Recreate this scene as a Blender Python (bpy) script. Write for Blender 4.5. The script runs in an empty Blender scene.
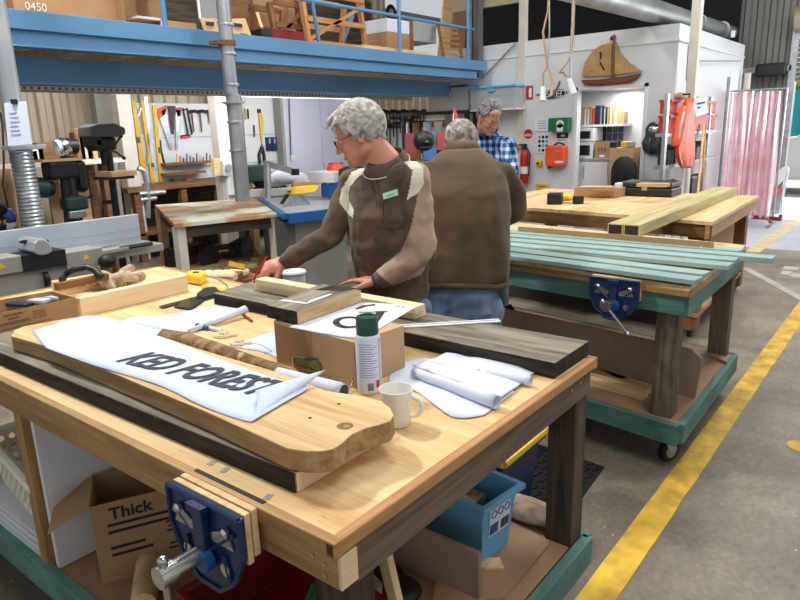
import bpy, bmesh, math, random
from mathutils import Vector, Matrix, Euler, noise
random.seed(7)
C = bpy.context.scene.collection
SC = bpy.context.scene
PI = math.pi
V = Vector
# ---------------------------------------------------------------- camera solved from the vanishing points of the hall
FPX, PITCH, ROLL, YAW, EYE = 659.2, .25322, .03191, .67592, 1.6
def cam_axes():
    cy, sy, cp, sp = math.cos(YAW), math.sin(YAW), math.cos(PITCH), math.sin(PITCH)
    fw = V((cy*cp, sy*cp, -sp)); rt = V((sy, -cy, 0)); dn = fw.cross(rt)
    cr, sr = math.cos(ROLL), math.sin(ROLL)
    return cr*rt + sr*dn, -sr*rt + cr*dn, fw
RT, DN, FW = cam_axes()
CAM = V((0, 0, EYE))
def ray(x, y): return RT*((x-400)/FPX) + DN*((y-300)/FPX) + FW
def G(x, y, z=0.): r = ray(x, y); return CAM + r*((z-EYE)/r.z)
def PX(x, y, X): r = ray(x, y); return CAM + r*(X/r.x)
def PY(x, y, Y): r = ray(x, y); return CAM + r*(Y/r.y)
def PD(x, y, D): return CAM + ray(x, y)*D
cd = bpy.data.cameras.new('camera'); cam = bpy.data.objects.new('camera', cd); C.objects.link(cam)
cd.sensor_width = 36; cd.lens = FPX*36/800; cd.clip_start = .05; cd.clip_end = 200
cam.matrix_world = Matrix(((RT.x, -DN.x, -FW.x, 0), (RT.y, -DN.y, -FW.y, 0), (RT.z, -DN.z, -FW.z, EYE), (0, 0, 0, 1)))
SC.camera = cam
SC.view_settings.view_transform = 'Standard'; SC.view_settings.look = 'None'
SC.view_settings.gamma = 1; SC.view_settings.use_curve_mapping = False
# ---------------------------------------------------------------- materials
def lin(c):
    return tuple(((v/255)/12.92 if v/255 <= .04045 else ((v/255+.055)/1.055)**2.4) for v in c) + (1,)
def base_mat(name, rough=.6, metal=0., spec=.5):
    m = bpy.data.materials.new(name); m.use_nodes = True
    nt = m.node_tree; b = nt.nodes['Principled BSDF']
    b.inputs['Roughness'].default_value = rough; b.inputs['Metallic'].default_value = metal
    b.inputs['Specular IOR Level'].default_value = spec
    return m, nt, b
def N(nt, t, **k):
    n = nt.nodes.new(t)
    for a, v in k.items():
        if a in n.inputs: n.inputs[a].default_value = v
        else: setattr(n, a, v)
    return n
def coords(nt, scale=(1, 1, 1), rnd=True, gen='Object'):
    tc = N(nt, 'ShaderNodeTexCoord'); mp = N(nt, 'ShaderNodeMapping')
    mp.inputs['Scale'].default_value = scale
    nt.links.new(tc.outputs[gen], mp.inputs['Vector'])
    if rnd:
        oi = N(nt, 'ShaderNodeObjectInfo'); mu = N(nt, 'ShaderNodeMath', operation='MULTIPLY'); mu.inputs[1].default_value = 17.
        nt.links.new(oi.outputs['Random'], mu.inputs[0]); nt.links.new(mu.outputs[0], mp.inputs['Location'])
    return mp
def ramp(nt, fac, stops):
    r = N(nt, 'ShaderNodeValToRGB'); e = r.color_ramp.elements
    e[0].position, e[0].color = stops[0][0], lin(stops[0][1]); e[1].position, e[1].color = stops[-1][0], lin(stops[-1][1])
    for p, c in stops[1:-1]:
        x = e.new(p); x.color = lin(c)
    nt.links.new(fac, r.inputs[0]); return r
def bump(nt, b, h, s, d=.01):
    bp = N(nt, 'ShaderNodeBump'); bp.inputs['Strength'].default_value = s; bp.inputs['Distance'].default_value = d
    nt.links.new(h, bp.inputs['Height']); nt.links.new(bp.outputs[0], b.inputs['Normal'])
def plain(name, c, rough=.55, metal=0., var=.12, scale=6., spec=.5, bmp=0.):
    """a paint, plastic or metal with a slight unevenness"""
    m, nt, b = base_mat(name, rough, metal, spec)
    mp = coords(nt); n = N(nt, 'ShaderNodeTexNoise', Scale=scale, Detail=5.)
    nt.links.new(mp.outputs[0], n.inputs['Vector'])
    lo = tuple(max(0, v*(1-var)) for v in c); hi = tuple(min(255, v*(1+var*.6)) for v in c)
    r = ramp(nt, n.outputs['Fac'], [(.3, lo), (.7, hi)]); nt.links.new(r.outputs[0], b.inputs['Base Color'])
    if bmp: bump(nt, b, n.outputs['Fac'], bmp)
    return m
def wood(name, lo, hi, rough=.65, grain=14., ring=2.2, bmp=.15, stain=None, spec=.3):
    """grain runs along local X"""
    m, nt, b = base_mat(name, rough, 0, spec)
    mp = coords(nt, (1, grain, grain))
    n1 = N(nt, 'ShaderNodeTexNoise', Scale=ring, Detail=6., Roughness=.6, Distortion=.6)
    nt.links.new(mp.outputs[0], n1.inputs['Vector'])
    mp2 = coords(nt, (2.5, 60, 60)); n2 = N(nt, 'ShaderNodeTexNoise', Scale=3., Detail=3.)
    nt.links.new(mp2.outputs[0], n2.inputs['Vector'])
    mx = N(nt, 'ShaderNodeMath', operation='MULTIPLY_ADD'); mx.inputs[1].default_value = .35
    nt.links.new(n2.outputs['Fac'], mx.inputs[0]); nt.links.new(n1.outputs['Fac'], mx.inputs[2])
    mid = tuple((a+c)/2 for a, c in zip(lo, hi))
    r = ramp(nt, mx.outputs[0], [(.45, lo), (.62, mid), (.85, hi)])
    out = r.outputs[0]
    if stain:
        mp3 = coords(nt, (1, 1, 1)); n3 = N(nt, 'ShaderNodeTexNoise', Scale=stain[1], Detail=4., Roughness=.6)
        nt.links.new(mp3.outputs[0], n3.inputs['Vector'])
        k = ramp(nt, n3.outputs['Fac'], [(stain[2], (0, 0, 0)), (stain[2]+.14, (255, 255, 255))])
        mi = N(nt, 'ShaderNodeMix', data_type='RGBA'); mi.inputs['B'].default_value = lin(stain[0])
        nt.links.new(k.outputs[0], mi.inputs['Factor']); nt.links.new(out, mi.inputs[6]); mi.inputs[7].default_value = lin(stain[0])
        out = mi.outputs[2]
    nt.links.new(out, b.inputs['Base Color'])
    bump(nt, b, mx.outputs[0], bmp, .004)
    return m
def cloth(name, lo, hi, rough=.95, scale=9., bmp=.5, weave=True, dist=.02):
    m, nt, b = base_mat(name, rough, 0, .1)
    mp = coords(nt); n = N(nt, 'ShaderNodeTexNoise', Scale=scale, Detail=4., Distortion=.8)
    nt.links.new(mp.outputs[0], n.inputs['Vector'])
    r = ramp(nt, n.outputs['Fac'], [(.3, lo), (.7, hi)]); nt.links.new(r.outputs[0], b.inputs['Base Color'])
    bump(nt, b, n.outputs['Fac'], bmp, dist)
    b.inputs['Sheen Weight'].default_value = .15
    return m
def glow(name, c, s):
    m, nt, b = base_mat(name); b.inputs['Emission Color'].default_value = lin(c); b.inputs['Emission Strength'].default_value = s
    b.inputs['Base Color'].default_value = lin(c); return m
def clearish(name, c, alpha, rough=.2):
    m, nt, b = base_mat(name, rough); b.inputs['Base Color'].default_value = lin(c); b.inputs['Alpha'].default_value = alpha; return m
M = {}
M['ply'] = wood('plywood_top', (196, 158, 106), (232, 204, 158), .55, 7, 1.6, .06, stain=((150, 112, 70), 5., .60))
M['ply_top'] = wood('worn_plywood_top', (198, 160, 108), (234, 206, 158), .6, 6, 1.4, .06, stain=((158, 118, 74), 9, .63), spec=.2)
M['pine'] = wood('pine', (196, 158, 108), (232, 202, 156), .6, 14, 1.6)
M['pale_pine'] = wood('pale_pine', (218, 190, 146), (240, 220, 184), .6, 12, 1.2)
M['rail'] = wood('orange_pine_rail', (150, 106, 66), (198, 150, 100), .55, 14, 2.)
M['rail2'] = wood('worn_pine_rail', (132, 96, 58), (186, 148, 98), .6, 12, 2.2, .1, stain=((110, 76, 46), 6, .66))
M['slab'] = wood('pine_slab', (170, 132, 86), (224, 194, 146), .6, 9, 1.5, .12, spec=.2)
M['slab_edge'] = wood('pine_slab_edge', (120, 94, 62), (184, 150, 104), .7, 14, 2.2, .3)
M['dark'] = wood('weathered_dark_timber', (40, 35, 30), (96, 88, 76), .75, 12, 2., .5)
M['dark_top'] = wood('weathered_grey_timber', (62, 56, 48), (150, 140, 120), .6, 10, 2.4, .5, spec=.5, stain=((48, 42, 36), 9, .64))
M['black_edge'] = wood('blackened_edge', (12, 11, 10), (64, 58, 48), .8, 10, 3., .6, stain=((112, 104, 84), 14, .62))
M['leg'] = wood('dark_brown_leg', (46, 38, 32), (94, 78, 64), .7, 14, 2.)
M['apron'] = wood('brown_apron', (82, 64, 52), (128, 106, 88), .7, 14, 2.)
M['brown'] = wood('brown_timber', (92, 62, 38), (140, 100, 62), .6, 12, 2.)
M['mdf'] = plain('mdf', (158, 124, 94), .7, 0, .08, 4)
M['mdf2'] = plain('pinkish_mdf', (150, 126, 108), .75, 0, .1, 3)
M['teal'] = wood('teal_painted_rail', (52, 92, 88), (98, 142, 132), .6, 4, 2., .1, stain=((30, 66, 62), 12, .66))
M['teal_light'] = wood('pale_teal_board', (122, 152, 150), (156, 180, 176), .55, 8, 1.5, .15, stain=((110, 110, 98), 7, .68))
M['treated'] = wood('treated_pine', (150, 142, 96), (200, 188, 138), .6, 12, 1.6)
M['beam'] = plain('steel_blue_paint', (88, 138, 180), .45, 0, .05, 1.5)
M['white'] = plain('white_paint', (214, 216, 220), .6, 0, .03, 2)
M['white_wall'] = plain('white_wall_paint', (206, 210, 214), .6, 0, .04, .8)
M['lilac'] = plain('lilac_white_board', (200, 202, 222), .35, 0, .03, 1)
M['offwhite'] = plain('offwhite_timber_post', (206, 200, 190), .6, 0, .07, 3)
M['corr'] = plain('beige_corrugated_steel', (176, 162, 140), .5, .1, .08, 1)
M['corr_grey'] = plain('grey_corrugated_steel', (128, 128, 124), .5, .3, .1, 1)
M['galv'] = plain('galvanised_steel', (176, 182, 186), .35, .75, .12, 14)
M['duct'] = plain('spiral_duct_steel', (170, 174, 178), .38, .7, .12, 4)
M['chrome'] = plain('bright_steel', (200, 200, 198), .22, .95, .06, 6)
M['iron'] = plain('dark_iron', (46, 46, 48), .45, .5, .2, 8)
M['black'] = plain('black_plastic', (24, 24, 26), .5, 0, .2, 6)
M['grey'] = plain('machine_grey', (148, 148, 142), .5, 0, .05, 3)
M['grey_dk'] = plain('dark_grey_paint', (92, 94, 94), .5, 0, .08, 3)
M['grey_lt'] = plain('light_grey_steel', (176, 182, 188), .35, .3, .06, 3)
M['alu'] = plain('pale_aluminium_fence', (192, 202, 218), .35, .25, .03, 2)
M['yellow'] = plain('yellow_plastic', (232, 190, 40), .45, 0, .06, 5)
M['level'] = plain('yellow_level_paint', (222, 178, 46), .45, 0, .08, 5)
M['red_orange'] = plain('red_orange_plastic', (190, 56, 38), .5, 0, .08, 5)
M['leg2'] = wood('brown_grey_leg', (64, 54, 44), (118, 102, 86), .7, 14, 2.)
M['hull'] = wood('dark_red_hull', (84, 40, 24), (124, 66, 40), .5, 10, 2.)
M['red'] = plain('red_plastic', (178, 28, 34), .4, 0, .1, 4)
M['dkred'] = plain('dark_red_plastic', (120, 14, 24), .4, 0, .1, 4)
M['orange'] = plain('orange_plastic', (226, 84, 40), .5, 0, .08, 5)
M['blue'] = plain('blue_plastic', (30, 84, 150), .4, 0, .08, 4)
M['saw_blue'] = plain('saw_blue_paint', (28, 92, 160), .4, 0, .06, 3)
M['vise'] = plain('dark_blue_enamel', (22, 46, 88), .32, 0, .15, 10, bmp=.1)
M['green'] = plain('green_plastic', (16, 104, 62), .4, 0, .08, 5)
M['dkgreen'] = plain('dark_green_paint', (28, 66, 56), .45, 0, .12, 6)
M['cap'] = plain('dark_green_cap', (10, 72, 50), .35, 0, .06, 5)
M['sky_blue'] = plain('pale_blue_plastic', (104, 168, 204), .4, 0, .05, 3)
M['basket'] = plain('cream_plastic', (234, 230, 212), .45, 0, .04, 3)
M['carton'] = plain('corrugated_cardboard', (166, 132, 94), .85, 0, .08, 3)
M['carton_lt'] = plain('pale_cardboard', (186, 154, 116), .85, 0, .07, 3)
M['carton_dk'] = plain('shaded_cardboard', (140, 112, 82), .85, 0, .1, 3)  # cardboard copy with shade put into its colour
M['paper'] = plain('white_paper', (212, 220, 238), .75, 0, .02, 3)
M['paper_b'] = plain('bluish_paper', (200, 212, 236), .75, 0, .03, 3)
M['ink'] = plain('grey_brush_ink', (58, 62, 72), .8, 0, .15, 9)
M['ink2'] = plain('printed_black_ink', (30, 28, 28), .8, 0, .1, 9)
M['ink_blue'] = plain('blue_pen_ink', (70, 100, 190), .8, 0, .1, 9)
M['ink_brown'] = plain('brown_print', (98, 74, 50), .8, 0, .1, 9)
M['ink_red'] = plain('red_print', (190, 40, 50), .7, 0, .1, 9)
M['ceramic'] = plain('white_ceramic', (240, 238, 232), .18, 0, .02, 3)
M['glassy'] = plain('dark_screen', (18, 22, 32), .1, 0, .1, 3)
M['rag'] = cloth('brown_rag', (150, 126, 106), (206, 184, 162), scale=14, bmp=.7)
M['rubber'] = plain('black_rubber', (22, 22, 22), .75, 0, .2, 9)
M['leafg'] = plain('printed_leaves', (84, 100, 62), .5, 0, .7, 34)
M['tile'] = plain('blue_grey_tile', (64, 78, 104), .25, 0, .2, 20)
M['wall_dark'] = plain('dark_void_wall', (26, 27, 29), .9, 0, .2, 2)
M['tubp'] = clearish('translucent_tub_plastic', (206, 212, 220), .55, .25)
M['foil'] = plain('grey_moulded_plastic', (64, 78, 78), .2, .2, .3, 6)
M['tealfence'] = plain('turquoise_fence_sheet', (40, 170, 178), .5, 0, .05, 2)
M['leaf'] = plain('hedge_leaves', (120, 150, 60), .8, 0, .5, 12)
M['car'] = plain('white_car_paint', (226, 228, 232), .3, 0, .02, 2)
M['asphalt'] = plain('outside_concrete', (196, 190, 186), .8, 0, .06, 1)
M['yellow_line'] = plain('worn_yellow_floor_paint', (212, 170, 48), .6, 0, .22, 9)
M['white_line'] = plain('worn_white_floor_paint', (170, 164, 156), .7, 0, .12, 9)
M['pale_line'] = plain('pale_yellow_floor_paint', (206, 188, 150), .7, 0, .1, 9)  # lighter than the yellow line along the benches
M['lamp'] = glow('led_strip', (240, 250, 255), 2.5)
# ---------------------------------------------------------------- mesh building
class B:
    def __init__(s): s.bm = bmesh.new(); s.i = 0
    def _f(s, vs):
        try: f = s.bm.faces.new(vs)
        except ValueError: return None
        f.material_index = s.i; return f
    def mi(s, i): s.i = i; return s
    def box(s, c, d, R=None):
        c = V(c); hx, hy, hz = d[0]/2, d[1]/2, d[2]/2
        vs = []
        for x, y, z in ((-1,-1,-1),(1,-1,-1),(1,1,-1),(-1,1,-1),(-1,-1,1),(1,-1,1),(1,1,1),(-1,1,1)):
            p = V((x*hx, y*hy, z*hz))
            if R is not None: p = R @ p
            vs.append(s.bm.verts.new(c+p))
        for q in ((0,3,2,1),(4,5,6,7),(0,1,5,4),(1,2,6,5),(2,3,7,6),(3,0,4,7)): s._f([vs[k] for k in q])
        return s
    def bb(s, a, b):
        a, b = V(a), V(b); return s.box((a+b)/2, [abs(b[k]-a[k]) for k in range(3)])
    def prism(s, pts, e):
        e = V(e); a = [s.bm.verts.new(V(p)) for p in pts]; b = [s.bm.verts.new(V(p)+e) for p in pts]
        s._f(a[::-1]); s._f(b); n = len(a)
        for k in range(n): s._f([a[k], a[(k+1) % n], b[(k+1) % n], b[k]])
        return s
    def ringloft(s, rings, cap=True, closed=True):
        vr = [[s.bm.verts.new(V(p)) for p in r] for r in rings]; n = len(vr[0])
        for a, b in zip(vr, vr[1:]):
            for k in range(n if closed else n-1): s._f([a[k], a[(k+1) % n], b[(k+1) % n], b[k]])
        if cap and closed: s._f(vr[0][::-1]); s._f(vr[-1])
        return s
    def tube(s, path, r, seg=8, cap=True, flat=1.):
        path = [V(p) for p in path]; rr = r if isinstance(r, (list, tuple)) else [r]*len(path)
        d0 = (path[1]-path[0]).normalized(); u = d0.orthogonal().normalized(); rings = []
        for k, p in enumerate(path):
            a = path[max(k-1, 0)]; b = path[min(k+1, len(path)-1)]; d = (b-a).normalized()
            u = (u-d*u.dot(d)).normalized(); w = d.cross(u)
            rings.append([p+(u*math.cos(t)+w*math.sin(t)*flat)*rr[k] for t in [2*PI*j/seg for j in range(seg)]])
        return s.ringloft(rings, cap)
    def cyl(s, a, b, r, r2=None, seg=20): return s.tube([a, b], [r, r if r2 is None else r2], seg)
    def lathe(s, prof, o, ax=(0, 0, 1), seg=24, cap=True):
        ax = V(ax).normalized(); u = ax.orthogonal().normalized(); w = ax.cross(u); o = V(o)
        return s.ringloft([[o+ax*h+(u*math.cos(t)+w*math.sin(t))*max(r, 1e-4) for t in [2*PI*j/seg for j in range(seg)]] for r, h in prof], cap)
    def ell(s, c, r, R=None, u=16, v=10):
        c = V(c); rings = []
        for j in range(1, v):
            ph = PI*j/v-PI/2; ring = []
            for k in range(u):
                t = 2*PI*k/u; p = V((r[0]*math.cos(ph)*math.cos(t), r[1]*math.cos(ph)*math.sin(t), r[2]*math.sin(ph)))
                ring.append(c+(R @ p if R is not None else p))
            rings.append(ring)
        vr = [[s.bm.verts.new(p) for p in q] for q in rings]
        for a, b in zip(vr, vr[1:]):
            for k in range(u): s._f([a[k], a[(k+1) % u], b[(k+1) % u], b[k]])
        e = V((0, 0, r[2])); e = R @ e if R is not None else e
        lo = s.bm.verts.new(c-e); hi = s.bm.verts.new(c+e)
        for k in range(u): s._f([vr[0][(k+1) % u], vr[0][k], lo]); s._f([vr[-1][k], vr[-1][(k+1) % u], hi])
        return s
    def cap2(s, a, b, r1, r2, seg=12):
        """a tapered capsule"""
        a, b = V(a), V(b); s.tube([a, b], [r1, r2], seg); s.ell(a, (r1,)*3, u=seg, v=8); s.ell(b, (r2,)*3, u=seg, v=8); return s
    def chain(s, pts, rs, seg=12):
        for k in range(len(pts)-1): s.cap2(pts[k], pts[k+1], rs[k], rs[k+1], seg)
        return s
    def grid(s, f, nu, nv):
        vs = [[s.bm.verts.new(V(f(i/nu, j/nv))) for j in range(nv+1)] for i in range(nu+1)]
        for i in range(nu):
            for j in range(nv): s._f([vs[i][j], vs[i+1][j], vs[i+1][j+1], vs[i][j+1]])
        return s
WM = {}
def finish(name, bm, mats, parent, Mw, smooth, bevel, solid):
    me = bpy.data.meshes.new(name)
    if not isinstance(mats, (list, tuple)): mats = [mats]
    for m in mats: me.materials.append(M[m] if isinstance(m, str) else m)
    bmesh.ops.recalc_face_normals(bm, faces=bm.faces[:])
    bm.to_mesh(me); bm.free()
    o = bpy.data.objects.new(name, me); C.objects.link(o)
    if smooth:
        for p in me.polygons: p.use_smooth = True
        if smooth != 'full': me.set_sharp_from_angle(angle=math.radians(40))
    if parent is not None:
        o.parent = parent; o.matrix_local = WM[parent].inverted() @ Mw
    else: o.matrix_world = Mw
    WM[o] = Mw.copy()
    if solid:
        md = o.modifiers.new('thickness', 'SOLIDIFY'); md.thickness = solid; md.offset = 0
    if bevel:
        md = o.modifiers.new('edge', 'BEVEL'); md.width = bevel; md.segments = 2; md.limit_method = 'ANGLE'; md.angle_limit = math.radians(50)
    return o
def mesh(name, b, mats, parent=None, Mw=None, smooth=False, bevel=0, solid=0, label=None, origin=None):
    """vertices given in world space unless Mw is given"""
    bm = b.bm
    if Mw is None:
        if parent is not None: Mw = WM[parent].copy()
        else:
            if origin is None:
                xs = [v.co for v in bm.verts]
                origin = V(((min(v.x for v in xs)+max(v.x for v in xs))/2, (min(v.y for v in xs)+max(v.y for v in xs))/2, min(v.z for v in xs)))
            Mw = Matrix.Translation(origin)
        bmesh.ops.transform(bm, matrix=Mw.inverted(), verts=bm.verts[:])
    o = finish(name, bm, mats, parent, Mw, smooth, bevel, solid)
    if label: o['label'] = label
    return o
def tag(o, label, cat, group=None, kind=None):
    o['label'] = label; o['category'] = cat
    if group: o['group'] = group
    if kind: o['kind'] = kind
    return o
def thing(name, label, cat, loc=(0, 0, 0), rz=0., group=None, Mw=None):
    o = bpy.data.objects.new(name, None); C.objects.link(o)
    m = Mw if Mw is not None else Matrix.Translation(V(loc)) @ Matrix.Rotation(rz, 4, 'Z')
    o.matrix_world = m; WM[o] = m.copy(); o.empty_display_size = .1
    return tag(o, label, cat, group)
def struct(name, b, mats, **k):
    o = mesh(name, b, mats, **k)
    if k.get('parent') is None: o['kind'] = 'structure'
    return o
def frame(p0, p1, up=(0, 0, 1)):
    """matrix whose X runs from p0 to p1, origin midway"""
    p0, p1, up = V(p0), V(p1), V(up); x = (p1-p0).normalized(); z = (up-x*up.dot(x)).normalized(); y = z.cross(x); c = (p0+p1)/2
    return Matrix(((x.x, y.x, z.x, c.x), (x.y, y.y, z.y, c.y), (x.z, y.z, z.z, c.z), (0, 0, 0, 1)))
def board(name, p0, p1, w, t, mat, parent=None, up=(0, 0, 1), bevel=.0015, label=None):
    L = (V(p1)-V(p0)).length; b = B().box((0, 0, 0), (L, w, t))
    return mesh(name, b, mat, parent, frame(p0, p1, up), bevel=bevel, label=label)
def dup(root, mtx, label=None, group=None, cat=None):
    r = root.copy(); C.objects.link(r); r.matrix_world = mtx; WM[r] = mtx.copy()
    if label: r['label'] = label
    if group: r['group'] = group
    for ch in list(root.children):
        c = ch.copy(); C.objects.link(c); c.parent = r; WM[c] = mtx @ ch.matrix_local
        for g in list(ch.children):
            d = g.copy(); C.objects.link(d); d.parent = c
    return r
def text_b(s, size, extrude=.0006, bold=0., shear=0., align='CENTER', spacing=1.):
    cu = bpy.data.curves.new('t', 'FONT'); cu.body = s; cu.size = size; cu.extrude = extrude; cu.offset = bold; cu.shear = shear
    cu.align_x = align; cu.align_y = 'CENTER'; cu.resolution_u = 3; cu.space_character = spacing
    o = bpy.data.objects.new('t', cu); C.objects.link(o); bpy.context.view_layer.update()
    me = bpy.data.meshes.new_from_object(o.evaluated_get(bpy.context.evaluated_depsgraph_get()))
    b = B(); b.bm.from_mesh(me); bpy.data.objects.remove(o); bpy.data.curves.remove(cu); bpy.data.meshes.remove(me)
    return b
def text(s, size, Mw, mat, parent=None, name='lettering', **k):
    b = text_b(s, size, **k); return mesh(name, b, mat, parent, Mw)
def face_m(o, right, up):
    """matrix for writing on a face: X right, Y up, Z out"""
    x = V(right).normalized(); y = V(up); y = (y-x*y.dot(x)).normalized(); z = x.cross(y); o = V(o)
    return Matrix(((x.x, y.x, z.x, o.x), (x.y, y.y, z.y, o.y), (x.z, y.z, z.z, o.z), (0, 0, 0, 1)))
def remesh(b, voxel, smooth=2, factor=.5):
    me = bpy.data.meshes.new('r'); b.bm.to_mesh(me); o = bpy.data.objects.new('r', me); C.objects.link(o)
    md = o.modifiers.new('v', 'REMESH'); md.mode = 'VOXEL'; md.voxel_size = voxel
    if smooth:
        s = o.modifiers.new('s', 'SMOOTH'); s.iterations = smooth; s.factor = factor
    bpy.context.view_layer.update()
    me2 = bpy.data.meshes.new_from_object(o.evaluated_get(bpy.context.evaluated_depsgraph_get()))
    r = B(); r.bm.from_mesh(me2); bpy.data.objects.remove(o); b.bm.free(); return r
def rz(a): return Matrix.Rotation(a, 3, 'Z')
def rot(x=0, y=0, z=0): return Euler((x, y, z)).to_matrix()
# ================================================================ SETTING
def concrete(name, lo, hi, stains=True, rough=.5):
    m, nt, b = base_mat(name, rough, 0, .45)
    mp = coords(nt, rnd=False)
    a = N(nt, 'ShaderNodeTexNoise', Scale=.9, Detail=9., Roughness=.68); c = N(nt, 'ShaderNodeTexNoise', Scale=40., Detail=4.)
    nt.links.new(mp.outputs[0], a.inputs['Vector']); nt.links.new(mp.outputs[0], c.inputs['Vector'])
    ad = N(nt, 'ShaderNodeMath', operation='MULTIPLY_ADD'); ad.inputs[1].default_value = .22
    nt.links.new(c.outputs['Fac'], ad.inputs[0]); nt.links.new(a.outputs['Fac'], ad.inputs[2])
    mid = tuple((x+y)/2 for x, y in zip(lo, hi))
    r = ramp(nt, ad.outputs[0], [(.42, lo), (.6, mid), (.78, hi)]); out = r.outputs[0]
    if stains:
        s = N(nt, 'ShaderNodeTexNoise', Scale=1.7, Detail=5., Roughness=.55, Distortion=.5); nt.links.new(mp.outputs[0], s.inputs['Vector'])
        k = ramp(nt, s.outputs['Fac'], [(.60, (0, 0, 0)), (.70, (170, 170, 170))])
        mi = N(nt, 'ShaderNodeMix', data_type='RGBA'); nt.links.new(k.outputs[0], mi.inputs['Factor'])
        nt.links.new(out, mi.inputs[6]); mi.inputs[7].default_value = lin((74, 64, 52)); out = mi.outputs[2]
        w = N(nt, 'ShaderNodeTexVoronoi', Scale=9.); nt.links.new(mp.outputs[0], w.inputs['Vector'])
        k2 = ramp(nt, w.outputs['Distance'], [(.03, (255, 255, 255)), (.05, (0, 0, 0))])
        m2 = N(nt, 'ShaderNodeMix', data_type='RGBA'); nt.links.new(k2.outputs[0], m2.inputs['Factor'])
        nt.links.new(out, m2.inputs[6]); m2.inputs[7].default_value = lin((196, 192, 184)); out = m2.outputs[2]
    nt.links.new(out, b.inputs['Base Color'])
    bump(nt, b, ad.outputs[0], .15, .01)
    rr = N(nt, 'ShaderNodeMapRange'); rr.inputs['To Min'].default_value = rough+.12; rr.inputs['To Max'].default_value = rough-.14
    nt.links.new(a.outputs['Fac'], rr.inputs['Value']); nt.links.new(rr.outputs[0], b.inputs['Roughness'])
    return m
M['floor'] = concrete('stained_concrete', (82, 74, 62), (158, 149, 132))
M['floor2'] = concrete('pale_bluish_concrete', (158, 164, 176), (190, 194, 202), False, .42)
def corrug(b, p0, p1, z0, z1, pitch=.2, dep=.035, n=None):
    """profiled sheet standing on the line p0-p1, ribs upright"""
    p0, p1 = V(p0), V(p1); L = (p1-p0).length; d = (p1-p0)/L; nrm = V((d.y, -d.x, 0)); k = max(2, int(L/pitch)); pts = []
    for i in range(k):
        for f, h in ((0, 0), (.35, 0), (.5, 1), (.85, 1)):
            pts.append(p0+d*((i+f)*L/k)+nrm*(h*dep))
    pts.append(p1)
    lo = [b.bm.verts.new((p.x, p.y, z0)) for p in pts]; hi = [b.bm.verts.new((p.x, p.y, z1)) for p in pts]
    for i in range(len(pts)-1): b._f([lo[i], lo[i+1], hi[i+1], hi[i]])
O0 = V((0, 0, 0))
struct('floor', B().bb((-5, -7, -.1), (9.3, 9.1, 0)), 'floor', origin=O0)
struct('floor_threshold', B().bb((9.3, -7, -.1), (13.05, 9.1, 0)), 'floor2', origin=O0)
struct('ground_outside', B().bb((13.05, -14, -.12), (40, 14, -.01)), 'asphalt', origin=O0)
# painted lines
def strip(name, a, b_, w, mat, label, cat='floor line'):
    a, b_ = V((a[0], a[1], .0015)), V((b_[0], b_[1], .0015)); L = (b_-a).length; n = max(2, int(L/.15)); d = (b_-a)/L; s = V((-d.y, d.x, 0))
    bb = B(); rows = []
    for i in range(n+1):
        j = (noise.noise(V((i*.7, w, 3)))*.006, noise.noise(V((i*.7, w, 9)))*.006); p = a+d*(L*i/n)
        rows.append([p+s*(w/2+j[0])-V((0, 0, .0015)), p-s*(w/2+j[1])-V((0, 0, .0015)), p-s*(w/2+j[1])+V((0, 0, .001)), p+s*(w/2+j[0])+V((0, 0, .001))])
    bb.ringloft(rows); o = mesh(name, bb, mat); o['kind'] = 'structure'; o['label'] = label; return o
strip('trim_1', (-1., .722), (9.2, .702), .115, 'yellow_line', 'worn yellow line painted along the concrete floor beside the benches')
a, b_ = G(745, 268), G(815, 306); strip('trim_2', a, b_, .09, 'white_line', 'worn white line painted across the aisle')
a, b_ = G(752, 252), G(806, 214); strip('trim_3', a, b_, .16, 'pale_line', 'pale line painted on the paler floor towards the door')
b = B(); 
for u0, u1, v in ((783, 797, 268), (781, 789, 272.5), (790, 800, 275)): 
    p, q = G(u0, v), G(u1, v+2.5); b.bb((min(p.x, q.x), min(p.y, q.y), 0), (max(p.x, q.x)+.12, max(p.y, q.y), .002))
o = struct('trim_4', b, 'white_line'); 
b = B(); p = G(797, 448); b.lathe([(.07, 0), (.07, .002)], (p.x+.03, p.y-.02, 0), seg=20); struct('trim_5', b, 'yellow_line')
b = B(); b.bb((1.6, 6.4, 0), (6.0, 6.5, .002)); struct('trim_6', b, 'yellow_line')
# back wall, end wall, black sheet for the unlit void, ceiling
b = B(); corrug(b, (-3, 8.9, 0), (10.9, 8.9, 0), 0, 5.6, .2); struct('wall_back', b, 'corr', solid=.01, origin=O0)
b = B(); corrug(b, (13.0, 8.9, 0), (13.0, 2.02, 0), 0, 5.6, .19, -.035); struct('wall_end', b, 'corr_grey', solid=.01, origin=O0)
struct('wall_end_header', B().bb((13.0, -7, 3.0), (13.1, 2.02, 5.6)), 'corr_grey', origin=O0)
struct('unlit_void_sheet', B().bb((12.9, 2.85, 2.75), (12.96, 8.85, 5.6)), 'wall_dark', origin=O0)  # near-black sheet painted as the darkness above the white room
struct('ceiling', B().bb((7.2, -7, 5.6), (13.1, 9, 7.0)), 'wall_dark', origin=O0)
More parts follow.
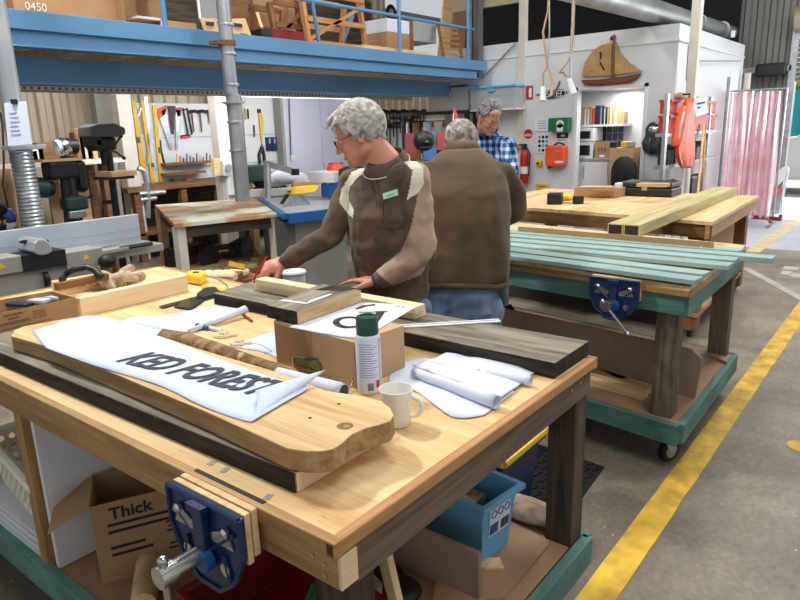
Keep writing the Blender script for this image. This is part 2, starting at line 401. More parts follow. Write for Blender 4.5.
# room with the boat on it
XW = 8.8
b = B(); b.bb((XW, 3.86, 0), (XW+.1, 6.05, 2.735)); b.bb((XW, 2.6, 0), (XW+.1, 2.975, 2.735)); b.bb((XW, 2.975, 2.03), (XW+.1, 3.86, 2.735))
struct('wall_front', b, 'white_wall', origin=O0)
struct('wall_side', B().bb((XW+.1, 2.6, 0), (12.3, 2.7, 2.735)), 'white_wall', origin=O0)
struct('wall_left', B().bb((XW+.1, 5.95, 0), (10.6, 6.05, 2.5)), 'white_wall', origin=O0)
struct('wall_recess', B().bb((9.5, 2.9, 0), (9.58, 4.36, 2.1)).bb((XW+.1, 4.30, 0), (9.5, 4.36, 2.1)).bb((XW+.1, 2.90, 0), (9.5, 2.975, 2.1)).bb((XW+.1, 2.9, 2.04), (9.58, 4.36, 2.1)), 'white_wall', origin=O0)
struct('trim_7', B().bb((XW-.012, 2.585, 2.535), (XW, 6.05, 2.56)).bb((XW, 2.585, 2.535), (12.3, 2.6, 2.56)), 'white', origin=O0)
struct('trim_8', B().bb((XW-.02, 3.86, 0), (XW, 3.90, 2.07)).bb((XW-.02, 2.93, 0), (XW, 2.975, 2.07)).bb((XW-.02, 2.93, 2.03), (XW, 3.90, 2.07)), 'white', origin=O0)
# frames of the dark openings above the wall
b = B(); yp = PX(521.5, 60, XW-.03).y; b.bb((XW-.03, yp-.05, 0), (XW+.05, yp+.05, 4.4)); struct('trim_9', b, 'offwhite', origin=O0)
b = B(); b.bb((XW-.01, 4.7, 3.25), (XW+.05, 5.9, 4.2)); struct('trim_10', b, 'corr', origin=O0)
pq = PX(477, 40, 8.64).y; b = B(); b.bb((8.62, pq-.04, 2.3), (8.74, pq+.05, 4.4)); struct('trim_11', b, 'grey_dk', origin=O0)
b = B(); b.bb((8.64, pq+.09, 2.3), (8.72, pq+.12, 4.4)); struct('trim_12', b, 'galv', origin=O0)
b = B(); b.tube([(8.76, 4.80, 2.72), (8.76, 5.35, 2.28)], .012); struct('trim_13', b, 'galv', smooth=True)
# wall behind the clamps, right of the tool wall
struct('wall_clamps', B().bb((10.5, 6.05, 0), (10.6, 8.9, 1.78)), 'white_wall', origin=O0)
struct('wall_clamps_rail', B().bb((10.44, 6.1, 1.62), (10.5, 8.7, 1.74)), 'brown', origin=O0)
b = B(); corrug(b, (10.55, 8.9, 0), (10.55, 6.05, 0), 1.78, 2.6, .16, -.03); struct('wall_clamps_sheet', b, 'corr', solid=.008, origin=O0)
# roller door
b = B()
for k in range(9): b.tube([(12.93, 1.95, 2.19+k*.075), (12.93, -3.2, 2.19+k*.075)], .042, 8, flat=.5)
struct('door_1', b, 'corr_grey', smooth=True)
struct('door_1_drum', B().tube([(12.8, 2.0, 3.1), (12.8, -3.2, 3.1)], .19, 14), 'corr', smooth=True)
struct('door_1_jamb', B().bb((12.85, 1.93, 0), (13.05, 2.03, 2.95)), 'galv')
o = tag(mesh('door_opener', B().box((12.8, 2.28, 2.36), (.2, .44, .2)), 'black', bevel=.03), 'black roller door opener box mounted high on the corrugated end wall', 'door opener')
b = B(); p = PX(742, 74, 12.9); b.bb((12.85, 2.0, 2.33), (12.97, 3.2, 2.42)); struct('trim_14', b, 'galv')
# free standing posts
def post(px, py, D, w, mat, nm, z1=4.4):
    p = PD(px, py, D); return struct(nm, B().bb((p.x-w/2, p.y-w/2, 0), (p.x+w/2, p.y+w/2, z1)), mat, bevel=.004)
post(691, 95, 7.8, .105, 'offwhite', 'column')
p0 = PY(124, 120, 8.2); struct('column_tool_wall', B().bb((p0.x-.09, 8.15, 0), (p0.x+.1, 8.3, 2.25)), 'offwhite')
p0 = PY(220, 120, 7.3); struct('column_mezzanine', B().bb((p0.x-.09, 7.25, 0), (p0.x+.09, 7.4, 2.2)), 'offwhite')
p0 = PY(110, 120, 8.5); struct('column_grey', B().bb((p0.x-.14, 8.55, 0), (p0.x+.05, 8.7, 2.25)), 'grey')
# mezzanine
mz = thing('mezzanine_platform', 'blue painted steel mezzanine platform with timber joists above the tool wall', 'mezzanine', (4, 5.2, 2.5)); mz['kind'] = 'structure'
YB = 5.2
mesh('beam', B().bb((-2, YB-.02, 2.37), (8.62, YB+.14, 2.5)).bb((-2, YB+.02, 2.265), (8.42, YB+.1, 2.37)).bb((-2, YB-.01, 2.253), (8.42, YB+.12, 2.266)), 'beam', mz, bevel=.004)
mesh('beam', B().bb((-2, 5.62, 2.04), (8.3, 5.70, 2.235)).bb((-2, 5.58, 2.03), (8.3, 5.74, 2.045)).bb((-2, 5.58, 2.222), (8.3, 5.74, 2.235)), 'beam', mz)
mesh('decking', B().bb((-2, YB+.14, 2.455), (8.6, 8.86, 2.495)), 'mdf', mz)
for k in range(24): mesh('joist', B().bb((-1.4+k*.42, YB+.1, 2.265), (-1.35+k*.42, 8.8, 2.45)), 'pale_pine', mz)
rl = thing('handrail', 'pale blue tubular handrail along the mezzanine edge', 'handrail', (6, 5.3, 2.5)); rl['kind'] = 'structure'
YR = 5.3
q = lambda x, y: PY(x, y, YR)
p1, p2 = q(312, 1), q(470, 29)
mesh('rail', B().tube([V((p1.x-.3, YR, p1.z)), V((8.45, YR, p1.z))], .02), 'beam', rl, smooth=True)
for (x, y) in ((165, 24), (400, 52), (468, 60)):
    p = q(x, y); mesh('rail_post', B().tube([(p.x, YR, 2.5), (p.x, YR, 3.7)], .024), 'beam', rl, smooth=True)
mesh('brace', B().tube([q(311, -5), q(319, 42)], .02), 'beam', rl, smooth=True)
# ducts
sp = B()
def duct(name, pts, r, mat, label, rings=.5, parent=None):
    b = B(); b.tube(pts, r, 20); P = [V(p) for p in pts]
    for a, c in zip(P, P[1:]):
        n = int((c-a).length/rings)
        for k in range(n):
            m = a.lerp(c, (k+.5)/max(n, 1)); d = (c-a).normalized()*.012; b.tube([m-d, m+d], r if not isinstance(r, list) else r[0], 20); 
    return b
pc = PY(12, 100, 4.9); LX = pc.x
t = thing('dust_duct', 'pale grey vertical dust extraction pipe at the left edge, down to the planer', 'duct', (LX, 4.9, 0))
mesh('pipe', B().lathe([(.06, 1.66), (.06, 3.6)], (LX, 4.9, 0)), 'grey_lt', t, smooth=True)
mesh('collar', B().lathe([(.064, 1.60), (.072, 1.63), (.072, 1.66), (.064, 1.69)], (LX, 4.9, 0)), 'galv', t, smooth=True)
mesh('blast_gate', B().bb((LX-.09, 4.82, 1.545), (LX+.14, 4.98, 1.575)).bb((LX-.06, 4.84, 1.575), (LX+.06, 4.96, 1.66)), 'grey_lt', t, bevel=.004)
prof = [(.068 if k % 2 else .076, 1.54-k*.013) for k in range(46)]
mesh('flexible_hose', B().lathe([(.001, 1.545)]+prof+[(.001, 1.54-46*.013)], (LX, 4.9, 0)), 'galv', t, smooth=True)
pc = PY(232, 100, 5.0); RX = pc.x
t = thing('dust_duct', 'galvanised vertical dust pipe passing the blue beam, down to the table saw', 'duct', (RX, 5.0, 0))
mesh('pipe', B().lathe([(.07, 1.0), (.07, 1.95)], (RX+.02, 5.0, 0)).lathe([(.062, 1.95), (.062, 3.6)], (RX, 5.0, 0)), 'duct', t, smooth=True)
for z in (2.02, 2.28, 2.52, 1.86, 1.7, 1.45): mesh('joint_band', B().lathe([(.072, z), (.075, z+.01), (.072, z+.022)], (RX+.01, 5.0, 0)), 'galv', t, smooth=True)
mesh('bracket', B().lathe([(.1, 1.87), (.1, 1.885)], (RX+.01, 5, 0)), 'galv', t, smooth=True)
mesh('pipe_clip', B().lathe([(.078, 2.36), (.078, 2.4)], (RX, 5, 0)).bb((RX-.12, 4.98, 2.365), (RX-.06, 5.1, 2.395)), 'brown', t)
b = duct('spiral_duct', [PD(560, -16, 5.9), PD(650, 10, 8), PD(732, 32.5, 11.2)], [.13, .135, .1], 'duct', '', 1.1)
t = tag(mesh('spiral_duct', b, 'duct', smooth=True), 'large round spiral steel duct under the dark ceiling', 'duct')
# paper clipped on the left pipe
def sheet_pts(c, w=.13): pass
o = thing('note_sheet', 'white sheet with blue handwriting clipped to the pipe at the left edge', 'paper', PD(14, 125, 4.3))
tl, tr, br, bl = [PD(x, y, 4.33) for x, y in ((4, 103), (26, 101), (32, 144), (8, 146))]
mesh('sheet', B().prism([tl, tr, br, bl], FW*.002), 'paper', o)
nn = (tr-tl).cross(tl-bl).normalized()
for k in range(6):
    p = tl.lerp(bl, .26+.1*k)+(tr-tl)*.2 - FW*.003
    pts = [p+(tr-tl)*(.05*j)+V((0, 0, .006*math.sin(j*2.3+k))) for j in range(8+(k % 3))]
    mesh('handwriting', B().tube(pts, .0018, 4), 'ink_blue', o)
mesh('clip', B().box(tl.lerp(tr, .5)-FW*.01, (.035, .03, .03)), 'black', o, bevel=.003)
o = tag(mesh('power_cord', B().tube([PD(0, 112, 4.7), PD(2.5, 125, 4.7), PD(4, 160, 4.7), PD(3, 185, 4.7), PD(8, 208, 4.75)], .008), 'black', smooth=True), 'black cord hanging beside the pipe at the left edge', 'cord')
# hanging power leads
def pend(name, pts, D, r, mat, plug, label, pm='white'):
    P = [PD(x, y, D) for x, y in pts]
    t = thing(name, label, 'hanging power outlet', P[-1])
    mesh('cord', B().tube(P, r, 6), mat, t, smooth=True)
    (a, b2, w) = plug; mesh('socket', B().tube([PD(*a, D), PD(*b2, D)], [w*.7, w], 10), pm, t, smooth=True); return t
t = pend('pendant_outlet', [(549, -10), (548, 10), (543, 32), (546, 55), (547, 67), (543, 74), (543, 88)], 5.0, .008, 'carton', ((543, 87), (543, 101), .026), 'white outlet hanging on the left brown cord in front of the white wall')
mesh('cord', B().tube([PD(x, y, 5) for x, y in ((549, -10), (549.5, 30), (548, 67), (552, 78), (551.5, 96))], .006, 6), 'galv', t, smooth=True)
mesh('hook', B().tube([PD(x, y, 5) for x, y in ((551, 72), (553, 84), (551, 96))], .012, 6), 'carton_lt', t, smooth=True)
t = pend('pendant_outlet', [(574, -10), (574, 10), (573, 37), (571, 55), (566, 64), (559, 73), (563, 72), (567, 77)], 4.8, .008, 'carton', ((569, 79), (574, 94), .026), 'white outlet tilted on the right chain and cord in front of the white wall')
ch = B()
for k in range(26): ch.ell(PD(573+(k*-.12), k*3.1, 4.8), (.009, .009, .013), u=6, v=4)
mesh('chain', ch, 'galv', t, smooth=True)
# outside
b = B()
corrug(b, (23, -12, 0), (23, 8, 0), -.1, 2.36, .5, .08); tag(mesh('boundary_fence', b, 'tealfence', solid=.02), 'turquoise sheet fence beyond the open roller door', 'fence')
b = B()
for k in range(90): b.ell((24.2+random.uniform(-.3, .5), -9+k*.19, 2.05+random.uniform(-.6, .5)), (.6, .45, .5+random.random()*.3), u=7, v=5)
tag(mesh('hedge', b, 'leaf'), 'green hedge growing behind the turquoise fence', 'hedge')
cx, cy = 17.2, 1.35
t = thing('parked_van', 'white vehicle parked outside the open roller door', 'vehicle', (cx, cy, 0))
side = [(-2.2, .3), (-2.2, .95), (-1.9, 1.08), (-.95, 1.2), (-.35, 1.72), (1.6, 1.78), (2.2, 1.6), (2.3, .3)]
mesh('body', B().prism([(cx-.85, cy-x, z) for x, z in side], (1.7, 0, 0)), 'car', t, bevel=.06)
mesh('window', B().prism([(cx-.87, cy-x, z) for x, z in ((-.75, 1.22), (-.28, 1.62), (.5, 1.65), (.5, 1.22))], (.03, 0, 0)).prism([(cx-.87, cy-x, z) for x, z in ((.6, 1.22), (.6, 1.65), (1.6, 1.65), (1.9, 1.22))], (.03, 0, 0)), 'glassy', t)
for wx in (-1.4, 1.4): mesh('wheel', B().cyl((cx-.9, cy-wx, .32), (cx-.68, cy-wx, .32), .32, seg=24), 'rubber', t, smooth=True)
# lights: roof skylight above, added fill lamps, daylight beyond the door
def area(name, loc, size, e, col, target):
    l = bpy.data.lights.new(name, 'AREA'); l.shape = 'RECTANGLE'; l.size, l.size_y = size; l.energy = e; l.color = col
    o = bpy.data.objects.new(name, l); C.objects.link(o); o.location = loc; o.rotation_euler = (V(target)-V(loc)).to_track_quat('-Z', 'Y').to_euler(); return o
area('skylight', (1.35, 4.5, 5.1), (.35, .35), 200, (1, .97, .93), (1.3, 1.2, .9))
area('roof_lamp', (3.9, 2.2, 5.8), (1.2, 1.2), 110, (1, .97, .93), (3.6, 1.0, .5))
area('beam_fill', (1.0, -1.0, 5.6), (2.5, 2.5), 130, (1, .98, .95), (4.5, 5.2, 1.8))  # added fill out of view, brightens the front of the mezzanine beams
area('back_zone_fill', (8.0, .5, 5.4), (2.5, 2.5), 300, (1, .98, .95), (8, 2., 0))  # unseen fill that lifts the back zone and the white wall
area('under_mezzanine_tubes', (5.6, 6.6, 2.2), (5.5, .25), 92, (.97, .98, 1), (5.6, 8.3, 1.0))
area('mezzanine_roof_light', (4.5, 5.0, 5.6), (5, 1.5), 120, (1, .96, .9), (4.5, 7.4, 2.5))
area('recess_fill', (9.1, 3.4, 2.0), (.3, .6), 9, (1, .98, .95), (9.15, 3.4, 0))  # added fill, no fitting here; brightens the inside of the recess
area('door_daylight', (13.6, -.6, 2.3), (2.6, 2.2), 230, (.95, .98, 1), (9.6, 2.4, .9))
s = bpy.data.lights.new('sun', 'SUN'); s.energy = 5.; s.angle = .01; s.color = (1, .97, .92)
so = bpy.data.objects.new('sun', s); C.objects.link(so); so.rotation_euler = (V((-.35, .5, -1))).to_track_quat('-Z', 'Y').to_euler()
w = bpy.data.worlds.new('world'); SC.world = w; w.use_nodes = True
bg = w.node_tree.nodes['Background']; bg.inputs[0].default_value = (.90, .95, 1, 1); bg.inputs[1].default_value = .55
# roof over the rest of the hall, with the skylight panel in it
struct('ceiling_hall', B().bb((-5, -7, 6.9), (7.2, 9.1, 7.0)), 'corr_grey', origin=O0)
SC.view_settings.exposure = .14
tag(mesh('strip_light', B().bb((4.6, 5.80, 1.985), (6.4, 5.84, 2.0)), 'lamp'), 'long thin lit strip fixed under the blue mezzanine beams', 'light')
t = thing('cable_tray', 'perforated pale cable tray running under the blue mezzanine beam', 'cable tray', (4, 5.8, 2.0))
mesh('tray', B().bb((1.3, 5.76, 1.99), (7.6, 5.78, 2.035)).bb((1.3, 5.76, 1.99), (7.6, 5.9, 1.994)), 'offwhite', t)
b = B()
for k in range(110): b.bb((1.35+k*.056, 5.757, 2.002), (1.35+k*.056+.022, 5.7605, 2.024))
mesh('slots', b, 'grey_dk', t)['kind'] = 'stuff'
# ================================================================ MAIN BENCH
def quad_box(name, pts, t, mat, parent=None, **k):
    """slab with the four (or more) given top corners"""
    b = B().prism([V(p)-V((0, 0, t)) for p in pts], (0, 0, t)); return mesh(name, b, mat, parent, **k)
ax, ay, bx, ey = .705, .73, 1.875, 3.32
far = lambda y: bx+(y-ay)*.05
bench = thing('workbench', 'large pine-topped workbench on castors in the foreground, covered with papers and timber', 'workbench', (1.3, 2.0, 0))
def loc_board(name, p0, p1, w, t, mat, parent, **k): return board(name, p0, p1, w, t, mat, parent, **k)
# top: sheet whose grain runs along the bench
Mt = frame((1.3, .75, .89), (1.3, 3.3, .89))
b = B(); inv = Mt.inverted()
pts = [(ax+.02, ay+.02), (far(ay)-.02, ay+.02), (far(ey)-.02, ey-.02), (ax+.02, ey-.02)]
b.prism([inv @ V((x, y, .872)) for x, y in pts], (inv.to_3x3() @ V((0, 0, .028)))); mesh('tabletop', b, 'ply_top', bench, Mt)
loc_board('edge_strip', (ax+.012, ay, .885), (ax+.012, ey, .885), .024, .034, 'rail2', bench, bevel=.003)
loc_board('edge_strip', (ax, ay+.012, .886), (bx, ay+.012, .886), .024, .032, 'rail', bench, bevel=.004)
loc_board('edge_strip', (bx-.012, ay, .885), (far(ey)-.012, ey, .885), .024, .034, 'rail', bench)
loc_board('edge_strip', (ax, ey-.012, .885), (far(ey), ey-.012, .885), .024, .034, 'rail', bench)
loc_board('front_rail', (ax+.035, ay+.008, .833), (ax+.035, ey-.03, .833), .045, .072, 'rail2', bench, bevel=.003)
loc_board('end_rail', (ax+.06, ay+.025, .828), (bx-.01, ay+.035, .828), .04, .085, 'apron', bench, bevel=.003)
mesh('rail_end', B().bb((ax+.014, ay+.001, .798), (ax+.058, ay+.008, .866)), 'pale_pine', bench)
loc_board('back_rail', (bx-.03, ay+.05, .83), (far(ey)-.04, ey-.03, .83), .04, .08, 'apron', bench)
for (x, y) in ((ax+.13, ay+.11), (bx-.05, ay+.07), (ax+.1, ey-.12), (far(ey)-.1, ey-.12)):
    loc_board('leg', (x, y, .27), (x, y, .868), .09, .085, 'leg', bench, up=(1, 0, 0), bevel=.003)
loc_board('mid_post', (ax+.03, 2.09, .27), (ax+.03, 2.09, .80), .05, .032, 'rail2', bench, up=(1, 0, 0))
mesh('divider_panel', B().bb((ax+.03, 2.02, .272), (1.8, 2.04, .80)), 'white', bench)
quad_box('shelf', [(ax+.03, ay+.03, .27), (bx-.02, ay+.03, .27), (far(ey)-.02, ey, .27), (ax+.03, ey, .27)], .018, 'mdf', bench)
loc_board('shelf_rail', (ax+.012, ay, .225), (ax+.012, ey, .225), .035, .1, 'teal', bench, bevel=.003)
loc_board('shelf_rail', (ax+.03, ay+.005, .225), (bx, ay+.005, .225), .035, .1, 'teal', bench, bevel=.003)
loc_board('shelf_rail', (bx, ay, .225), (far(ey), ey, .225), .035, .1, 'teal', bench)
loc_board('brace', (1.02, .80, .275), (.93, .83, .80), .03, .02, 'pine', bench, up=(1, 0, 0))
scr = [(703, 548), ]
for (x, y, z, n) in ((ax-.001, .80, .845, 0), (ax-.001, .77, .815, 0), (ax-.001, .77, .838, 0), (ax-.001, .95, .85, 0), (ax-.001, 1.7, .83, 0), (ax-.001, 1.45, .84, 0), (.80, ay-.001, .85, 1), (.86, ay-.001, .85, 1), (1.72, ay-.001, .84, 1), (1.78, ay+.014, .845, 1)):
    d = V((-.003, 0, 0)) if n == 0 else V((0, -.003, 0)); a = V((x, y, z))
    if n == 0 and z < .868: a.x = ax+.0125
    if n == 1 and z < .87: a.y = ay+.0145
    mesh('screw', B().cyl(a, a+d, .0045, seg=10), 'chrome', bench)
def castor(parent, x, y, h, yaw=0., n='castor'):
    r = h*.40; R = rz(yaw); c = V((x, y, 0))
    o = mesh(n, B().box(c+V((0, 0, h-.004)), (.08, .07, .006), R).prism([c+R @ V(p) for p in ((-.028, .024, h-.005), (.03, .024, h-.005), (.055, .024, r+.005), (.035, .024, r-.01), (.015, .024, r))], R @ V((0, -.004, 0))).prism([c+R @ V(p) for p in ((-.028, -.02, h-.005), (.03, -.02, h-.005), (.055, -.02, r+.005), (.035, -.02, r-.01), (.015, -.02, r))], R @ V((0, -.004, 0))), 'galv', parent)
    mesh('wheel', B().lathe([(r*.9, -.018), (r, -.012), (r, .012), (r*.9, .018)], c+R @ V((.035, 0, r)), R @ V((0, 1, 0)), 24), 'rubber', o, smooth=True)
    mesh('hub', B().lathe([(r*.62, -.0195), (r*.62, .0195)], c+R @ V((.035, 0, r)), R @ V((0, 1, 0)), 16), 'grey', o, smooth=True)
    return o
for (x, y, a) in ((1.80, .83, .4), (ax+.12, .85, 1.2), (ax+.12, ey-.15, .2), (1.85, ey-.15, 0)): castor(bench, x, y, .175, a)
# dog holes / worn plates on the bench top
for (x, y) in ((225, 470), (268, 497), (212, 463)):
    p = G(x, y, .9005); mesh('metal_plate', B().box(p, (.02, .014, .0012), rz(.3)), 'galv', bench)
def vise(parent, x0, yc, w, ztop, zbot, cheek=.03, hang=(.1, -.12), out=.0, inwood='pine'):
    """front plate x0, centre yc, facing -X"""
    h = ztop-zbot; P = lambda u, v: (yc+u*w, zbot+v*h)
    prof = [(-.5, 1), (.5, 1), (.5, .55), (.36, .22), (.14, .02), (-.14, .02), (-.36, .22), (-.5, .55)]
    root = mesh('vise', B().prism([(x0+.006, *P(u, v)) for u, v in prof], (.012, 0, 0)), 'vise', parent, bevel=.003)
    # raised rim and ribs
    b = B(); n = len(prof)
    for k in range(n):
        a, c = prof[k], prof[(k+1) % n]; b.tube([(x0+.004, *P(*a)), (x0+.004, *P(*c))], .006, 6)
    for u, v in ((-.42, .8), (.42, .8)): b.tube([(x0+.004, yc, zbot+.42*h), (x0+.003, *P(u, v))], .0055, 6)
    b.box((x0, yc, zbot+.7*h), (.022, .034, h*.6)); b.box((x0-.002, yc, zbot+.95*h), (.03, .05, h*.09))
    for u in (-.25, .25): b.tube([(x0+.003, *P(u, .5)), (x0+.003, *P(u*1.3, .2))], .006, 6)
    mesh('rib', b, 'vise', root, bevel=.001)
    for u in (-.33, .33):
        mesh('casting_web', B().prism([(x0+.004, *P(u, .82)), (x0+.004, *P(u*1.25, .62)), (x0+.004, *P(u*.35, .62)), (x0+.004, *P(u*.3, .7))], (-.004, 0, 0)), 'chrome', root)
        mesh('bolt', B().lathe([(.011, 0), (.011, .008), (.006, .013)], (x0+.002, *P(u, .80)), (-1, 0, 0), 10), 'chrome', root, smooth=True)
        mesh('hole_boss', B().lathe([(.014, 0), (.014, .004)], (x0+.003, *P(u*.8, .34)), (-1, 0, 0), 12), 'chrome', root, smooth=True)
    mesh('screw_shaft', B().lathe([(.019, 0), (.019, .05+out), (.023, .052+out), (.023, .085+out)], (x0, yc+.004, zbot+.42*h), (-1, 0, 0), 16), 'chrome', root, smooth=True)
    mesh('blue_collar', B().lathe([(.024, 0), (.024, .02)], (x0, yc-.01, zbot+.38*h), (-1, 0, 0), 12), 'blue', root, smooth=True)
    e = V((x0-.07-out, yc+.004, zbot+.42*h)); d = V((0, hang[0], hang[1]))
    mesh('handle', B().tube([e-d*.18, e+d], .0075, 10).ell(e-d*.18, (.012,)*3, u=10, v=6).ell(e+d, (.012,)*3, u=10, v=6), 'chrome', root, smooth=True)
    return root
v1 = vise(bench, .655, 1.052, .235, .897, .70, hang=(.0, -.17), out=.02)
mesh('jaw_liner', B().bb((.673, .935, .79), (.687, 1.17, .9)), 'pine', v1, bevel=.002)
mesh('jaw_liner', B().bb((.690, .935, .80), (.7045, 1.17, .902)), 'pine', v1, bevel=.002)
mesh('jaw_plate', B().bb((.718, .935, .895), (.728, 1.16, .9035)), 'iron', v1)
# ---------------- under the bench
ZS = .271
tb = thing('storage_tub', 'pale blue rectangular plastic tub with a printed label, on the lower shelf', 'tub', (1.5, 1.0, ZS))
bc = [G(x, y, ZS) for x, y in ((478, 567), (501, 560), (452, 520), (427, 523))]
e1 = (bc[1]-bc[0]).normalized(); 
c0 = V((1.535, .95, ZS)); ex = V((.98, -.05, 0)).normalized(); eyv = V((.1, 1, 0)).normalized()
def tubshape(name, cat, label, c0, ex, ey, lx, ly, h, flare, mat, rim, lip=.02, th=.004):
    t = thing(name, label, cat, c0+ex*lx/2+ey*ly/2)
    Z = V((0, 0, 1)); rings = []
    for z, f, inn in ((0, 0, 0), (h, flare, 0), (h, flare+lip, 0), (h-.018, flare+lip, 0), (h-.018, flare+lip-.004, 0), (h-.004, flare+lip-.004, 0), (h-.004, flare-th, 0), (th, -th, 0)):
        o = c0+Z*z; rings.append([o-ex*f-ey*f, o+ex*(lx+f)-ey*f, o+ex*(lx+f)+ey*(ly+f), o-ex*f+ey*(ly+f)])
    mesh('body', B().ringloft(rings), mat, t, bevel=.003); return t
bpy.data.objects.remove(tb)
tb = tubshape('storage_tub', 'tub', 'pale blue rectangular plastic tub with a printed label, on the lower shelf', V((1.53, .935, ZS)), V((1, -.12, 0)).normalized(), V((.12, 1, 0)).normalized(), .13, .36, .235, .022, 'sky_blue', 0)
lo = V((1.53, .935, ZS)); X1 = V((1, -.12, 0)).normalized(); Y1 = V((.12, 1, 0)).normalized()
fm = face_m(lo+X1*.07-Y1*.0165+V((0, 0, .15)), X1, V((0, -.09, 1)))
mesh('label', B().box((0, 0, 0), (.105, .10, .001)), 'paper', tb, fm)
for k in range(3): mesh('label_ring', B().tube([(-.033+k*.033+.012*math.cos(a), .028+.013*math.sin(a), .001) for a in [2*PI*j/12 for j in range(13)]], .0018, 4), 'ink2', tb, fm)
mesh('label_block', B().box((-.028, -.026, .001), (.042, .036, .001)), 'blue', tb, fm)
bb = B()
for k in range(8): bb.box((.008+k*.0055, -.026, .001), (.0025+(k % 3)*.0008, .034, .001))
mesh('label_barcode', bb, 'ink2', tb, fm)
mesh('lining', B().bb((1.545, 1.0, .40), (1.665, 1.2, .44)), 'rag', tb)
xm = G(480, 602, ZS).x; zt_ = PX(480, 553, xm).z; o = tag(mesh('mdf_board', B().bb((xm-.008, G(480, 602, ZS).y, ZS), (xm+.008, 1.62, zt_)), 'mdf2'), 'brown board standing on edge in front of the blue tub', 'board')
tag(mesh('board_offcut', B().prism([G(x, y, ZS+.001) for x, y in ((480, 573), (504, 574), (500, 563), (482, 563))], (0, 0, .02)), 'pine'), 'small wedge-shaped timber offcut under the corner of the blue tub', 'offcut')
tag(quad_box('loose_board', [G(x, y, ZS+.013) for x, y in ((505, 596), (551, 541), (509, 520), (440, 560), (430, 610))], .012, 'mdf'), 'thin brown board lying flat on the lower shelf beside the blue tub', 'board')
tag(mesh('sack', B().ell(G(530, 514, .3)+V((.02, .03, 0)), (.07, .16, .028)).ell(G(515, 510, .3)+V((0, .05, .01)), (.05, .07, .02)), 'rag', smooth=True), 'folded brown cloth lying behind the blue tub on the lower shelf', 'cloth')
# open carton
def flute_carton(name, label, base, h, mat='carton', flaps=(), cat='box', thick=.004, open_=True, group=None):
    t = thing(name, label, cat, sum((V(p) for p in base), V())/len(base), group=group)
    base = [V(p) for p in base]; b = B(); n = len(base)
    if open_:
        c = sum(base, V())/n; inn = [p+(c-p).normalized()*thick*1.4 for p in base]; Z = V((0, 0, h))
        b.ringloft([base, [p+Z for p in base], [p+Z for p in inn], [p+V((0, 0, thick)) for p in inn]])
    else: b.prism(base, (0, 0, h))
    mesh('body', b, mat, t)
    for i, out, drop in flaps:
        p, q = base[i]+V((0, 0, h)), base[(i+1) % n]+V((0, 0, h)); c = sum(base, V())/n; nrm = ((p+q)/2-c); nrm.z = 0; nrm.normalize()
        mesh('flap', B().prism([p, q, q+nrm*out+V((0, 0, -drop))-(q-p)*.06, p+nrm*out+V((0, 0, -drop))+(q-p)*.06], (0, 0, .003)), mat, t)
    return t
cb = flute_carton('open_carton', 'opened brown carton with printed black text on the lower shelf beside the white panel', [(.775, 1.83, ZS), (1.12, 1.66, ZS), (1.24, 1.86, ZS), (.88, 2.01, ZS)], .27, flaps=((3, .12, .06),))
fm = face_m(V((.775, 1.83, ZS+.14))+V((.17, -.085, 0)), V((.345, -.17, 0)), (0, 0, 1))
fm = fm @ Matrix.Translation((0, 0, .0008))
text('Thick', .055, fm @ Matrix.Translation((-.08, .09, 0)), 'ink2', cb, name='printed_text', bold=.001)
for k, w in enumerate((.22, .2, .1, .12)): mesh('printed_line', B().box((-.13+w/2-.02, .055-k*.024-(k > 1)*.03, 0), (w, .009, .0006)), 'ink2', cb, fm)
for k in range(5): mesh('printed_line', B().box((.06, .02-k*.016-(k > 2)*.03, 0), (.09-.01*(k % 2), .006, .0006)), 'ink2', cb, fm)
fm2 = face_m(V((.825, 1.92, ZS+.12)), V((-.105, -.18, 0))*-1 if False else V((-.105, -.18, 0)), (0, 0, 1)) @ Matrix.Translation((0, 0, .002))
for k in range(4): mesh('printed_mark', B().box((.02-(k % 2)*.05, -.08+k*.04, 0), (.03, .022, .0006)), 'ink2', cb, fm2)
# basket
bc = V((.79, 2.14, .335)); t = thing('laundry_basket', 'cream plastic basket with round holes at the left under the bench', 'basket', bc+V((.2, .2, 0)))
def wallgrid(p, q, h, flare, n_, nx, nz):
    """perforated wall: ring of little frames"""
    b = B(); d = (q-p)/nx; L = d.length; dd = d.normalized(); Z = V((0, 0, 1))
    for i in range(nx):
        for j in range(nz):
            o = p+d*(i+.5)+Z*(h*(j+.5)/nz)+n_*flare*((j+.5)/nz); hx, hz = L/2, h/nz/2
            outer = [o+dd*a*hx+Z*c*hz+n_*flare*(c/nz/2) for a, c in ((-1, -1), (0, -1), (1, -1), (1, 0), (1, 1), (0, 1), (-1, 1), (-1, 0))]
            f = .62 if 0 < j < nz-0 else .5
            inner = [o+(dd*a*hx+Z*c*hz)*f for a, c in ((-.7, -.7), (0, -1), (.7, -.7), (1, 0), (.7, .7), (0, 1), (-.7, .7), (-1, 0))]
            vo = [b.bm.verts.new(v) for v in outer]; vi = [b.bm.verts.new(v) for v in inner]
            for k in range(8): b._f([vo[k], vo[(k+1) % 8], vi[(k+1) % 8], vi[k]])
    return b
cs = [V((.76, 2.13, .335)), V((1.1, 2.10, .335)), V((1.16, 2.6, .335)), V((.82, 2.62, .335))]
cc = sum(cs, V())/4
for k in range(4):
    p, q = cs[k], cs[(k+1) % 4]; nr = ((p+q)/2-cc).normalized(); mesh('side', wallgrid(p, q, .19, .03, nr, 9, 5), 'basket', t, solid=.004)
top = [p+V((0, 0, .195))+(p-cc).normalized()*.045 for p in cs]; top.append(top[0]); mesh('rim', B().tube([p+V((0, 0, .004)) for p in top], .02, 8), 'basket', t, smooth=True)
mesh('floor_plate', B().prism(cs, (0, 0, .005)), 'basket', t)
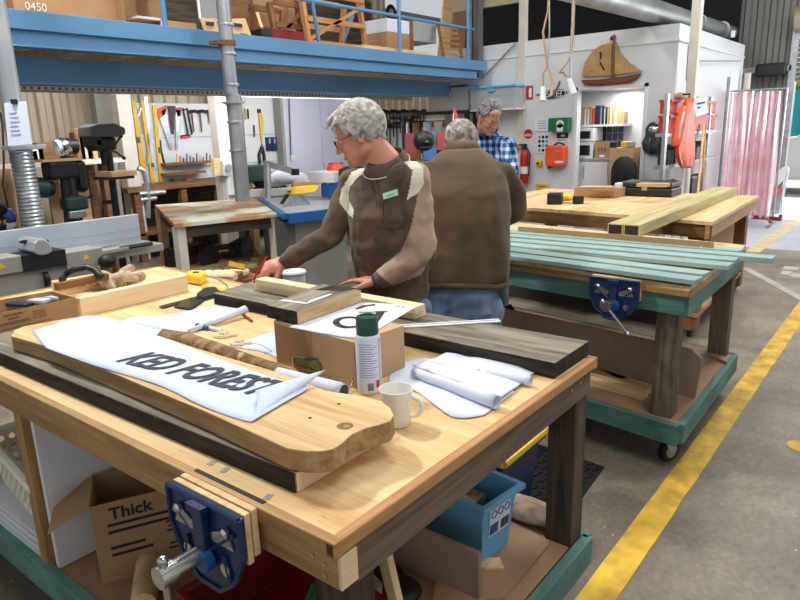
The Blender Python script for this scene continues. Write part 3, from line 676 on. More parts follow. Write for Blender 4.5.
for k in range(6):
    tag(mesh('fabric_scrap', B().ell(cc+V((random.uniform(-.08, .08), random.uniform(-.12, .12), .12+k*.012)), (.08, .06, .035), rot(random.random(), random.random(), random.random()*3)), 'rag' if k % 2 else 'white', smooth=True), 'crumpled cloth scrap inside the cream basket', 'cloth', 'cloth scraps in the basket')
for k, (dz, dy) in enumerate(((0, 0), (.016, -.02), (.032, .01), (.048, -.01))):
    tag(mesh('white_sheet', B().bb((.725+k*.006, 2.13+dy*.0, ZS+dz), (1.2, 2.95+dy, ZS+dz+.014)), 'white'), 'white flat panel in the stack under the cream basket', 'panel', 'white panels stacked under the basket')
for (x, y, z) in ((10, 440, .60), (2, 452, .56), (22, 447, .58)):
    p = PX(x, y, .95); tag(mesh('wood_offcut', B().ell((p.x+.08, p.y, .54+random.random()*.02), (.07, .08, .025), rot(.2, .3, random.random()*3), u=9, v=6), 'slab'), 'rounded timber offcut on top of the cream basket', 'offcut', 'offcuts heaped on the basket')
tag(mesh('timber_log', B().tube([G(158, 590, .31)+V((-.06, -.02, 0)), G(158, 590, .31)+V((.06, .15, 0))], .036, 14), 'slab', smooth=True), 'short round timber post lying on the lower shelf in front of the opened carton', 'timber post')
for (a, c, w) in (((100, 600), (150, 570), .03), ((120, 612), (190, 585), .04)):
    pass
rt = thing('tool_tray', 'dark red plastic tool tray under the vise on the lower shelf', 'tool tray', (1.0, 1.2, ZS)); 
bpy.data.objects.remove(rt)
rt = tubshape('tool_tray', 'tool tray', 'dark red plastic tool tray under the vise on the lower shelf', V((.80, 1.02, ZS)), V((.99, -.12, 0)).normalized(), V((.12, .99, 0)).normalized(), .30, .42, .12, .02, 'dkred', 0)
tag(mesh('screwdriver', B().tube([(.90, 1.08, .41), (1.03, 1.15, .415)], .014, 8).tube([(1.03, 1.15, .415), (1.12, 1.2, .41)], .004, 6).bb((.83, 1.02, .385), (.87, 1.2, .397)), 'green', smooth=True), 'green handled tool lying across the dark red tray', 'tool')
tag(board('loose_strip', (.80, 1.02, .415), (1.0, .82, .36), .05, .012, 'pine'), 'pale strip of timber leaning over the edge of the dark red tray', 'offcut')
for k, (x, y) in enumerate(((400, 588), (385, 596), (415, 598))):
    p = G(x, y, .3); tag(mesh('fabric_bag', B().ell(p+V((0, .06, 0)), (.07, .06, .03), rz(k)), 'black' if k != 1 else 'rag', smooth=True), ('dark bag bundled behind the near bench leg', 'brown cloth bundle between the dark bags behind the near bench leg', 'dark bag bundled behind the near bench leg')[k], 'bag', None if k == 1 else 'dark bags behind the near leg')
# floor mat and tote beyond the bench
m0 = [G(x, y, 0) for x, y in ((500, 512), (560, 505), (592, 467), (540, 452), (500, 470))]
mt = thing('rubber_mat', 'black ribbed rubber mat on the concrete between the two benches', 'mat', (2.55, 1.2, 0))
m0 = [V((2.3, 1.0, 0)), V((2.82, 1.04, 0)), V((2.88, 1.75, 0)), V((2.34, 1.72, 0))]
mesh('base', B().prism(m0, (0, 0, .006)), 'rubber', mt)
b = B()
for i in range(12):
    for j in range(16):
        if (i+j) % 2: b.box((2.36+i*.04, 1.06+j*.041, .009), (.030, .012, .008), rz(.6))
        else: b.box((2.36+i*.04, 1.06+j*.041, .009), (.030, .012, .008), rz(-.6))
o = mesh('tread', b, 'rubber', mt)
tt = tubshape('storage_tote', 'tote', 'dark blue storage tote with a yellow rim on the floor beyond the bench end', V((2.02, 1.16, .0)), V((1, .0, 0)), V((0, 1, 0)), .26, .28, .36, .03, 'vise', 0)
c0 = V((1.97, 1.11, .375)); b = B().tube([c0, c0+V((.36, 0, 0)), c0+V((.36, .38, 0)), c0+V((0, .38, 0)), c0], .018, 8); mesh('rim_band', b, 'yellow', tt, smooth=True)
mesh('lid', B().bb((1.98, 1.12, .385), (2.32, 1.48, .40)), 'vise', tt, bevel=.008)

# ================================================================ THINGS ON THE MAIN BENCH
pa, pb = G(295, 473, .945), G(0, 352, .945)
d = (pb-pa).normalized(); wv = V((d.y, -d.x, 0)); pz = V((0, 0, -.0225))
W0 = .23; p0 = pa+wv*W0/2+pz; p1 = pa+d*1.60+wv*W0/2+pz
t = thing('weathered_plank', 'long weathered dark plank lying along the front edge of the bench under the pine slab', 'plank', (pa+pb)/2-V((0, 0, .045)))
board('plank', p0, p1, W0, .0445, 'dark_top', t)
board('charred_edge', pa+V((0, 0, -.0225))-wv*.0015+d*.001, pa+d*1.60-wv*.0015+V((0, 0, -.0225)), .004, .043, 'black_edge', t)
board('sawn_end', pa+pz-d*.001+wv*.002, pa+pz-d*.001+wv*(W0-.002), .003, .043, 'pale_pine', t)
# pine slab with a rounded end
ZT = .995
o = [(11, 336), (14, 330), (24, 326), (92, 314), (100, 316), (200, 349), (275, 371), (325, 390), (362, 396), (382, 401), (391, 408), (394, 415), (390, 421), (378, 425), (366, 428), (352, 434), (341, 444), (333, 449), (322, 451), (305, 451), (287, 448), (200, 409), (50, 347)]
sl = thing('pine_slab', 'long pale pine slab with a rounded knotty end carrying the lettered banner', 'slab', (.95, 1.6, .946))
Ms = frame((.93, .95, ZT), (.93, 2.4, ZT)); iv = Ms.inverted()
top = [iv @ G(x, y, ZT) for x, y in o]
b = B(); b.prism([p+V((0, 0, -.0485)) for p in top], (0, 0, .0485)); me = mesh('slab', b, ['slab', 'slab_edge'], sl, Ms, bevel=.003)
for p in me.data.polygons:
    if abs(p.normal.z) < .5: p.material_index = 1
kc = iv @ G(345, 426, ZT)
mesh('knot', B().lathe([(.018, 0), (.016, .0006)], kc, seg=20), 'brown', sl, Ms); mesh('knot', B().lathe([(.008, 0), (.007, .0012)], kc+V((-.004, 0, 0)), seg=14), 'slab_edge', sl, Ms)
for x, y in ((310, 418), (339, 404)): mesh('nail_hole', B().lathe([(.0042, 0), (.0042, .0008)], iv @ G(x, y, ZT), seg=10), 'ink2', sl, Ms)
# lettered banner
def sheet(name, near, farp, mat, label, cat='paper', nu=None, z0=.998, group=None, solid=.0008, wob=.0015, n=10, parent=None):
    """near/farp: matching lists of (px, py, lift)"""
    near = [G(x, y, z0)+V((0, 0, l)) if l < .5 else G(x, y, l) for x, y, l in near]; farp = [G(x, y, z0)+V((0, 0, l)) if l < .5 else G(x, y, l) for x, y, l in farp]
    def interp(L, t):
        t *= len(L)-1; i = min(int(t), len(L)-2); f = t-i
        p = [L[max(i-1, 0)], L[i], L[i+1], L[min(i+2, len(L)-1)]]
        return .5*((2*p[1])+(p[2]-p[0])*f+(2*p[0]-5*p[1]+4*p[2]-p[3])*f*f+(3*p[1]-p[0]-3*p[2]+p[3])*f**3)
    def f(u, v):
        a, c = interp(near, u), interp(farp, u); p = a.lerp(c, v); p.z += abs(noise.noise(p*9))*wob; return p
    m = mesh(name, B().grid(f, n*(len(near)-1), 8), mat, parent, smooth='full', solid=solid)
    if label: tag(m, label, cat, group)
    return m
# near edge then far edge, right end curls up and over
bn = thing('paper_banner', 'long white paper banner with grey brush lettering on the pine slab, right end curled up', 'banner', (.95, 1.6, ZT))
sheet('paper', [(46, 348, 0), (90, 364, 0), (158, 385, 0), (200, 405, 0), (246, 421, 0), (254, 419, .006), (258, 408, .018), (256, 401, .026)],
      [(32, 331, 0), (95, 316, 0), (161, 337, 0), (203, 353, 0), (298, 386, 0), (306, 387, .006), (318, 383, .018), (326, 379, .024)], 'paper_b', None, n=6, parent=bn, z0=.9975)
a, c = G(128, 357, .999), G(276, 392, .999); dr = (c-a); L = dr.length; mid = (a+c)/2; up = V((-dr.y, dr.x, 0)).normalized()
if up.x < 0: up = -up
b = text_b('KED FOREST', .135, extrude=.0004, bold=.0030, shear=.45)
xs = [v.co.x for v in b.bm.verts]; s = L/(max(xs)-min(xs))
fm = face_m(mid+up*.003+V((0, 0, .0015)), dr, up) @ Matrix.Diagonal((s, 1.02, 1, 1)) @ Matrix.Translation((-(max(xs)+min(xs))/2, 0, 0))
mesh('brush_lettering', b, 'ink', bn, fm)
# branch
pts = [G(x, y, z) for x, y, z in ((150, 334, 1.015), (175, 338, 1.012), (200, 346, 1.0), (225, 356, .985), (250, 362, .97), (275, 370, .955), (292, 374, .95))]
pts = [G(x, y, .93) for x, y in ((162, 340), (185, 342), (215, 352), (245, 362), (275, 370), (296, 378))]
b = B(); b.tube([p+V((0, 0, .0)) for p in pts], [.034, .034, .03, .027, .024, .021], 18)
for v in b.bm.verts: v.co += v.co.normalized()*0+V((noise.noise(v.co*30), noise.noise(v.co*31+V((5, 0, 0))), noise.noise(v.co*29+V((0, 7, 0)))))*.006
M['bark'] = wood('bark', (70, 50, 36), (170, 138, 100), .85, 10, 3., .8, stain=((205, 170, 120), 16, .6))
tag(mesh('branch', b, 'bark', smooth=True), 'short barked branch lying behind the lettered banner', 'branch')
# pale letters cut from wood
for k, (x, y, s) in enumerate(((222, 335, 1), (238, 343, .9))):
    c = G(x, y, .905); pts = [c+V((.020*math.cos(a)*1.1, .030*math.sin(a), 0))*s for a in [2*PI*j/18 for j in range(16)]]+[c+V((.03, -.045, 0))*s]
    tag(mesh('cut_out_letter', B().tube(pts, .0075, 6), 'pale_pine', smooth=True), ('pale ring-shaped wooden cut-out behind the branch, the left of two', 'pale ring-shaped wooden cut-out behind the branch, the right of two')[k], 'wooden letter')
s1 = sheet('instruction_sheet', [(119, 322, 0), (140, 329, 0), (152, 336, 0)], [(140, 315, 0), (165, 322, 0), (200, 330, 0)], 'paper_b', 'pale sheet of faint writing lying flat at the left end of the branch', z0=.902)
for k in range(4):
    p, q = G(132+k*4, 322+k*2, .9045), G(160+k*6, 327+k*1.5, .9045); mesh('printed_line', B().tube([p, q], .0005, 4), 'grey', s1)
rs = thing('curled_sheet', 'white sheet with its far edge curled up behind the branch', 'paper', G(195, 318, .9))
sheet('sheet', [(187, 331, 0), (205, 328, 0.004), (245, 312, .01)], [(150, 318, 0), (182, 312, 0.0), (215, 306, .004)], 'paper_b', None, z0=.902, parent=rs)
b = B(); A, Bq = G(189, 331, .91), G(246, 309, .93); b.tube([A, Bq], [.008, .016], 14, cap=False, flat=.7); mesh('rolled_edge', b, 'paper', rs, smooth=True, solid=.0008)
s2 = sheet('sketch_sheet', [(232, 347, 0), (262, 352, 0), (280, 360, 0)], [(262, 335, 0), (278, 332, 0), (284, 340, 0)], 'paper_b', 'pale sheet with a faint drawing under the left side of the cardboard box', z0=.902)
mesh('pen_drawing', B().tube([G(x, y, .9055) for x, y in ((240, 346), (248, 342), (262, 345), (272, 351), (265, 354))], .0006, 4), 'ink_blue', s2)
t = thing('marker_pen', 'blue capped marker lying beside the curled sheet', 'pen', G(204, 328, .9))
mesh('barrel', B().tube([G(208, 327, .91), G(222, 331, .91)], .007, 8), 'white', t, smooth=True); mesh('cap', B().tube([G(197, 325, .91), G(208, 328, .91)], .009, 8), 'blue', t, smooth=True)
tag(mesh('pencil', B().tube([G(241, 313, .906), G(252, 321, .906)], .005, 8), 'red', smooth=True), 'red pencil lying on the bench left of the timber block', 'pencil')
t = thing('mobile_phone', 'black mobile phone lying face up on the bench', 'phone', G(189, 304, .9))
pq = [G(x, y, .901) for x, y in ((174, 308), (191, 311), (204, 302), (190, 299))]
mesh('case', B().prism(pq, (0, 0, .008)), 'black', t, bevel=.003); c = sum(pq, V())/4; mesh('screen', B().prism([c+(p-c)*.88+V((0, 0, .0085)) for p in pq], (0, 0, .0006)), 'glassy', t)
t = thing('sliding_bevel', 'dark steel blade with a black handle lying behind the phone', 'tool', G(180, 297, .9))
mesh('blade', B().prism([G(x, y, .902) for x, y in ((159, 307), (162, 309), (203, 298), (200, 296))], (0, 0, .004)), 'iron', t)
mesh('grip', B().prism([G(x, y, .903) for x, y in ((197, 297), (203, 301), (221, 296), (216, 290), (205, 291))], (0, 0, .018)), 'black', t, bevel=.004)
t = thing('tape_measure', 'yellow tape measure with its blade pulled out beyond the dark plank', 'tape measure', G(195, 280, .9))
mesh('case', B().prism([G(x, y, .903) for x, y in ((185, 283), (201, 286), (208, 281), (192, 278))], (0, 0, .048)), 'yellow', t, bevel=.012)
mesh('case_badge', B().lathe([(.016, 0), (.016, .002)], G(197, 282, .903)+V((0, 0, .048)), seg=14), 'black', t)
mesh('blade', B().prism([G(x, y, .905) for x, y in ((203, 285.5), (202, 288.5), (224, 292.5), (226, 290.5))], (0, 0, .006)), 'level', t)
tag(mesh('wire', B().tube([G(x, y, .904) for x, y in ((186, 275), (200, 275), (215, 278), (226, 284), (229, 291))], .003, 5), 'chrome', smooth=True), 'thin bent wire lying around the tape measure', 'wire')
# pine board on edge, push block, rag
pa, pb = G(75, 318, .9), G(183, 292, .9); up3 = V((0, 0, .04)); wv = V((.035, .01, 0))
tag(board('pine_board', pa+V((.02, .005, .04)), pb+V((.02, .005, .04)), .045, .078, 'pale_pine', bevel=.003), 'clean pale pine board standing on edge at the far left of the bench', 'board')
t = thing('push_block', 'wooden table saw push block with a black arched handle', 'push block', G(80, 292, .9))
a, c = G(50, 297, .9), G(107, 287, .9); board('base', a+V((.02, 0, .035)), c+V((.02, 0, .035)), .045, .07, 'pine', t, bevel=.003)
a2, c2 = G(56, 287, .98), G(107, 276, .98); board('upper_block', a2, c2, .035, .03, 'brown', t, bevel=.002)
fm = face_m((a+c)/2+V((.02, 0, .042)), c-a, (0, 0, 1)); n_ = (fm.to_3x3() @ V((0, 0, 1)));
text('TABLE SAW', .042, Matrix.Translation(n_*.0235) @ fm, 'ink_brown', t, name='handwritten_name')
h = [G(62, 280, .985), G(66, 274, 1.0), G(75, 269, 1.03), G(86, 267, 1.03), G(95, 270, 1.02), G(101, 277, .99)]
mesh('handle', B().tube(h, [.016, .014, .014, .014, .016, .018], 10), 'black', t, smooth=True)
b = B(); c = G(118, 282, .93)
for k in range(9):
    a = random.random()*6; q = c+V((random.uniform(-.06, .06), random.uniform(-.07, .07), random.uniform(-.01, .03))); b.chain([q, q+V((.05*math.cos(a), .05*math.sin(a), .012)), q+V((.08*math.cos(a+.8), .08*math.sin(a+.8), -.01))], [.028, .024, .018], 8)
b = remesh(b, .006, 2)
tag(mesh('rag', b, 'rag', smooth='full'), 'crumpled brown rag lying beside the push block', 'rag')
# small carton at the left edge
bq = [G(x, y, .9) for x, y in ((-62, 359), (79, 323), (77, 302), (-60, 330))]
bq = [V((.76, 2.54, .9)), V((1.155, 2.54, .9))]; dn = V((-1, 0, 0)); nv = V((0, 1, 0))
bq = [bq[0], bq[1], bq[1]+nv*.2, bq[0]+nv*.26]
cb = flute_carton('small_carton', 'small open brown carton with printed brown lettering at the left end of the bench', bq, .108)
fm = face_m(bq[1]+dn*.20+V((0, 0, .068))-nv*.001, -dn, (0, 0, 1))
for k, (s_, z_, y_) in enumerate((('KNEW BOARD', .010, .026), ('QUALITY', .010, .013), ('WOODSTARTS', .016, -.004))): text(s_, z_, fm @ Matrix.Translation((-.03, y_, 0)), 'ink_brown', cb, name='printed_text')
for k in range(4): mesh('printed_line', B().box((.06, .02-k*.008, 0), (.05, .0025, .0004)), 'ink_brown', cb, fm)
mesh('printed_line', B().box((-.0, -.022, 0), (.2, .0015, .0004)), 'ink_brown', cb, fm)
for k, (x, y, mt_) in enumerate(((18, 310, 'vise'), (35, 306, 'paper'), (50, 303, 'paper_b'))):
    p = G(x, y-6, .985); tag(board('packet', p+V((-.02, .05, 0)), p+V((.02, -.06, 0)), .04, .012, mt_), ('dark blue packet inside the small carton', 'white packet inside the small carton', 'pale packet at the right inside the small carton')[k], 'packet')
# cardboard box holding the second banner
q0, q1, q2 = G(277, 362, .9), G(356, 389, .9), G(405, 369, .9); q3 = q0+q2-q1
cb = flute_carton('cardboard_box', 'plain closed cardboard box on the bench under the timber block', [q0, q1, q2, q3], .137, 'carton_lt', open_=False)
mesh('tape_fold', B().prism([q0.lerp(q1, .40)+V((0, 0, .136))-V((.001, 0, 0)), q0.lerp(q1, .5)+V((0, 0, .136))-V((.001, 0, 0)), q0.lerp(q1, .5)+V((-.001, 0, 0)), q0.lerp(q1, .48)+V((-.001, 0, 0))], (.001, 0, 0)), 'carton', cb)
mesh('shut_flap', B().prism([q0.lerp(q1, .02)+V((-.002, 0, .13)), q0.lerp(q1, .42)+V((-.002, 0, .13)), q0.lerp(q1, .50)+V((-.002, 0, .03)), q0.lerp(q1, .02)+V((-.002, 0, .002))], (.002, 0, 0)), 'carton', cb)
b2 = thing('paper_banner', 'white paper banner with black brush letters draped over the cardboard box', 'banner', (1.4, 1.3, 1.037))
sheet('paper', [(289, 327, 0), (325, 334, 0), (355, 338, 0), (372, 333, .0)], [(330, 312, .0), (357, 303, 0), (388, 304, 0), (417, 306, -.002)], 'paper', None, z0=1.039, parent=b2)
def brush(pts, r, par, z=1.0415, mat='ink2', nm='brush_stroke'):
    P = [G(x, y, z) for x, y in pts]; b = B(); n = len(P)
    L, R_ = [], []
    for k, p in enumerate(P):
        d = (P[min(k+1, n-1)]-P[max(k-1, 0)]).normalized(); s = V((-d.y, d.x, 0)); rr = r[k] if isinstance(r, list) else r
        L.append(b.bm.verts.new(p+s*rr)); R_.append(b.bm.verts.new(p-s*rr))
    for k in range(n-1): b._f([L[k], L[k+1], R_[k+1], R_[k]])
    return mesh(nm, b, mat, par)
brush([(349+13*math.cos(a), 322+5.0*math.sin(a)) for a in [2*PI*j/24 for j in range(25)]], [.006+.004*abs(math.sin(2*PI*j/48)) for j in range(25)], b2)
brush([(356, 309), (364, 306), (375, 304.5)], [.006, .011, .007], b2); brush([(381, 311), (377, 318), (374, 325)], [.014, .012, .006], b2); brush([(358, 312), (370, 312), (388, 311)], .004, b2)
brush([(395, 306), (400, 306)], .003, b2); brush([(402, 306.6), (405, 306.8)], .003, b2)
# timber block on the box
tp = [G(x, y, 1.082) for x, y in ((266, 305), (297, 311.5), (361, 290), (322, 283.5))]
t = thing('timber_block', 'thick block of timber with a dark top and pale end grain on the cardboard box', 'timber block', sum(tp, V())/4-V((0, 0, .042)))
Mb = frame(tp[0].lerp(tp[1], .5), tp[2].lerp(tp[3], .5)); ib = Mb.inverted()
bl = mesh('block', B().prism([ib @ p+V((0, 0, -.041)) for p in tp], (0, 0, .041)), ['dark_top', 'black_edge', 'slab'], t, Mb, bevel=.002)
for p in bl.data.polygons:
    if abs(p.normal.z) < .5:
        w_ = (Mb.to_3x3() @ p.normal); p.material_index = 1 if abs(w_.dot((tp[1]-tp[0]).normalized())) < .5 and w_.dot(tp[3]-tp[0]) < 0 else 2
mesh('paint_mark', B().prism([G(x, y, 1.0825) for x, y in ((278, 300.5), (306, 304), (310, 303.2), (284, 299.4))], (0, 0, .0006)).prism([G(x, y, 1.0825) for x, y in ((306, 304), (312, 302), (333, 294), (329, 294), (310, 300))], (0, 0, .0006)), 'white', t)
mesh('carved_patch', B().prism([G(x, y, 1.0825) for x, y in ((315, 290), (345, 291), (357, 288.5), (330, 285.5))], (0, 0, .0008)), 'black_edge', t)
# dark slab along the far edge and the two pine strips on it
tp = [G(x, y, .95) for x, y in ((213, 293), (555, 363), (592, 339), (417, 308), (246, 282.5))]
tp = [V((1.634, 2.33, .95)), V((1.634, .758, .95)), V((1.872, .758, .95)), V((1.862, 2.36, .95))]
Mb = frame((1.75, .75, .95), (1.75, 2.3, .95)); ib = Mb.inverted()
t = thing('dark_slab', 'long weathered grey-black slab lying along the far side of the bench', 'slab', (1.75, 1.5, .9))
bl = mesh('slab', B().prism([ib @ p+V((0, 0, -.048)) for p in tp], (0, 0, .048)), ['dark_top', 'black_edge'], t, Mb, bevel=.003)
for p in bl.data.polygons:
    if abs(p.normal.z) < .5: p.material_index = 1
for k in range(2):
    a, c = G(255, 287-5*k, .95+.014+.028*k), G(415, 316-5*k, .95+.014+.028*k)
    tag(board('pine_strip', a+V((.03, 0, 0)), c+V((.03, .0, 0)), .07-.012*k, .0265, 'pale_pine', bevel=.002), ('pale pine strip lying directly on the dark slab, the lower of the pair', 'pale pine strip on top of another strip, being marked in red pencil')[k], 'strip')
a, c = G(400, 326.5, .953), G(500, 320.5, .953)
t = thing('steel_rule', 'bright metal straightedge lying across the dark slab', 'ruler', (a+c)/2); board('blade', a, c, .034, .005, 'white', t); board('edge_line', a+V((0, 0, .003)), c+V((0, 0, .003)), .008, .001, 'grey', t)
# spray can
c = G(370, 391, .9); t = thing('spray_can', 'upright spray can with a dark green cap and white label', 'spray can', c)
mesh('can', B().lathe([(.031, 0), (.034, .004), (.0345, .008), (.0345, .158), (.032, .166), (.028, .170)], c, seg=32), 'paper', t, smooth=True)
mesh('cap', B().lathe([(.030, .158), (.0305, .16), (.0305, .212), (.028, .217), (.02, .218), (.018, .214), (.0, .214)], c, seg=32), 'cap', t, smooth=True)
mesh('base_rim', B().lathe([(.035, .001), (.0355, .004), (.035, .008)], c, seg=32), 'chrome', t, smooth=True)
fdir = (CAM-c); fdir.z = 0; fdir.normalize(); sd = V((-fdir.y, fdir.x, 0)); sd = sd if sd.dot(RT) > 0 else -sd
def curved(par, nm, th0, th1, z0, z1, r, mat):
    b = B(); n = 8; vs = [(c+(fdir*math.cos(a)+sd*math.sin(a))*r) for a in [th0+(th1-th0)*k/n for k in range(n+1)]]
    lo = [b.bm.verts.new((v.x, v.y, c.z+z0)) for v in vs]; hi = [b.bm.verts.new((v.x, v.y, c.z+z1)) for v in vs]
    for k in range(n): b._f([lo[k], lo[k+1], hi[k+1], hi[k]])
    return mesh(nm, b, mat, par)
for k in range(15): curved(t, 'label_line', -.8, .5+.25*math.sin(k*2.1), .052+k*.0066, .0535+k*.0066, .0349, 'ink_blue')
curved(t, 'label_stripe', .9, 1.25, .02, .16, .0349, 'grey_lt')
for k in range(9): curved(t, 'barcode_bar', -.15+k*.055, -.12+k*.055, .014, .036, .0349, 'ink2')
curved(t, 'hazard_mark', .55, .85, .02, .042, .035, 'ink_red')
# mug
c = G(397, 424, .9); t = thing('mug', 'plain white ceramic mug beside the rounded end of the slab', 'mug', c)
mesh('cup', B().lathe([(.026, 0), (.032, .002), (.034, .006), (.0405, .088), (.042, .094), (.0405, .0955), (.039, .094), (.0335, .012), (.001, .01)], c, seg=40), 'ceramic', t, smooth=True)
hp = [c+RT*(.036+.030*math.sin(a)*1.0)+V((0, 0, .052+.026*math.cos(a))) for a in [PI*j/12 for j in range(13)]]
for p in hp: pass
RTh = V((RT.x, RT.y, 0)).normalized(); hd = (RTh*.96-V((FW.x, FW.y, 0)).normalized()*.25).normalized()
hp = [c+hd*(.036+.028*math.sin(a))+V((0, 0, .050+.026*math.cos(a))) for a in [PI*j/12 for j in range(13)]]
mesh('handle', B().tube(hp, .0055, 10), 'ceramic', t, smooth=True)
# folded papers at the right
fp = thing('folded_papers', 'loosely rolled and folded white papers right of the mug', 'paper', G(460, 385, .9))
sheet('lower_sheet', [(388, 381, 0), (418, 393, 0), (452, 417, 0), (484, 416, 0)], [(392, 368, 0), (425, 360, .004), (470, 372, .006), (515, 392, 0)], 'paper', None, z0=.902, parent=fp, wob=.006)
sheet('upper_sheet', [(412, 368, .004), (450, 384, .012), (500, 402, .004)], [(450, 353, 0), (490, 362, .008), (534, 374, .002)], 'paper', None, z0=.906, parent=fp, wob=.012)
def roll(nm, a, c, r0, r1, par, mat='paper'):
    b = B(); d = (c-a).normalized(); u = V((0, 0, 1)); w_ = d.cross(u).normalized(); rows = []
    for k in range(9):
        p = a.lerp(c, k/8); row = []
        for j in range(28):
            th = j/27*2.5*PI*1.15; r = (r0+(r1-r0)*k/8)*(1-.28*j/27); row.append(p+(u*math.cos(th)+w_*math.sin(th))*r)
        rows.append(row)
    b.ringloft(rows, cap=False, closed=False); return mesh(nm, b, mat, par, smooth='full', solid=.0008)
roll('rolled_sheet', G(414, 372, .918), G(497, 402, .921), .014, .021, fp)
roll('curl', G(487, 372, .914), G(531, 381, .918), .010, .014, fp)
roll('fold', G(425, 361, .91), G(480, 372, .912), .006, .009, fp)
rp = thing('rolled_papers', 'rolled white paper with a dark green inside, lying left of the spray can', 'paper roll', G(310, 385, .9))
roll('outer_roll', G(279, 375, .928), G(344, 392, .928), .024, .026, rp)
mesh('inner_lining', B().tube([G(300, 380, .928), G(344, 391.5, .928)], .019, 14), 'dkgreen', rp, smooth=True)
roll('small_roll', G(300, 391, .912), G(349, 400, .912), .01, .012, rp)
ph = thing('photo_sleeve', 'printed leaf photo in a clear curved plastic sleeve behind the paper roll', 'photo', G(320, 365, .9))
mesh('photo', B().prism([G(x, y, z) for x, y, z in ((294, 366, .905), (330, 377, .905), (340, 372, .925), (318, 361, .95), (294, 357, .955))], (0, .002, 0)), 'leafg', ph)
mesh('sleeve_edge', B().tube([G(x, y, z) for x, y, z in ((293, 368, .905), (293, 357, .95), (320, 359, .955), (338, 364, .95), (349, 372, .94), (353, 382, .92), (347, 393, .905))], .003, 6), 'chrome', ph, smooth=True)

# ================================================================ SECOND BENCH
A2 = V((2.95, .752, 0)); W2 = V((1.18, .02, 0)); U2 = V((.150, .985, 0))
def b2(s, t_, z): p = A2+W2*s+U2*t_; return V((p.x, p.y, z))
t2 = thing('workbench', 'second workbench on castors with teal rails, stacked with pale green boards', 'workbench', b2(.5, .8, 0))
L2 = 2.35
quad_box('tabletop', [b2(0, 0, .9), b2(1, 0, .9), b2(1, L2, .9), b2(0, L2, .9)], .02, 'ply', t2)
board('edge_rail', b2(.008, .0, .866), b2(.008, L2, .866), .03, .030, 'rail2', t2); board('edge_rail', b2(0, .01, .866), b2(1, .01, .866), .03, .030, 'rail2', t2)
board('apron', b2(.02, .02, .805), b2(.02, L2, .805), .03, .09, 'teal', t2); board('apron', b2(.02, .02, .805), b2(.98, .02, .805), .03, .09, 'teal', t2); board('apron', b2(.97, .02, .77), b2(.97, L2, .77), .03, .10, 'teal', t2)
for s_, y_ in ((.07, .10), (.93, .08), (.06, L2-.1), (.94, L2-.1)): board('leg', b2(s_, y_, .245), b2(s_, y_, .88), .10, .085, 'leg2', t2, up=(1, 0, 0), bevel=.003)
quad_box('shelf', [b2(0.01, 0.01, .245), b2(1, 0.01, .245), b2(1, L2, .245), b2(0.01, L2, .245)], .018, 'mdf', t2)
board('shelf_rail', b2(0, 0, .195), b2(0, L2, .195), .04, .10, 'teal', t2, bevel=.003); board('shelf_rail', b2(0.02, 0, .195), b2(1, 0, .195), .04, .10, 'teal', t2, bevel=.003); board('shelf_rail', b2(1, 0, .195), b2(1, L2, .195), .04, .10, 'teal', t2)
castor(t2, *b2(.06, .08, 0)[:2], .148, -.4); castor(t2, *b2(.93, .07, 0)[:2], .148, .3); castor(t2, *b2(.06, L2-.1, 0)[:2], .148, .9); castor(t2, *b2(.93, L2-.1, 0)[:2], .148, .9)
v2p = PX(615, 285, 2.97)
v2 = vise(t2, 2.945, 1.085, .23, .895, .70, hang=(-.105, -.115), out=.0)
mesh('jaw_liner', B().bb((2.962, .97, .80), (3.0, 1.20, .902)), 'pine', v2)
for k, (e, s_) in enumerate((((699, 281), (500, 254.5)), ((707, 275), (500, 249.5)), ((731, 266.5), (500, 244.5)), ((737, 261), (500, 240)), ((774, 259.5), (500, 236)), ((742, 251.5), (500, 231.5)))):
    a, c = G(*e, .923), G(*s_, .923); c = a+(c-a)*1.0; dl = (c-a).normalized(); c = a+dl*2.1
    wd = .062 if k < 5 else .08
    tag(board('painted_board', a, c, wd*1.5, .022 if k != 4 else .026, 'teal_light', bevel=.002), 'pale green board on the second bench, ' + ('nearest to its front edge', 'second from its front edge', 'third from its front edge', 'fourth from its front edge', 'its end sticking out furthest past the bench', 'the furthest from its front edge')[k], 'board')
a, c = G(518, 236, .902), G(713, 254, .902); dd = (c-a).normalized(); nn = V((-dd.y, dd.x, 0)); nn = nn if nn.x > 0 else -nn
t = thing('cardboard_tray', 'long low cardboard tray lying behind the green boards', 'tray', (a+c)/2)
board('front_side', a+V((0, 0, .032)), c+V((0, 0, .032)), .004, .064, 'carton', t, up=(0, 0, 1)); board('base', a+nn*.12+V((0, 0, .002)), c+nn*.12+V((0, 0, .002)), .24, .004, 'carton', t)
mesh('staple', B().box(c-dd*.06-nn*.003+V((0, 0, .03)), (.01, .01, .012)), 'white', t)
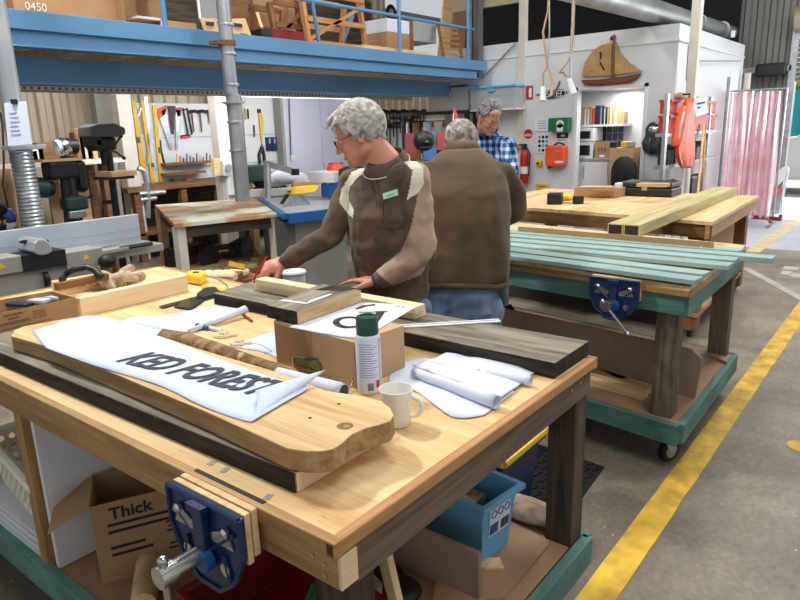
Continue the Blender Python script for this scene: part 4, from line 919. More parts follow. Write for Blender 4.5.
# things on its shelf
tag(mesh('standing_board', B().prism([b2(.30, .02, .247), b2(.30, 1.9, .247), b2(.30, 1.9, .50), b2(.30, .06, .50), b2(.30, .0, .46)], (.016, 0, 0)), 'mdf2'), 'long brown panel standing on edge on the lower shelf of the second bench', 'panel')
M['offc'] = M['slab']
for k, (a, c, w_, t_, m_, lb) in enumerate(((((560, 372), (645, 397)), 0, .06, .03, 'pine', 'narrow pale batten at the very front of the offcuts on the second bench shelf'), (((560, 362), (650, 390)), 0, .10, .03, 'slab', 'rough waney plank behind the front batten on the second bench shelf'), (((560, 345), (630, 378)), 0, .14, .03, 'treated', 'broad pale offcut against the brown panel on the second bench shelf'))):
    p, q_ = G(*a[0], .26+.005*k), G(*a[1], .26+.005*k); p.z = q_.z = .247+t_/2; tag(board('timber_offcut', p, q_, w_, t_, m_), lb, 'offcut')
tag(quad_box('slotted_board', [G(x, y, .262) for x, y in ((700, 351), (727, 362), (722, 350), (708, 345))], .015, 'mdf'), 'small flat board with slots at the right end of the second bench shelf', 'board')
tag(mesh('floor_grate', B().prism([b2(.62, .1, .25), b2(.62, .6, .25), b2(.85, .6, .25), b2(.85, .1, .25)], (0, 0, .03)), 'galv'), 'grey slotted metal tray behind the brown panel', 'tray')
t = thing('circular_saw', 'dark hand-held circular saw lying on the second bench shelf', 'circular saw', b2(.5, 1.3, .25))
c = b2(.25, 1.48, .40)
t['label'] = 'dark hand-held power saw standing on the second bench shelf behind the panel'
c = b2(.45, 1.4, .36); mesh('blade_guard', B().lathe([(.09, -.012), (.1, -.008), (.1, .008), (.09, .012)], c, (1, .1, .0), 20), 'iron', t, smooth=True); mesh('motor', B().cyl(c, c+V((.12, .0, .02)), .045), 'black', t, smooth=True); mesh('grip', B().tube([c+V((0, -.04, .06)), c+V((0, -.1, .1)), c+V((0, -.15, .04)), c+V((0, -.12, -.02))], .016), 'black', t, smooth=True)
mesh('base_plate', B().bb(c+V((-.06, -.15, -.109)), c+V((.14, .12, -.102))), 'galv', t)

# ================================================================ THIRD BENCH
t3 = thing('workbench', 'third workbench at the back carrying long treated timbers', 'workbench', (5.9, 2.2, 0))
T3 = [(4.99, 1.16), (6.9, 1.22), (6.95, 3.4), (5.3, 3.4), (5.2, 2.3)]
quad_box('tabletop', [(x, y, .9) for x, y in T3], .025, 'ply', t3)
board('apron', (5.0, 1.19, .825), (6.9, 1.245, .825), .03, .10, 'rail', t3); board('apron', (5.03, 1.17, .825), (5.33, 3.4, .825), .03, .10, 'brown', t3); board('apron', (6.9, 1.25, .825), (6.93, 3.4, .825), .03, .10, 'brown', t3)
for x, y in ((5.12, 1.28), (6.78, 1.33), (5.4, 3.2), (6.8, 3.25)): board('leg', (x, y, .06), (x, y, .875), .11, .1, 'brown', t3, up=(1, 0, 0))
mesh('side_panel', B().bb((5.4, 1.26, .25), (6.2, 1.28, .78)), 'carton', t3)
quad_box('shelf', [(5.05, 1.22, .2), (6.85, 1.28, .2), (6.9, 3.3, .2), (5.4, 3.3, .2)], .03, 'mdf', t3)
for x, y in ((5.12, 1.28), (6.78, 1.33), (5.4, 3.2), (6.8, 3.25)): mesh('castor', B().lathe([(.04, -.015), (.04, .015)], (x, y, .04), (0, 1, 0), 16).bb((x-.03, y-.025, .04), (x+.03, y-.02, .06)), 'iron', t3, smooth=True)
for k, (e, f_) in enumerate((((606, 224), (722, 186.5)), ((637, 227.5), (742, 190.5)))):
    pass
a = G(629, 225, .965); c = G(735, 187.5, .965); a = V((4.02, 1.43, .932)); 
e1, e2 = G(608.5, 225, .975), G(625, 228, .975); f2 = G(731, 188, .975); f1 = G(722.5, 185.5, .975)
dv_ = ((f1+f2)/2-(e1+e2)/2).normalized(); sv_ = V((dv_.y, -dv_.x, 0)); em, Lm = (e1+e2)/2, ((f1+f2)/2-(e1+e2)/2).length; e1, e2 = em-sv_*.052, em+sv_*.052; f1, f2 = e1+dv_*Lm, e2+dv_*Lm; e1, e2 = e1+dv_*.12, e2+dv_*.12
for k, (p, q_, lb) in enumerate(((e1, f1, 'long square treated timber on the third bench, the left of the pair'), (e2, f2, 'long square treated timber on the third bench, the right of the pair'))):
    p = p+V((0, 0, -.037)); q_ = q_+V((0, 0, -.037)); tm = thing('treated_timber', lb, 'timber', p.lerp(q_, .5)); board('beam', p, q_, .10, .074, 'treated', tm, bevel=.004)
    d = (q_-p).normalized(); board('dark_end', p-d*.002, p+d*.001, .085, .058, 'black_edge', tm)
def cordless(p, yawv, label, body='yellow', z=.9):
    R = rz(yawv); t = thing('cordless_drill', label, 'drill', p); f = lambda x, y, z_: p+R @ V((x, y, z_))
    mesh('housing', B().tube([f(-.08, 0, .05), f(.04, 0, .05)], .035, 10), body, t, smooth=True); mesh('chuck', B().tube([f(.04, 0, .05), f(.1, 0, .05)], [.025, .012], 10), 'black', t, smooth=True)
    mesh('grip', B().tube([f(-.03, 0, .05), f(-.06, .11, .04)], .018, 8), body, t, smooth=True); mesh('battery', B().box(f(-.065, .14, .035), (.09, .05, .07), R), 'black', t, bevel=.006); return t
cordless(G(563, 203, .9), 2.6, 'yellow and black cordless drill lying on the third bench')
tag(mesh('battery_case', B().box(G(555, 204, .9)+V((0, 0, .05)), (.13, .13, .1), rz(.3)), 'black', bevel=.01), 'black battery block beside the yellow drill on the third bench', 'battery')
p = G(650, 195, .9); t = thing('tool_case', 'long black plastic tool case on the third bench', 'tool case', p); mesh('base', B().box(p+V((0, 0, .04)), (.34, .5, .08)), 'black', t, bevel=.012); mesh('lid', B().box(p+V((0, 0, .11)), (.34, .5, .05)), 'black', t, bevel=.014); mesh('latch', B().box(p+V((-.175, 0, .08)), (.012, .05, .04)), 'galv', t)
p = G(652, 186, 1.04); tag(board('leather_glove', p+V((0, .12, .01)), p+V((0, -.14, .012)), .12, .03, 'carton_lt'), 'pale work gloves lying on the black tool case', 'gloves')
for k, (x, y, w_, d_, h_, m_, lb) in enumerate(((597, 197, .35, .42, .09, 'carton', 'shallow brown carton of small parts on the third bench'), (615, 197, .12, .05, .13, 'white', 'small white box standing at the end of the parts carton'))):
    p = G(x, y, .9); tag(mesh('parts_box', B().box(p+V((.1, 0, h_/2)), (w_, d_, h_)), m_, bevel=.006), lb, 'box')
for k in range(7):
    p = G(580+k*5, 190-(k % 2), .995); tag(board('small_offcut', p+V((0, .05, .01)), p+V((0.02, -.05, .012)), .05, .03, 'pale_pine' if k % 2 else 'carton'), 'short timber piece heaped on the parts boxes', 'offcut', 'short pieces heaped on the parts boxes')
# ================================================================ ON THE MEZZANINE (deck at 2.497)
ZM = 2.497
def mzx(px, py, Y=5.6): return PY(px, py, Y)
def mbox(name, cat, label, x0, x1, ytop, Y, dep, mat, group=None, zb=ZM, bevel=.004, parent=None):
    """front face at Y spans the given columns, its top at the given row"""
    a, c = PY(x0, ytop, Y), PY(x1, ytop, Y); zt = max((a.z+c.z)/2, zb+.03)
    o = mesh(name, B().bb((a.x, Y, zb), (c.x, Y+dep, zt)), mat, parent, bevel=bevel)
    if label: tag(o, label, cat, group)
    return o
t = thing('large_carton', 'huge brown cardboard carton with white stencilled marks on the mezzanine above the left pipe', 'box', PY(70, 20, 5.7))
mbox('body', '', None, 6, 119, -40, 5.7, 1.0, 'carton', parent=t); 
p = PY(36, 7, 5.69); text('0450', .085, face_m(p, (1, 0, 0), (0, 0, 1)), 'white', t, name='stencil')
mesh('seam', B().bb(PY(122, 20, 5.7)-V((.01, .01, .2)), PY(122, 20, 5.7)+V((0, 0, .5))), 'brown', t)
t = thing('open_box', 'brown cardboard box standing open on its side beside the huge carton', 'box', PY(148, 20, 5.6))
a, c = PY(124, 22, 5.6), PY(163, 24, 5.6)
for nm, lo, hi in (('side', (a.x, 5.6, ZM), (a.x+.006, 6.0, 3.3)), ('back', (a.x, 5.99, ZM), (c.x, 6.0, 3.3)), ('side', (c.x-.006, 5.6, ZM), (c.x, 6.0, 3.3))): mesh(nm, B().bb(lo, hi), 'carton', t)
k = PY(140, 9, 5.6).z; mesh('shelf_edge', B().bb((a.x+.12, 5.58, ZM+.11), (c.x, 5.9, ZM+.13)), 'white', t); mesh('shelf_edge', B().bb((c.x-.03, 5.58, ZM), (c.x, 5.6, ZM+.13)), 'white', t)
mbox('low_carton', 'box', 'low flat brown carton lying beside the first rail post', 168, 196, 22, 5.55, .4, 'carton')
t = thing('framed_panel', 'dark glass panel in a white frame leaning behind the metal duct', 'panel', PY(205, 20, 5.8))
q4 = [PY(x, y, Y_) for x, y, Y_ in ((200, 19, 5.72), (221, 21, 5.72), (219, -14, 5.95), (196, -16, 5.95))]
mesh('glass', B().prism(q4, (0, .01, 0)), 'glassy', t); mesh('frame_bar', B().tube(q4+[q4[0]], .014, 4), 'white', t)
for x0, x1, lb in ((203, 223, 'beige routed board with a slot, left of the metal duct on the mezzanine'), (229, 253, 'beige routed board with two slots, right of the metal duct on the mezzanine')):
    t = thing('routed_board', lb, 'board', PY((x0+x1)/2, 30, 5.5)); a, c = PY(x0+3, 35, 5.45), PY(x1, 36, 5.45); d_, e_ = PY(x1-8, 18, 5.6), PY(x0-2, 19, 5.6); a.z = c.z = ZM
    mesh('board', B().prism([a, c, d_, e_], (0, .02, 0)), 'carton_lt', t)
    m_ = (a+c+d_+e_)/4
    mesh('slot', B().box(m_+V((-.02, -.012, .03)), (.09, .01, .035)), 'black', t)
    if x0 > 225: mesh('slot', B().box(m_+V((.02, -.03, -.06)), (.09, .01, .03)), 'black', t)
tag(mbox('tall_board', 'panel', None, 225, 246, -30, 6.3, .04, 'brown'), 'tall brown timber panel standing behind the metal duct', 'panel')
tag(mbox('tall_sheet', 'panel', None, 250, 292, -34, 6.5, .03, 'mdf'), 'tall tan sheet standing behind the timber frames', 'panel')
tag(board('stick', PY(262, 28, 5.7), PY(257, 13, 5.9), .03, .02, 'pine'), 'thin pale stick leaning left of the timber trestles', 'stick')
t = thing('tool_chest', 'dark red metal chest on the mezzanine edge beside the trestles', 'chest', PY(285, 35, 5.6)); mbox('body', '', None, 272, 304, 30, 5.55, .35, 'dkred', parent=t); mbox('lid', '', None, 261, 272, 29, 5.55, .35, 'iron', parent=t)
def trestle(x0, x1, ytop, Y, label, mat='rail'):
    a, c = PY(x0, 30, Y).x, PY(x1, 30, Y).x; zt = PY((x0+x1)/2, ytop, Y).z; t = thing('timber_trestle', label, 'trestle', ((a+c)/2, Y, ZM)); w = .055
    for y_ in (Y, Y+.45):
        for x in (a, c): board('leg', (x, y_, ZM), (x, y_+(.1 if y_ == Y else -.1), zt), w, w, mat, t, up=(0, 1, 0))
    for z in (ZM+.1, ZM+(zt-ZM)*.55, zt): board('cross_rail', (a, Y+.02, z), (c, Y+.02, z), .03, .06, mat, t); board('cross_rail', (a, Y+.43, z), (c, Y+.43, z), .03, .06, mat, t)
    board('brace', (a, Y+.02, ZM+.12), (c, Y+.02, zt-.05), .03, .04, mat, t); return t
trestle(277, 305, 4, 5.9, 'orange-brown timber trestle stored on the mezzanine, the left and smaller one', 'brown')
trestle(309, 366, -4, 5.75, 'orange-brown timber frame stored on the mezzanine behind the slanted rail brace')
tag(board('blue_strut', PY(342, 42, 6.2), PY(352, 16, 6.2), .06, .04, 'beam'), 'blue strut leaning inside the larger timber frame', 'strut')
a, c = PY(360, 44, 5.42), PY(424, 53, 5.42); tag(mesh('plank', B().bb((a.x, 5.36, ZM), (c.x, 5.52, ZM+.07)), 'pine'), 'pale plank lying along the mezzanine edge', 'plank')
t = thing('carton', 'brown carton with a white upper half left of the second rail post', 'box', PY(400, 40, 5.8)); mbox('body', '', None, 387, 410, 33, 5.8, .4, 'carton', parent=t); a, c = PY(387, 20, 5.8), PY(410, 22, 5.8); mesh('white_upper', B().bb((a.x, 5.8, PY(400, 33, 5.8).z), (c.x, 6.2, PY(400, 20, 5.8).z)), 'paper', t)
a, c = PY(413, 19, 5.75), PY(436, 23, 5.75); zt, zl = PY(425, 21, 5.75).z, PY(425, 42, 5.75).z
t = thing('grey_cabinet', 'pale grey cabinet with a dark open space below, on the mezzanine', 'cabinet', (a.x, 5.75, ZM)); mesh('front_panel', B().bb((a.x, 5.75, zl), (c.x, 6.3, zt)), 'grey_lt', t); mesh('side', B().bb((a.x-.02, 5.75, ZM), (a.x, 6.3, zt)), 'brown', t); mesh('base', B().bb((a.x, 5.8, ZM), (c.x, 6.3, ZM+.12)), 'paper', t)
def lean(px4, Y0, Y1, mat, label, cat='board', t_=.02):
    P = [PY(x, y, Y0 if k < 2 else Y1) for k, (x, y) in enumerate(px4)]; P[0].z = ZM; P[1].z = ZM; return tag(mesh('leaning_board', B().prism(P, (0, t_, 0)), mat), label, cat)
lean(((437, 56), (448, 58), (455, -10), (445, -10)), 6.0, 6.05, 'pine', 'pale board leaning upright on the mezzanine, left of the brown sheet')
lean(((446, 58), (464, 60), (467, -12), (450, -12)), 6.2, 6.25, 'mdf', 'brown sheet leaning upright beside the last rail post')
t = thing('slatted_shutter', 'brown slatted timber shutter leaning beside the last rail post', 'shutter', PY(452, 45, 5.6))
P = [PY(444, 58, 5.5), PY(462, 60, 5.5), PY(457, 26, 5.65), PY(438, 24, 5.65)]; P[0].z = P[1].z = ZM
for a, c in ((P[0], P[3]), (P[1], P[2]), (P[3], P[2])): board('frame_bar', a, c, .04, .03, 'brown', t, up=(0, 1, 0))
for k in range(7): f = (k+.5)/7; board('slat', P[0].lerp(P[3], f), P[1].lerp(P[2], f), .012, .03, 'rail', t)
t = thing('white_sign_board', 'pale sign board with a round dark emblem on the wall behind the mezzanine railing', 'sign', PY(395, 18, 8.8))
a, c = PY(384, 22, 8.8), PY(440, 26, 8.8); mesh('panel', B().bb((a.x, 8.78, c.z-.05), (c.x, 8.8, PY(384, 8, 8.8).z)), 'grey_lt', t); mesh('emblem', B().lathe([(.16, 0), (.16, .01)], PY(391, 13, 8.77), (0, -1, 0), 20), 'ink2', t); mesh('emblem', B().lathe([(.08, 0), (.08, .014)], PY(391, 13, 8.77), (0, -1, 0), 20), 'grey_lt', t)
mesh('marks', B().tube([PY(x, y, 8.76) for x, y in ((402, 24), (405, 19), (408, 24))], .02, 5), 'ink2', t)
b = B().bb((-2, 8.7, 3.55), (10.5, 8.82, 3.66)).bb((-2, 8.7, 4.3), (10.5, 8.82, 4.4)); struct('trim_20', b, 'galv')
for k in range(3): struct('trim_%d' % (21+k), B().bb((3.5+k*3.2, 8.6, 2.5), (3.7+k*3.2, 8.85, 5.5)), 'grey_dk')
# dark timber store at the back of the mezzanine
for k, (x0, x1, h_) in enumerate(((150, 200, 1.2), (205, 250, 1.0), (300, 372, 1.3))):
    a, c = PY(x0, 20, 8.2), PY(x1, 20, 8.2); tag(mesh('stacked_boards', B().bb((a.x, 8.2, ZM), (c.x, 8.55, ZM+h_)), 'dark'), ('dark stack of boards behind the open cardboard box', 'dark stack of boards behind the metal duct', 'dark stack of boards behind the timber frames')[k], 'timber stack')
# ================================================================ TOOL WALL
YT = 8.62
w = lambda x, y, Y=YT: PY(x, y, Y)
def panel(nm, x0, x1, y0, y1, mat, Y=YT, t_=.03, **k):
    a, c = PY(x0, y0, Y), PY(x1, y1, Y); return struct(nm, B().bb((a.x, Y, min(c.z, a.z)), (c.x, Y+t_, max(a.z, c.z))), mat, **k)
a, c = w(134, 100), w(214, 100)
struct('wall_toolboard', B().bb((w(131, 100).x, YT, .0), (w(216, 100).x, YT+.04, 2.06)), 'white_wall')
struct('wall_toolboard_right', B().bb((w(216, 100).x, YT, .0), (w(284, 100).x, YT+.04, 2.22)), 'white_wall')
struct('trim_31', B().bb((w(131, 100).x, YT-.012, 1.58), (w(283, 100).x, YT, 1.595)), 'grey_lt')
struct('trim_32', B().bb((w(131, 100).x, YT-.012, 1.15), (w(283, 100).x, YT, 1.165)), 'grey_lt')
struct('wall_low_panel', B().bb((w(22, 100).x, YT+.1, 1.4), (w(108, 100).x, YT+.14, 1.47)), 'carton')
t = thing('white_cupboard', 'tall lilac-white double cupboard at the back of the tool wall', 'cupboard', (w(305, 100).x, 8.4, 0))
a, m_, c = w(282, 100, 8.45), w(319, 100, 8.45), w(352, 100, 8.45)
mesh('body', B().bb((a.x, 8.47, .0), (c.x, 8.88, 2.18)), 'lilac', t); mesh('door', B().bb((a.x+.01, 8.45, .05), (m_.x, 8.47, 2.16)), 'lilac', t); mesh('door', B().bb((m_.x+.02, 8.45, .05), (c.x, 8.47, 2.16)), 'lilac', t)
mesh('dark_edge', B().bb((a.x-.06, 8.44, 0), (a.x, 8.6, 2.2)), 'grey', t)
pp = w(289, 100, 8.42); mesh('pull_cord', B().tube([w(289, 96, 8.42), w(291, 155, 8.42)], .012, 6), 'grey_dk', t); mesh('switch', B().box(w(293, 158, 8.42), (.1, .03, .09)), 'white', t)
def onwall(name, cat, label, pieces, group=None, Y=YT-.02):
    """pieces: (part name, kind, args, mat)"""
    b0 = pieces[0]; P0 = PY(*(b0[2][0][:2]), Y)
    t = thing(name, label, cat, P0, group=group) if len(pieces) > 1 else None; o = None
    for nm, kind, a, mt in pieces:
        if kind == 'bar': o = mesh(nm, B().tube([PY(*a[0], Y), PY(*a[1], Y)], a[2], 6, flat=.4), mt, t)
        elif kind == 'poly': o = mesh(nm, B().prism([PY(x, y, Y) for x, y in a], (0, -.015, 0)), mt, t)
        elif kind == 'path': o = mesh(nm, B().tube([PY(x, y, Y) for x, y in a[:-1]], a[-1], 6), mt, t)
        elif kind == 'box': q_ = PY(*a[0], Y); o = mesh(nm, B().box(q_, a[1]), mt, t)
    return tag(o, label, cat, group) if t is None else t
onwall('spirit_level', 'spirit level', 'long yellow spirit level, leftmost on the tool board', [('bar', 'poly', [(131, 101), (135, 101), (146, 172), (141, 174)], 'level'), ('vial', 'box', [(138, 140), (.04, .05, .08)], 'green')])
onwall('spirit_level', 'spirit level', 'yellow spirit level behind the grey saw on the tool board', [('bar', 'poly', [(140, 101), (143, 101), (155, 183), (151, 184)], 'level'), ('vial', 'box', [(152, 165), (.04, .05, .06)], 'green')])
onwall('spirit_level', 'spirit level', 'long yellow spirit level, rightmost of three on the tool board', [('bar', 'poly', [(152, 105), (156, 105), (163, 190), (160, 190)], 'level'), ('vial', 'box', [(159, 150), (.04, .05, .08)], 'green')])
onwall('straightedge', 'straightedge', 'grey metal straightedge hanging over the yellow levels', [('blade', 'poly', [(143, 97), (147, 97), (150, 130), (148, 165), (146, 165), (147, 130)], 'galv')])
onwall('coiled_wire', 'wire', 'loop of pale wire hanging between the yellow levels', [('loop', 'path', [(136, 107), (141, 120), (144, 134), (139, 132), (137, 118), (141, 108), .012], 'chrome')])
saws = [((157, 112), (165, 108), (171, 150), 'orange'), ((168, 108), (174, 109), (172, 134), 'black'), ((175, 110), (180, 110), (176, 150), 'red')]
for k, (a, b_, e, m_) in enumerate(saws):
    lb = ('handsaw with an orange handle hanging beside the yellow levels', 'black handled saw hanging in the middle of the saws', 'narrow saw with a red handle hanging left of the hammers')[k]
    onwall('handsaw', 'saw', lb, [('blade', 'poly', [a, b_, (e[0]+1.2, e[1]), (e[0]-.6, e[1])], 'galv' if k != 1 else 'black'), ('handle', 'poly', [(a[0]-1, a[1]-2), (b_[0]+1, b_[1]-3), (b_[0], b_[1]+6), (a[0]+2, a[1]+7)], m_)])
for k, (x, tx) in enumerate(((180, 183), (184, 187))):
    onwall('hacksaw', 'saw', ('hacksaw with a red grip, the left of two, hanging beside the handsaws', 'hacksaw with a red grip, the right of two, hanging beside the hammers')[k], [('frame', 'path', [(x, 110), (x+3, 108), (x+8, 134), (x+3, 136), .014], 'iron'), ('grip', 'bar', ((x+1, 137), (x+6, 136), .03), 'red')])
for k, x in enumerate((192, 200, 208, 214)):
    lb = ('claw hammer with a brown handle, leftmost of the hammers on the board', 'claw hammer with a brown handle, second from the left on the board', 'dark hammer hanging third from the left on the board', 'dark hammer nearest the white post')[k]
    onwall('hammer', 'hammer', lb, [('handle', 'bar', ((x, 112), (x+2, 132 if k < 2 else 124), .022), 'brown' if k < 2 else 'black'), ('head', 'bar', ((x-4, 112), (x+4, 111), .035), 'iron')])
for k, (y, x0, x1) in enumerate(((164, 166, 213), (174, 166, 206), (183, 167, 210))):
    a, c = PY(x0, y, 8.45), PY(x1, y-2, 8.45); tag(mesh('tool_shelf', B().bb((a.x, 8.44, (a.z+c.z)/2-.015), (c.x, 8.6, (a.z+c.z)/2+.015)), 'brown'), ('long brown tool shelf, topmost of three on the board', 'narrow brown shelf in the middle of three on the board', 'lowest brown shelf on the tool board')[k], 'shelf')
mats = ['yellow', 'orange', 'black', 'brown', 'blue', 'black', 'vise', 'pine', 'red', 'black', 'blue']
for k in range(11):
    x = 177+k*3.3; y = 165-(k*.12); onwall('chisel', 'chisel', 'small hand tool standing in the topmost tool shelf', [('handle', 'bar', ((x, y-11+(k % 3)*2), (x, y-2), .022), mats[k]), ('blade', 'bar', ((x, y-2), (x+.5, y+8-(k % 2)*3), .012), 'galv')], 'hand tools in the topmost shelf', Y=8.5)
for k in range(6):
    x = 170+k*6; onwall('plane', 'tool', 'small tool lying on the lowest shelf of the board', [('body', 'bar', ((x, 181), (x+4, 180), .03), ['black', 'green', 'iron', 'level', 'black', 'brown'][k])], 'small tools on the lowest shelf', Y=8.5)
tag(mesh('spanner', B().tube([w(159, 140), w(161, 150), w(164, 163)], [.03, .015, .02], 6), 'iron'), 'dark spanner hanging left of the topmost tool shelf', 'spanner')
for k, (x, y0, y1) in enumerate(((236, 106, 112), (240, 105, 118), (245, 108, 120), (248, 109, 119), (254, 125, 137), (217, 118, 128), (225, 118, 130))):
    onwall('hanging_tool', 'tool', 'small dark tool hanging on the white board behind the metal duct', [('body', 'bar', ((x, y0), (x+.5, y1), .025), ['black', 'iron', 'level', 'black', 'iron', 'black', 'iron'][k])], 'small tools right of the white post')
onwall('caliper', 'tool', 'long pale brass-coloured tool hanging right of the metal duct', [('body', 'poly', [(258, 112), (261, 112), (263, 122), (262, 143), (261, 143), (259, 122)], 'level'), ('tip', 'box', [(259, 111), (.05, .04, .06)], 'iron')])
onwall('pliers', 'pliers', 'black long pliers with blue tips hanging beside the cupboard', [('handle', 'path', [(260, 165), (259, 155), (262, 147), .03], 'black'), ('handle', 'path', [(265, 166), (264, 155), (262, 147), .03], 'black'), ('jaw', 'bar', ((262, 148), (262, 144), .03), 'blue')])
for k in range(2): onwall('drill_case', 'case', ('small dark blue case hanging on the white wall, left of two', 'small dark blue case hanging on the white wall, right of two')[k], [('body', 'box', [(268.5+k*5, 144), (.1, .05, .22)], 'vise'), ('stripe', 'box', [(268.5+k*5, 141), (.03, .07, .08)], 'grey_lt')])
t = thing('switch_box', 'white electrical switch box with conduit on the white post', 'switch box', PY(227, 168, 7.2))
mesh('box', B().box(PY(227, 168, 7.2), (.16, .08, .2)), 'white', t, bevel=.01); mesh('dial', B().lathe([(.05, 0), (.05, .02)], PY(228, 168, 7.15), (0, -1, 0), 16), 'grey', t); mesh('timber_block', B().box(PY(216, 167, 7.22), (.1, .06, .22)), 'pine', t)
mesh('conduit', B().tube([PY(228, 176, 7.2), PY(229, 205, 7.2)], .03, 8), 'white', t)
# bench under the tool board, and clamps hanging off it
a, c = PY(140, 190, 8.0), PY(216, 186, 8.0)
t = thing('wall_bench', 'dark timber bench along the tool wall', 'workbench', ((a.x+c.x)/2, 8.2, 0)); mesh('top', B().bb((a.x-.2, 7.95, .92), (c.x+1.6, 8.6, .98)), 'brown', t)
for x in (a.x-.1, (a.x+c.x)/2, c.x, c.x+1.5): mesh('leg', B().bb((x, 7.98, 0), (x+.09, 8.07, .92)), 'brown', t)
mesh('back_board', B().bb((a.x-.2, 8.5, .0), (c.x+1.6, 8.55, .92)), 'dark', t); mesh('shelf', B().bb((a.x-.2, 7.98, .35), (c.x+1.6, 8.5, .38)), 'brown', t)
t = thing('drafting_frame', 'pale grey clamp with two crossbars standing in front of the wall bench', 'clamp', PY(148, 215, 7.4)); f = lambda x, y: PY(x, y, 7.4)
mesh('bar', B().tube([f(138, 168), f(144, 171), f(148, 190), f(148, 218)], .03, 8), 'galv', t, smooth=True)
for x0, x1, y in ((139, 165, 193), (140, 156, 199)): mesh('crossbar', B().tube([f(x0, y+1), f(x1, y-1)], .028, 8), 'galv', t, smooth=True)
# clamps on the far right wall
for k in range(13):
    x = 383+k*3.4; y0 = 109+(k % 3)*1.0; p, q_ = PX(x, y0, 10.40), PX(x+.3, y0+22+(k*7 % 5)*6, 10.40)
    lb = 'black bar clamp hanging from the rail on the far wall'
    t = thing('bar_clamp', lb, 'clamp', q_, group='bar clamps on the far wall rail')
    mesh('bar', B().tube([p, q_], .014, 6), 'iron', t); mesh('head', B().box(p+V((0, 0, -.03)), (.06, .10, .05)), 'black', t); mesh('jaw', B().box(q_.lerp(p, .68), (.05, .09, .05)), 'black', t)
# ================================================================ DRILL PRESSES, PLANER, OLD TABLE, SAW
def at(Y): return lambda x, y: PY(x, y, Y)
Y0 = 6.6; f = at(Y0)
t = thing('drill_press', 'grey pedestal drill press with a black column left of the white post', 'drill press', (f(104, 150).x, Y0, 0))
c = f(103, 135)
mesh('head', B().prism([f(x, y)+V((0, -.12, 0)) for x, y in ((84, 127), (92, 124), (108, 123), (119, 128), (120, 134), (113, 137), (85, 137))], (0, .26, 0)), 'grey_dk', t, bevel=.012)
mesh('motor', B().box(f(101, 144), (.24, .2, .13)), 'iron', t, bevel=.03)
mesh('belt_box', B().box(f(92, 141), (.12, .2, .12)), 'black', t, bevel=.02)
mesh('column', B().cyl(V((f(107, 150).x, Y0, .1)), V((f(107, 140).x, Y0, f(107, 140).z)), .035), 'iron', t, smooth=True)
mesh('quill', B().tube([f(104, 148), f(104, 166)], [.05, .02], 10), 'black', t, smooth=True)
mesh('feed_handle', B().tube([f(110, 150), f(116, 152), f(124, 158)], .012, 6).tube([f(112, 150), f(121, 136)], .01, 6).ell(f(121, 136), (.02,)*3).ell(f(124, 158), (.02,)*3), 'iron', t, smooth=True)
a, cc_ = f(99, 178), f(125, 175); mesh('table', B().bb((a.x, Y0-.18, cc_.z-.03), (cc_.x, Y0+.12, cc_.z)), 'iron', t); mesh('timber_table', B().bb((a.x+.03, Y0-.2, cc_.z), (cc_.x+.02, Y0+.12, cc_.z+.05)), 'pine', t)
mesh('base', B().bb((a.x, Y0-.25, 0), (cc_.x, Y0+.2, .06)), 'iron', t)
mesh('table_bracket', B().tube([f(103, 202), f(113, 202)], .02, 6), 'iron', t)
Y0 = 6.2; f = at(Y0)
t = thing('bench_mortiser', 'dark green machine with a black body and lever left of the drill press', 'drill press', (f(62, 200).x, Y0, 0))
mesh('body', B().box(f(60, 170), (.26, .2, .16)), 'black', t, bevel=.03); mesh('housing', B().box(f(80, 176), (.1, .16, .3)), 'black', t, bevel=.05); mesh('column', B().cyl(V((f(62, 200).x, Y0, .06)), V((f(62, 160).x, Y0, f(62, 160).z)), .04), 'iron', t, smooth=True)
mesh('green_head', B().box(f(74, 203), (.2, .16, .12)), 'dkgreen', t, bevel=.02); mesh('lever', B().tube([f(80, 200), f(93, 196)], .012, 6), 'iron', t); mesh('motor', B().cyl(f(34, 187), f(46, 188), .09), 'dkgreen', t, smooth=True); mesh('motor_cap', B().cyl(f(46, 188), f(53, 189), .08, .06), 'black', t, smooth=True)
mesh('top_plate', B().box(f(58, 160), (.36, .2, .02)), 'pine', t); mesh('pale_knob', B().ell(f(57, 151), (.03, .03, .04)), 'white', t, smooth=True); mesh('foot', B().bb((f(50, 200).x, Y0-.2, 0), (f(76, 200).x, Y0+.2, .06)), 'iron', t); mesh('vise_block', B().box(f(75, 214), (.16, .14, .07)), 'galv', t, bevel=.01)
t = thing('polishing_machine', 'grey bench grinder with a pale buffing wheel between the pipe and the drill press', 'grinder', PY(62, 150, 7.2)); f = at(7.2)
mesh('wheel', B().cyl(f(62, 148), f(66, 146), .1, seg=18), 'chrome', t, smooth=True); mesh('body', B().cyl(f(66, 146), f(76, 146), .08, seg=18), 'iron', t, smooth=True); mesh('guard', B().cyl(f(56, 147), f(60, 146), .07, seg=14), 'paper', t, smooth=True)
mesh('stand', B().bb((f(64, 150).x, 7.15, 0), (f(70, 150).x, 7.3, f(66, 156).z)), 'iron', t)
a, c = PY(24, 158, 7.6), PY(100, 154, 7.6)
t = thing('machine_shelf', 'long shelf rail behind the drill presses', 'shelf', (a.x, 7.6, 0)); mesh('plank', B().bb((a.x-.6, 7.4, 1.33), (c.x+.2, 7.8, 1.38)), 'offwhite', t)
for x in (a.x-.5, (a.x+c.x)/2, c.x): mesh('upright', B().bb((x, 7.6, 0), (x+.08, 7.7, 1.33)), 'brown', t)
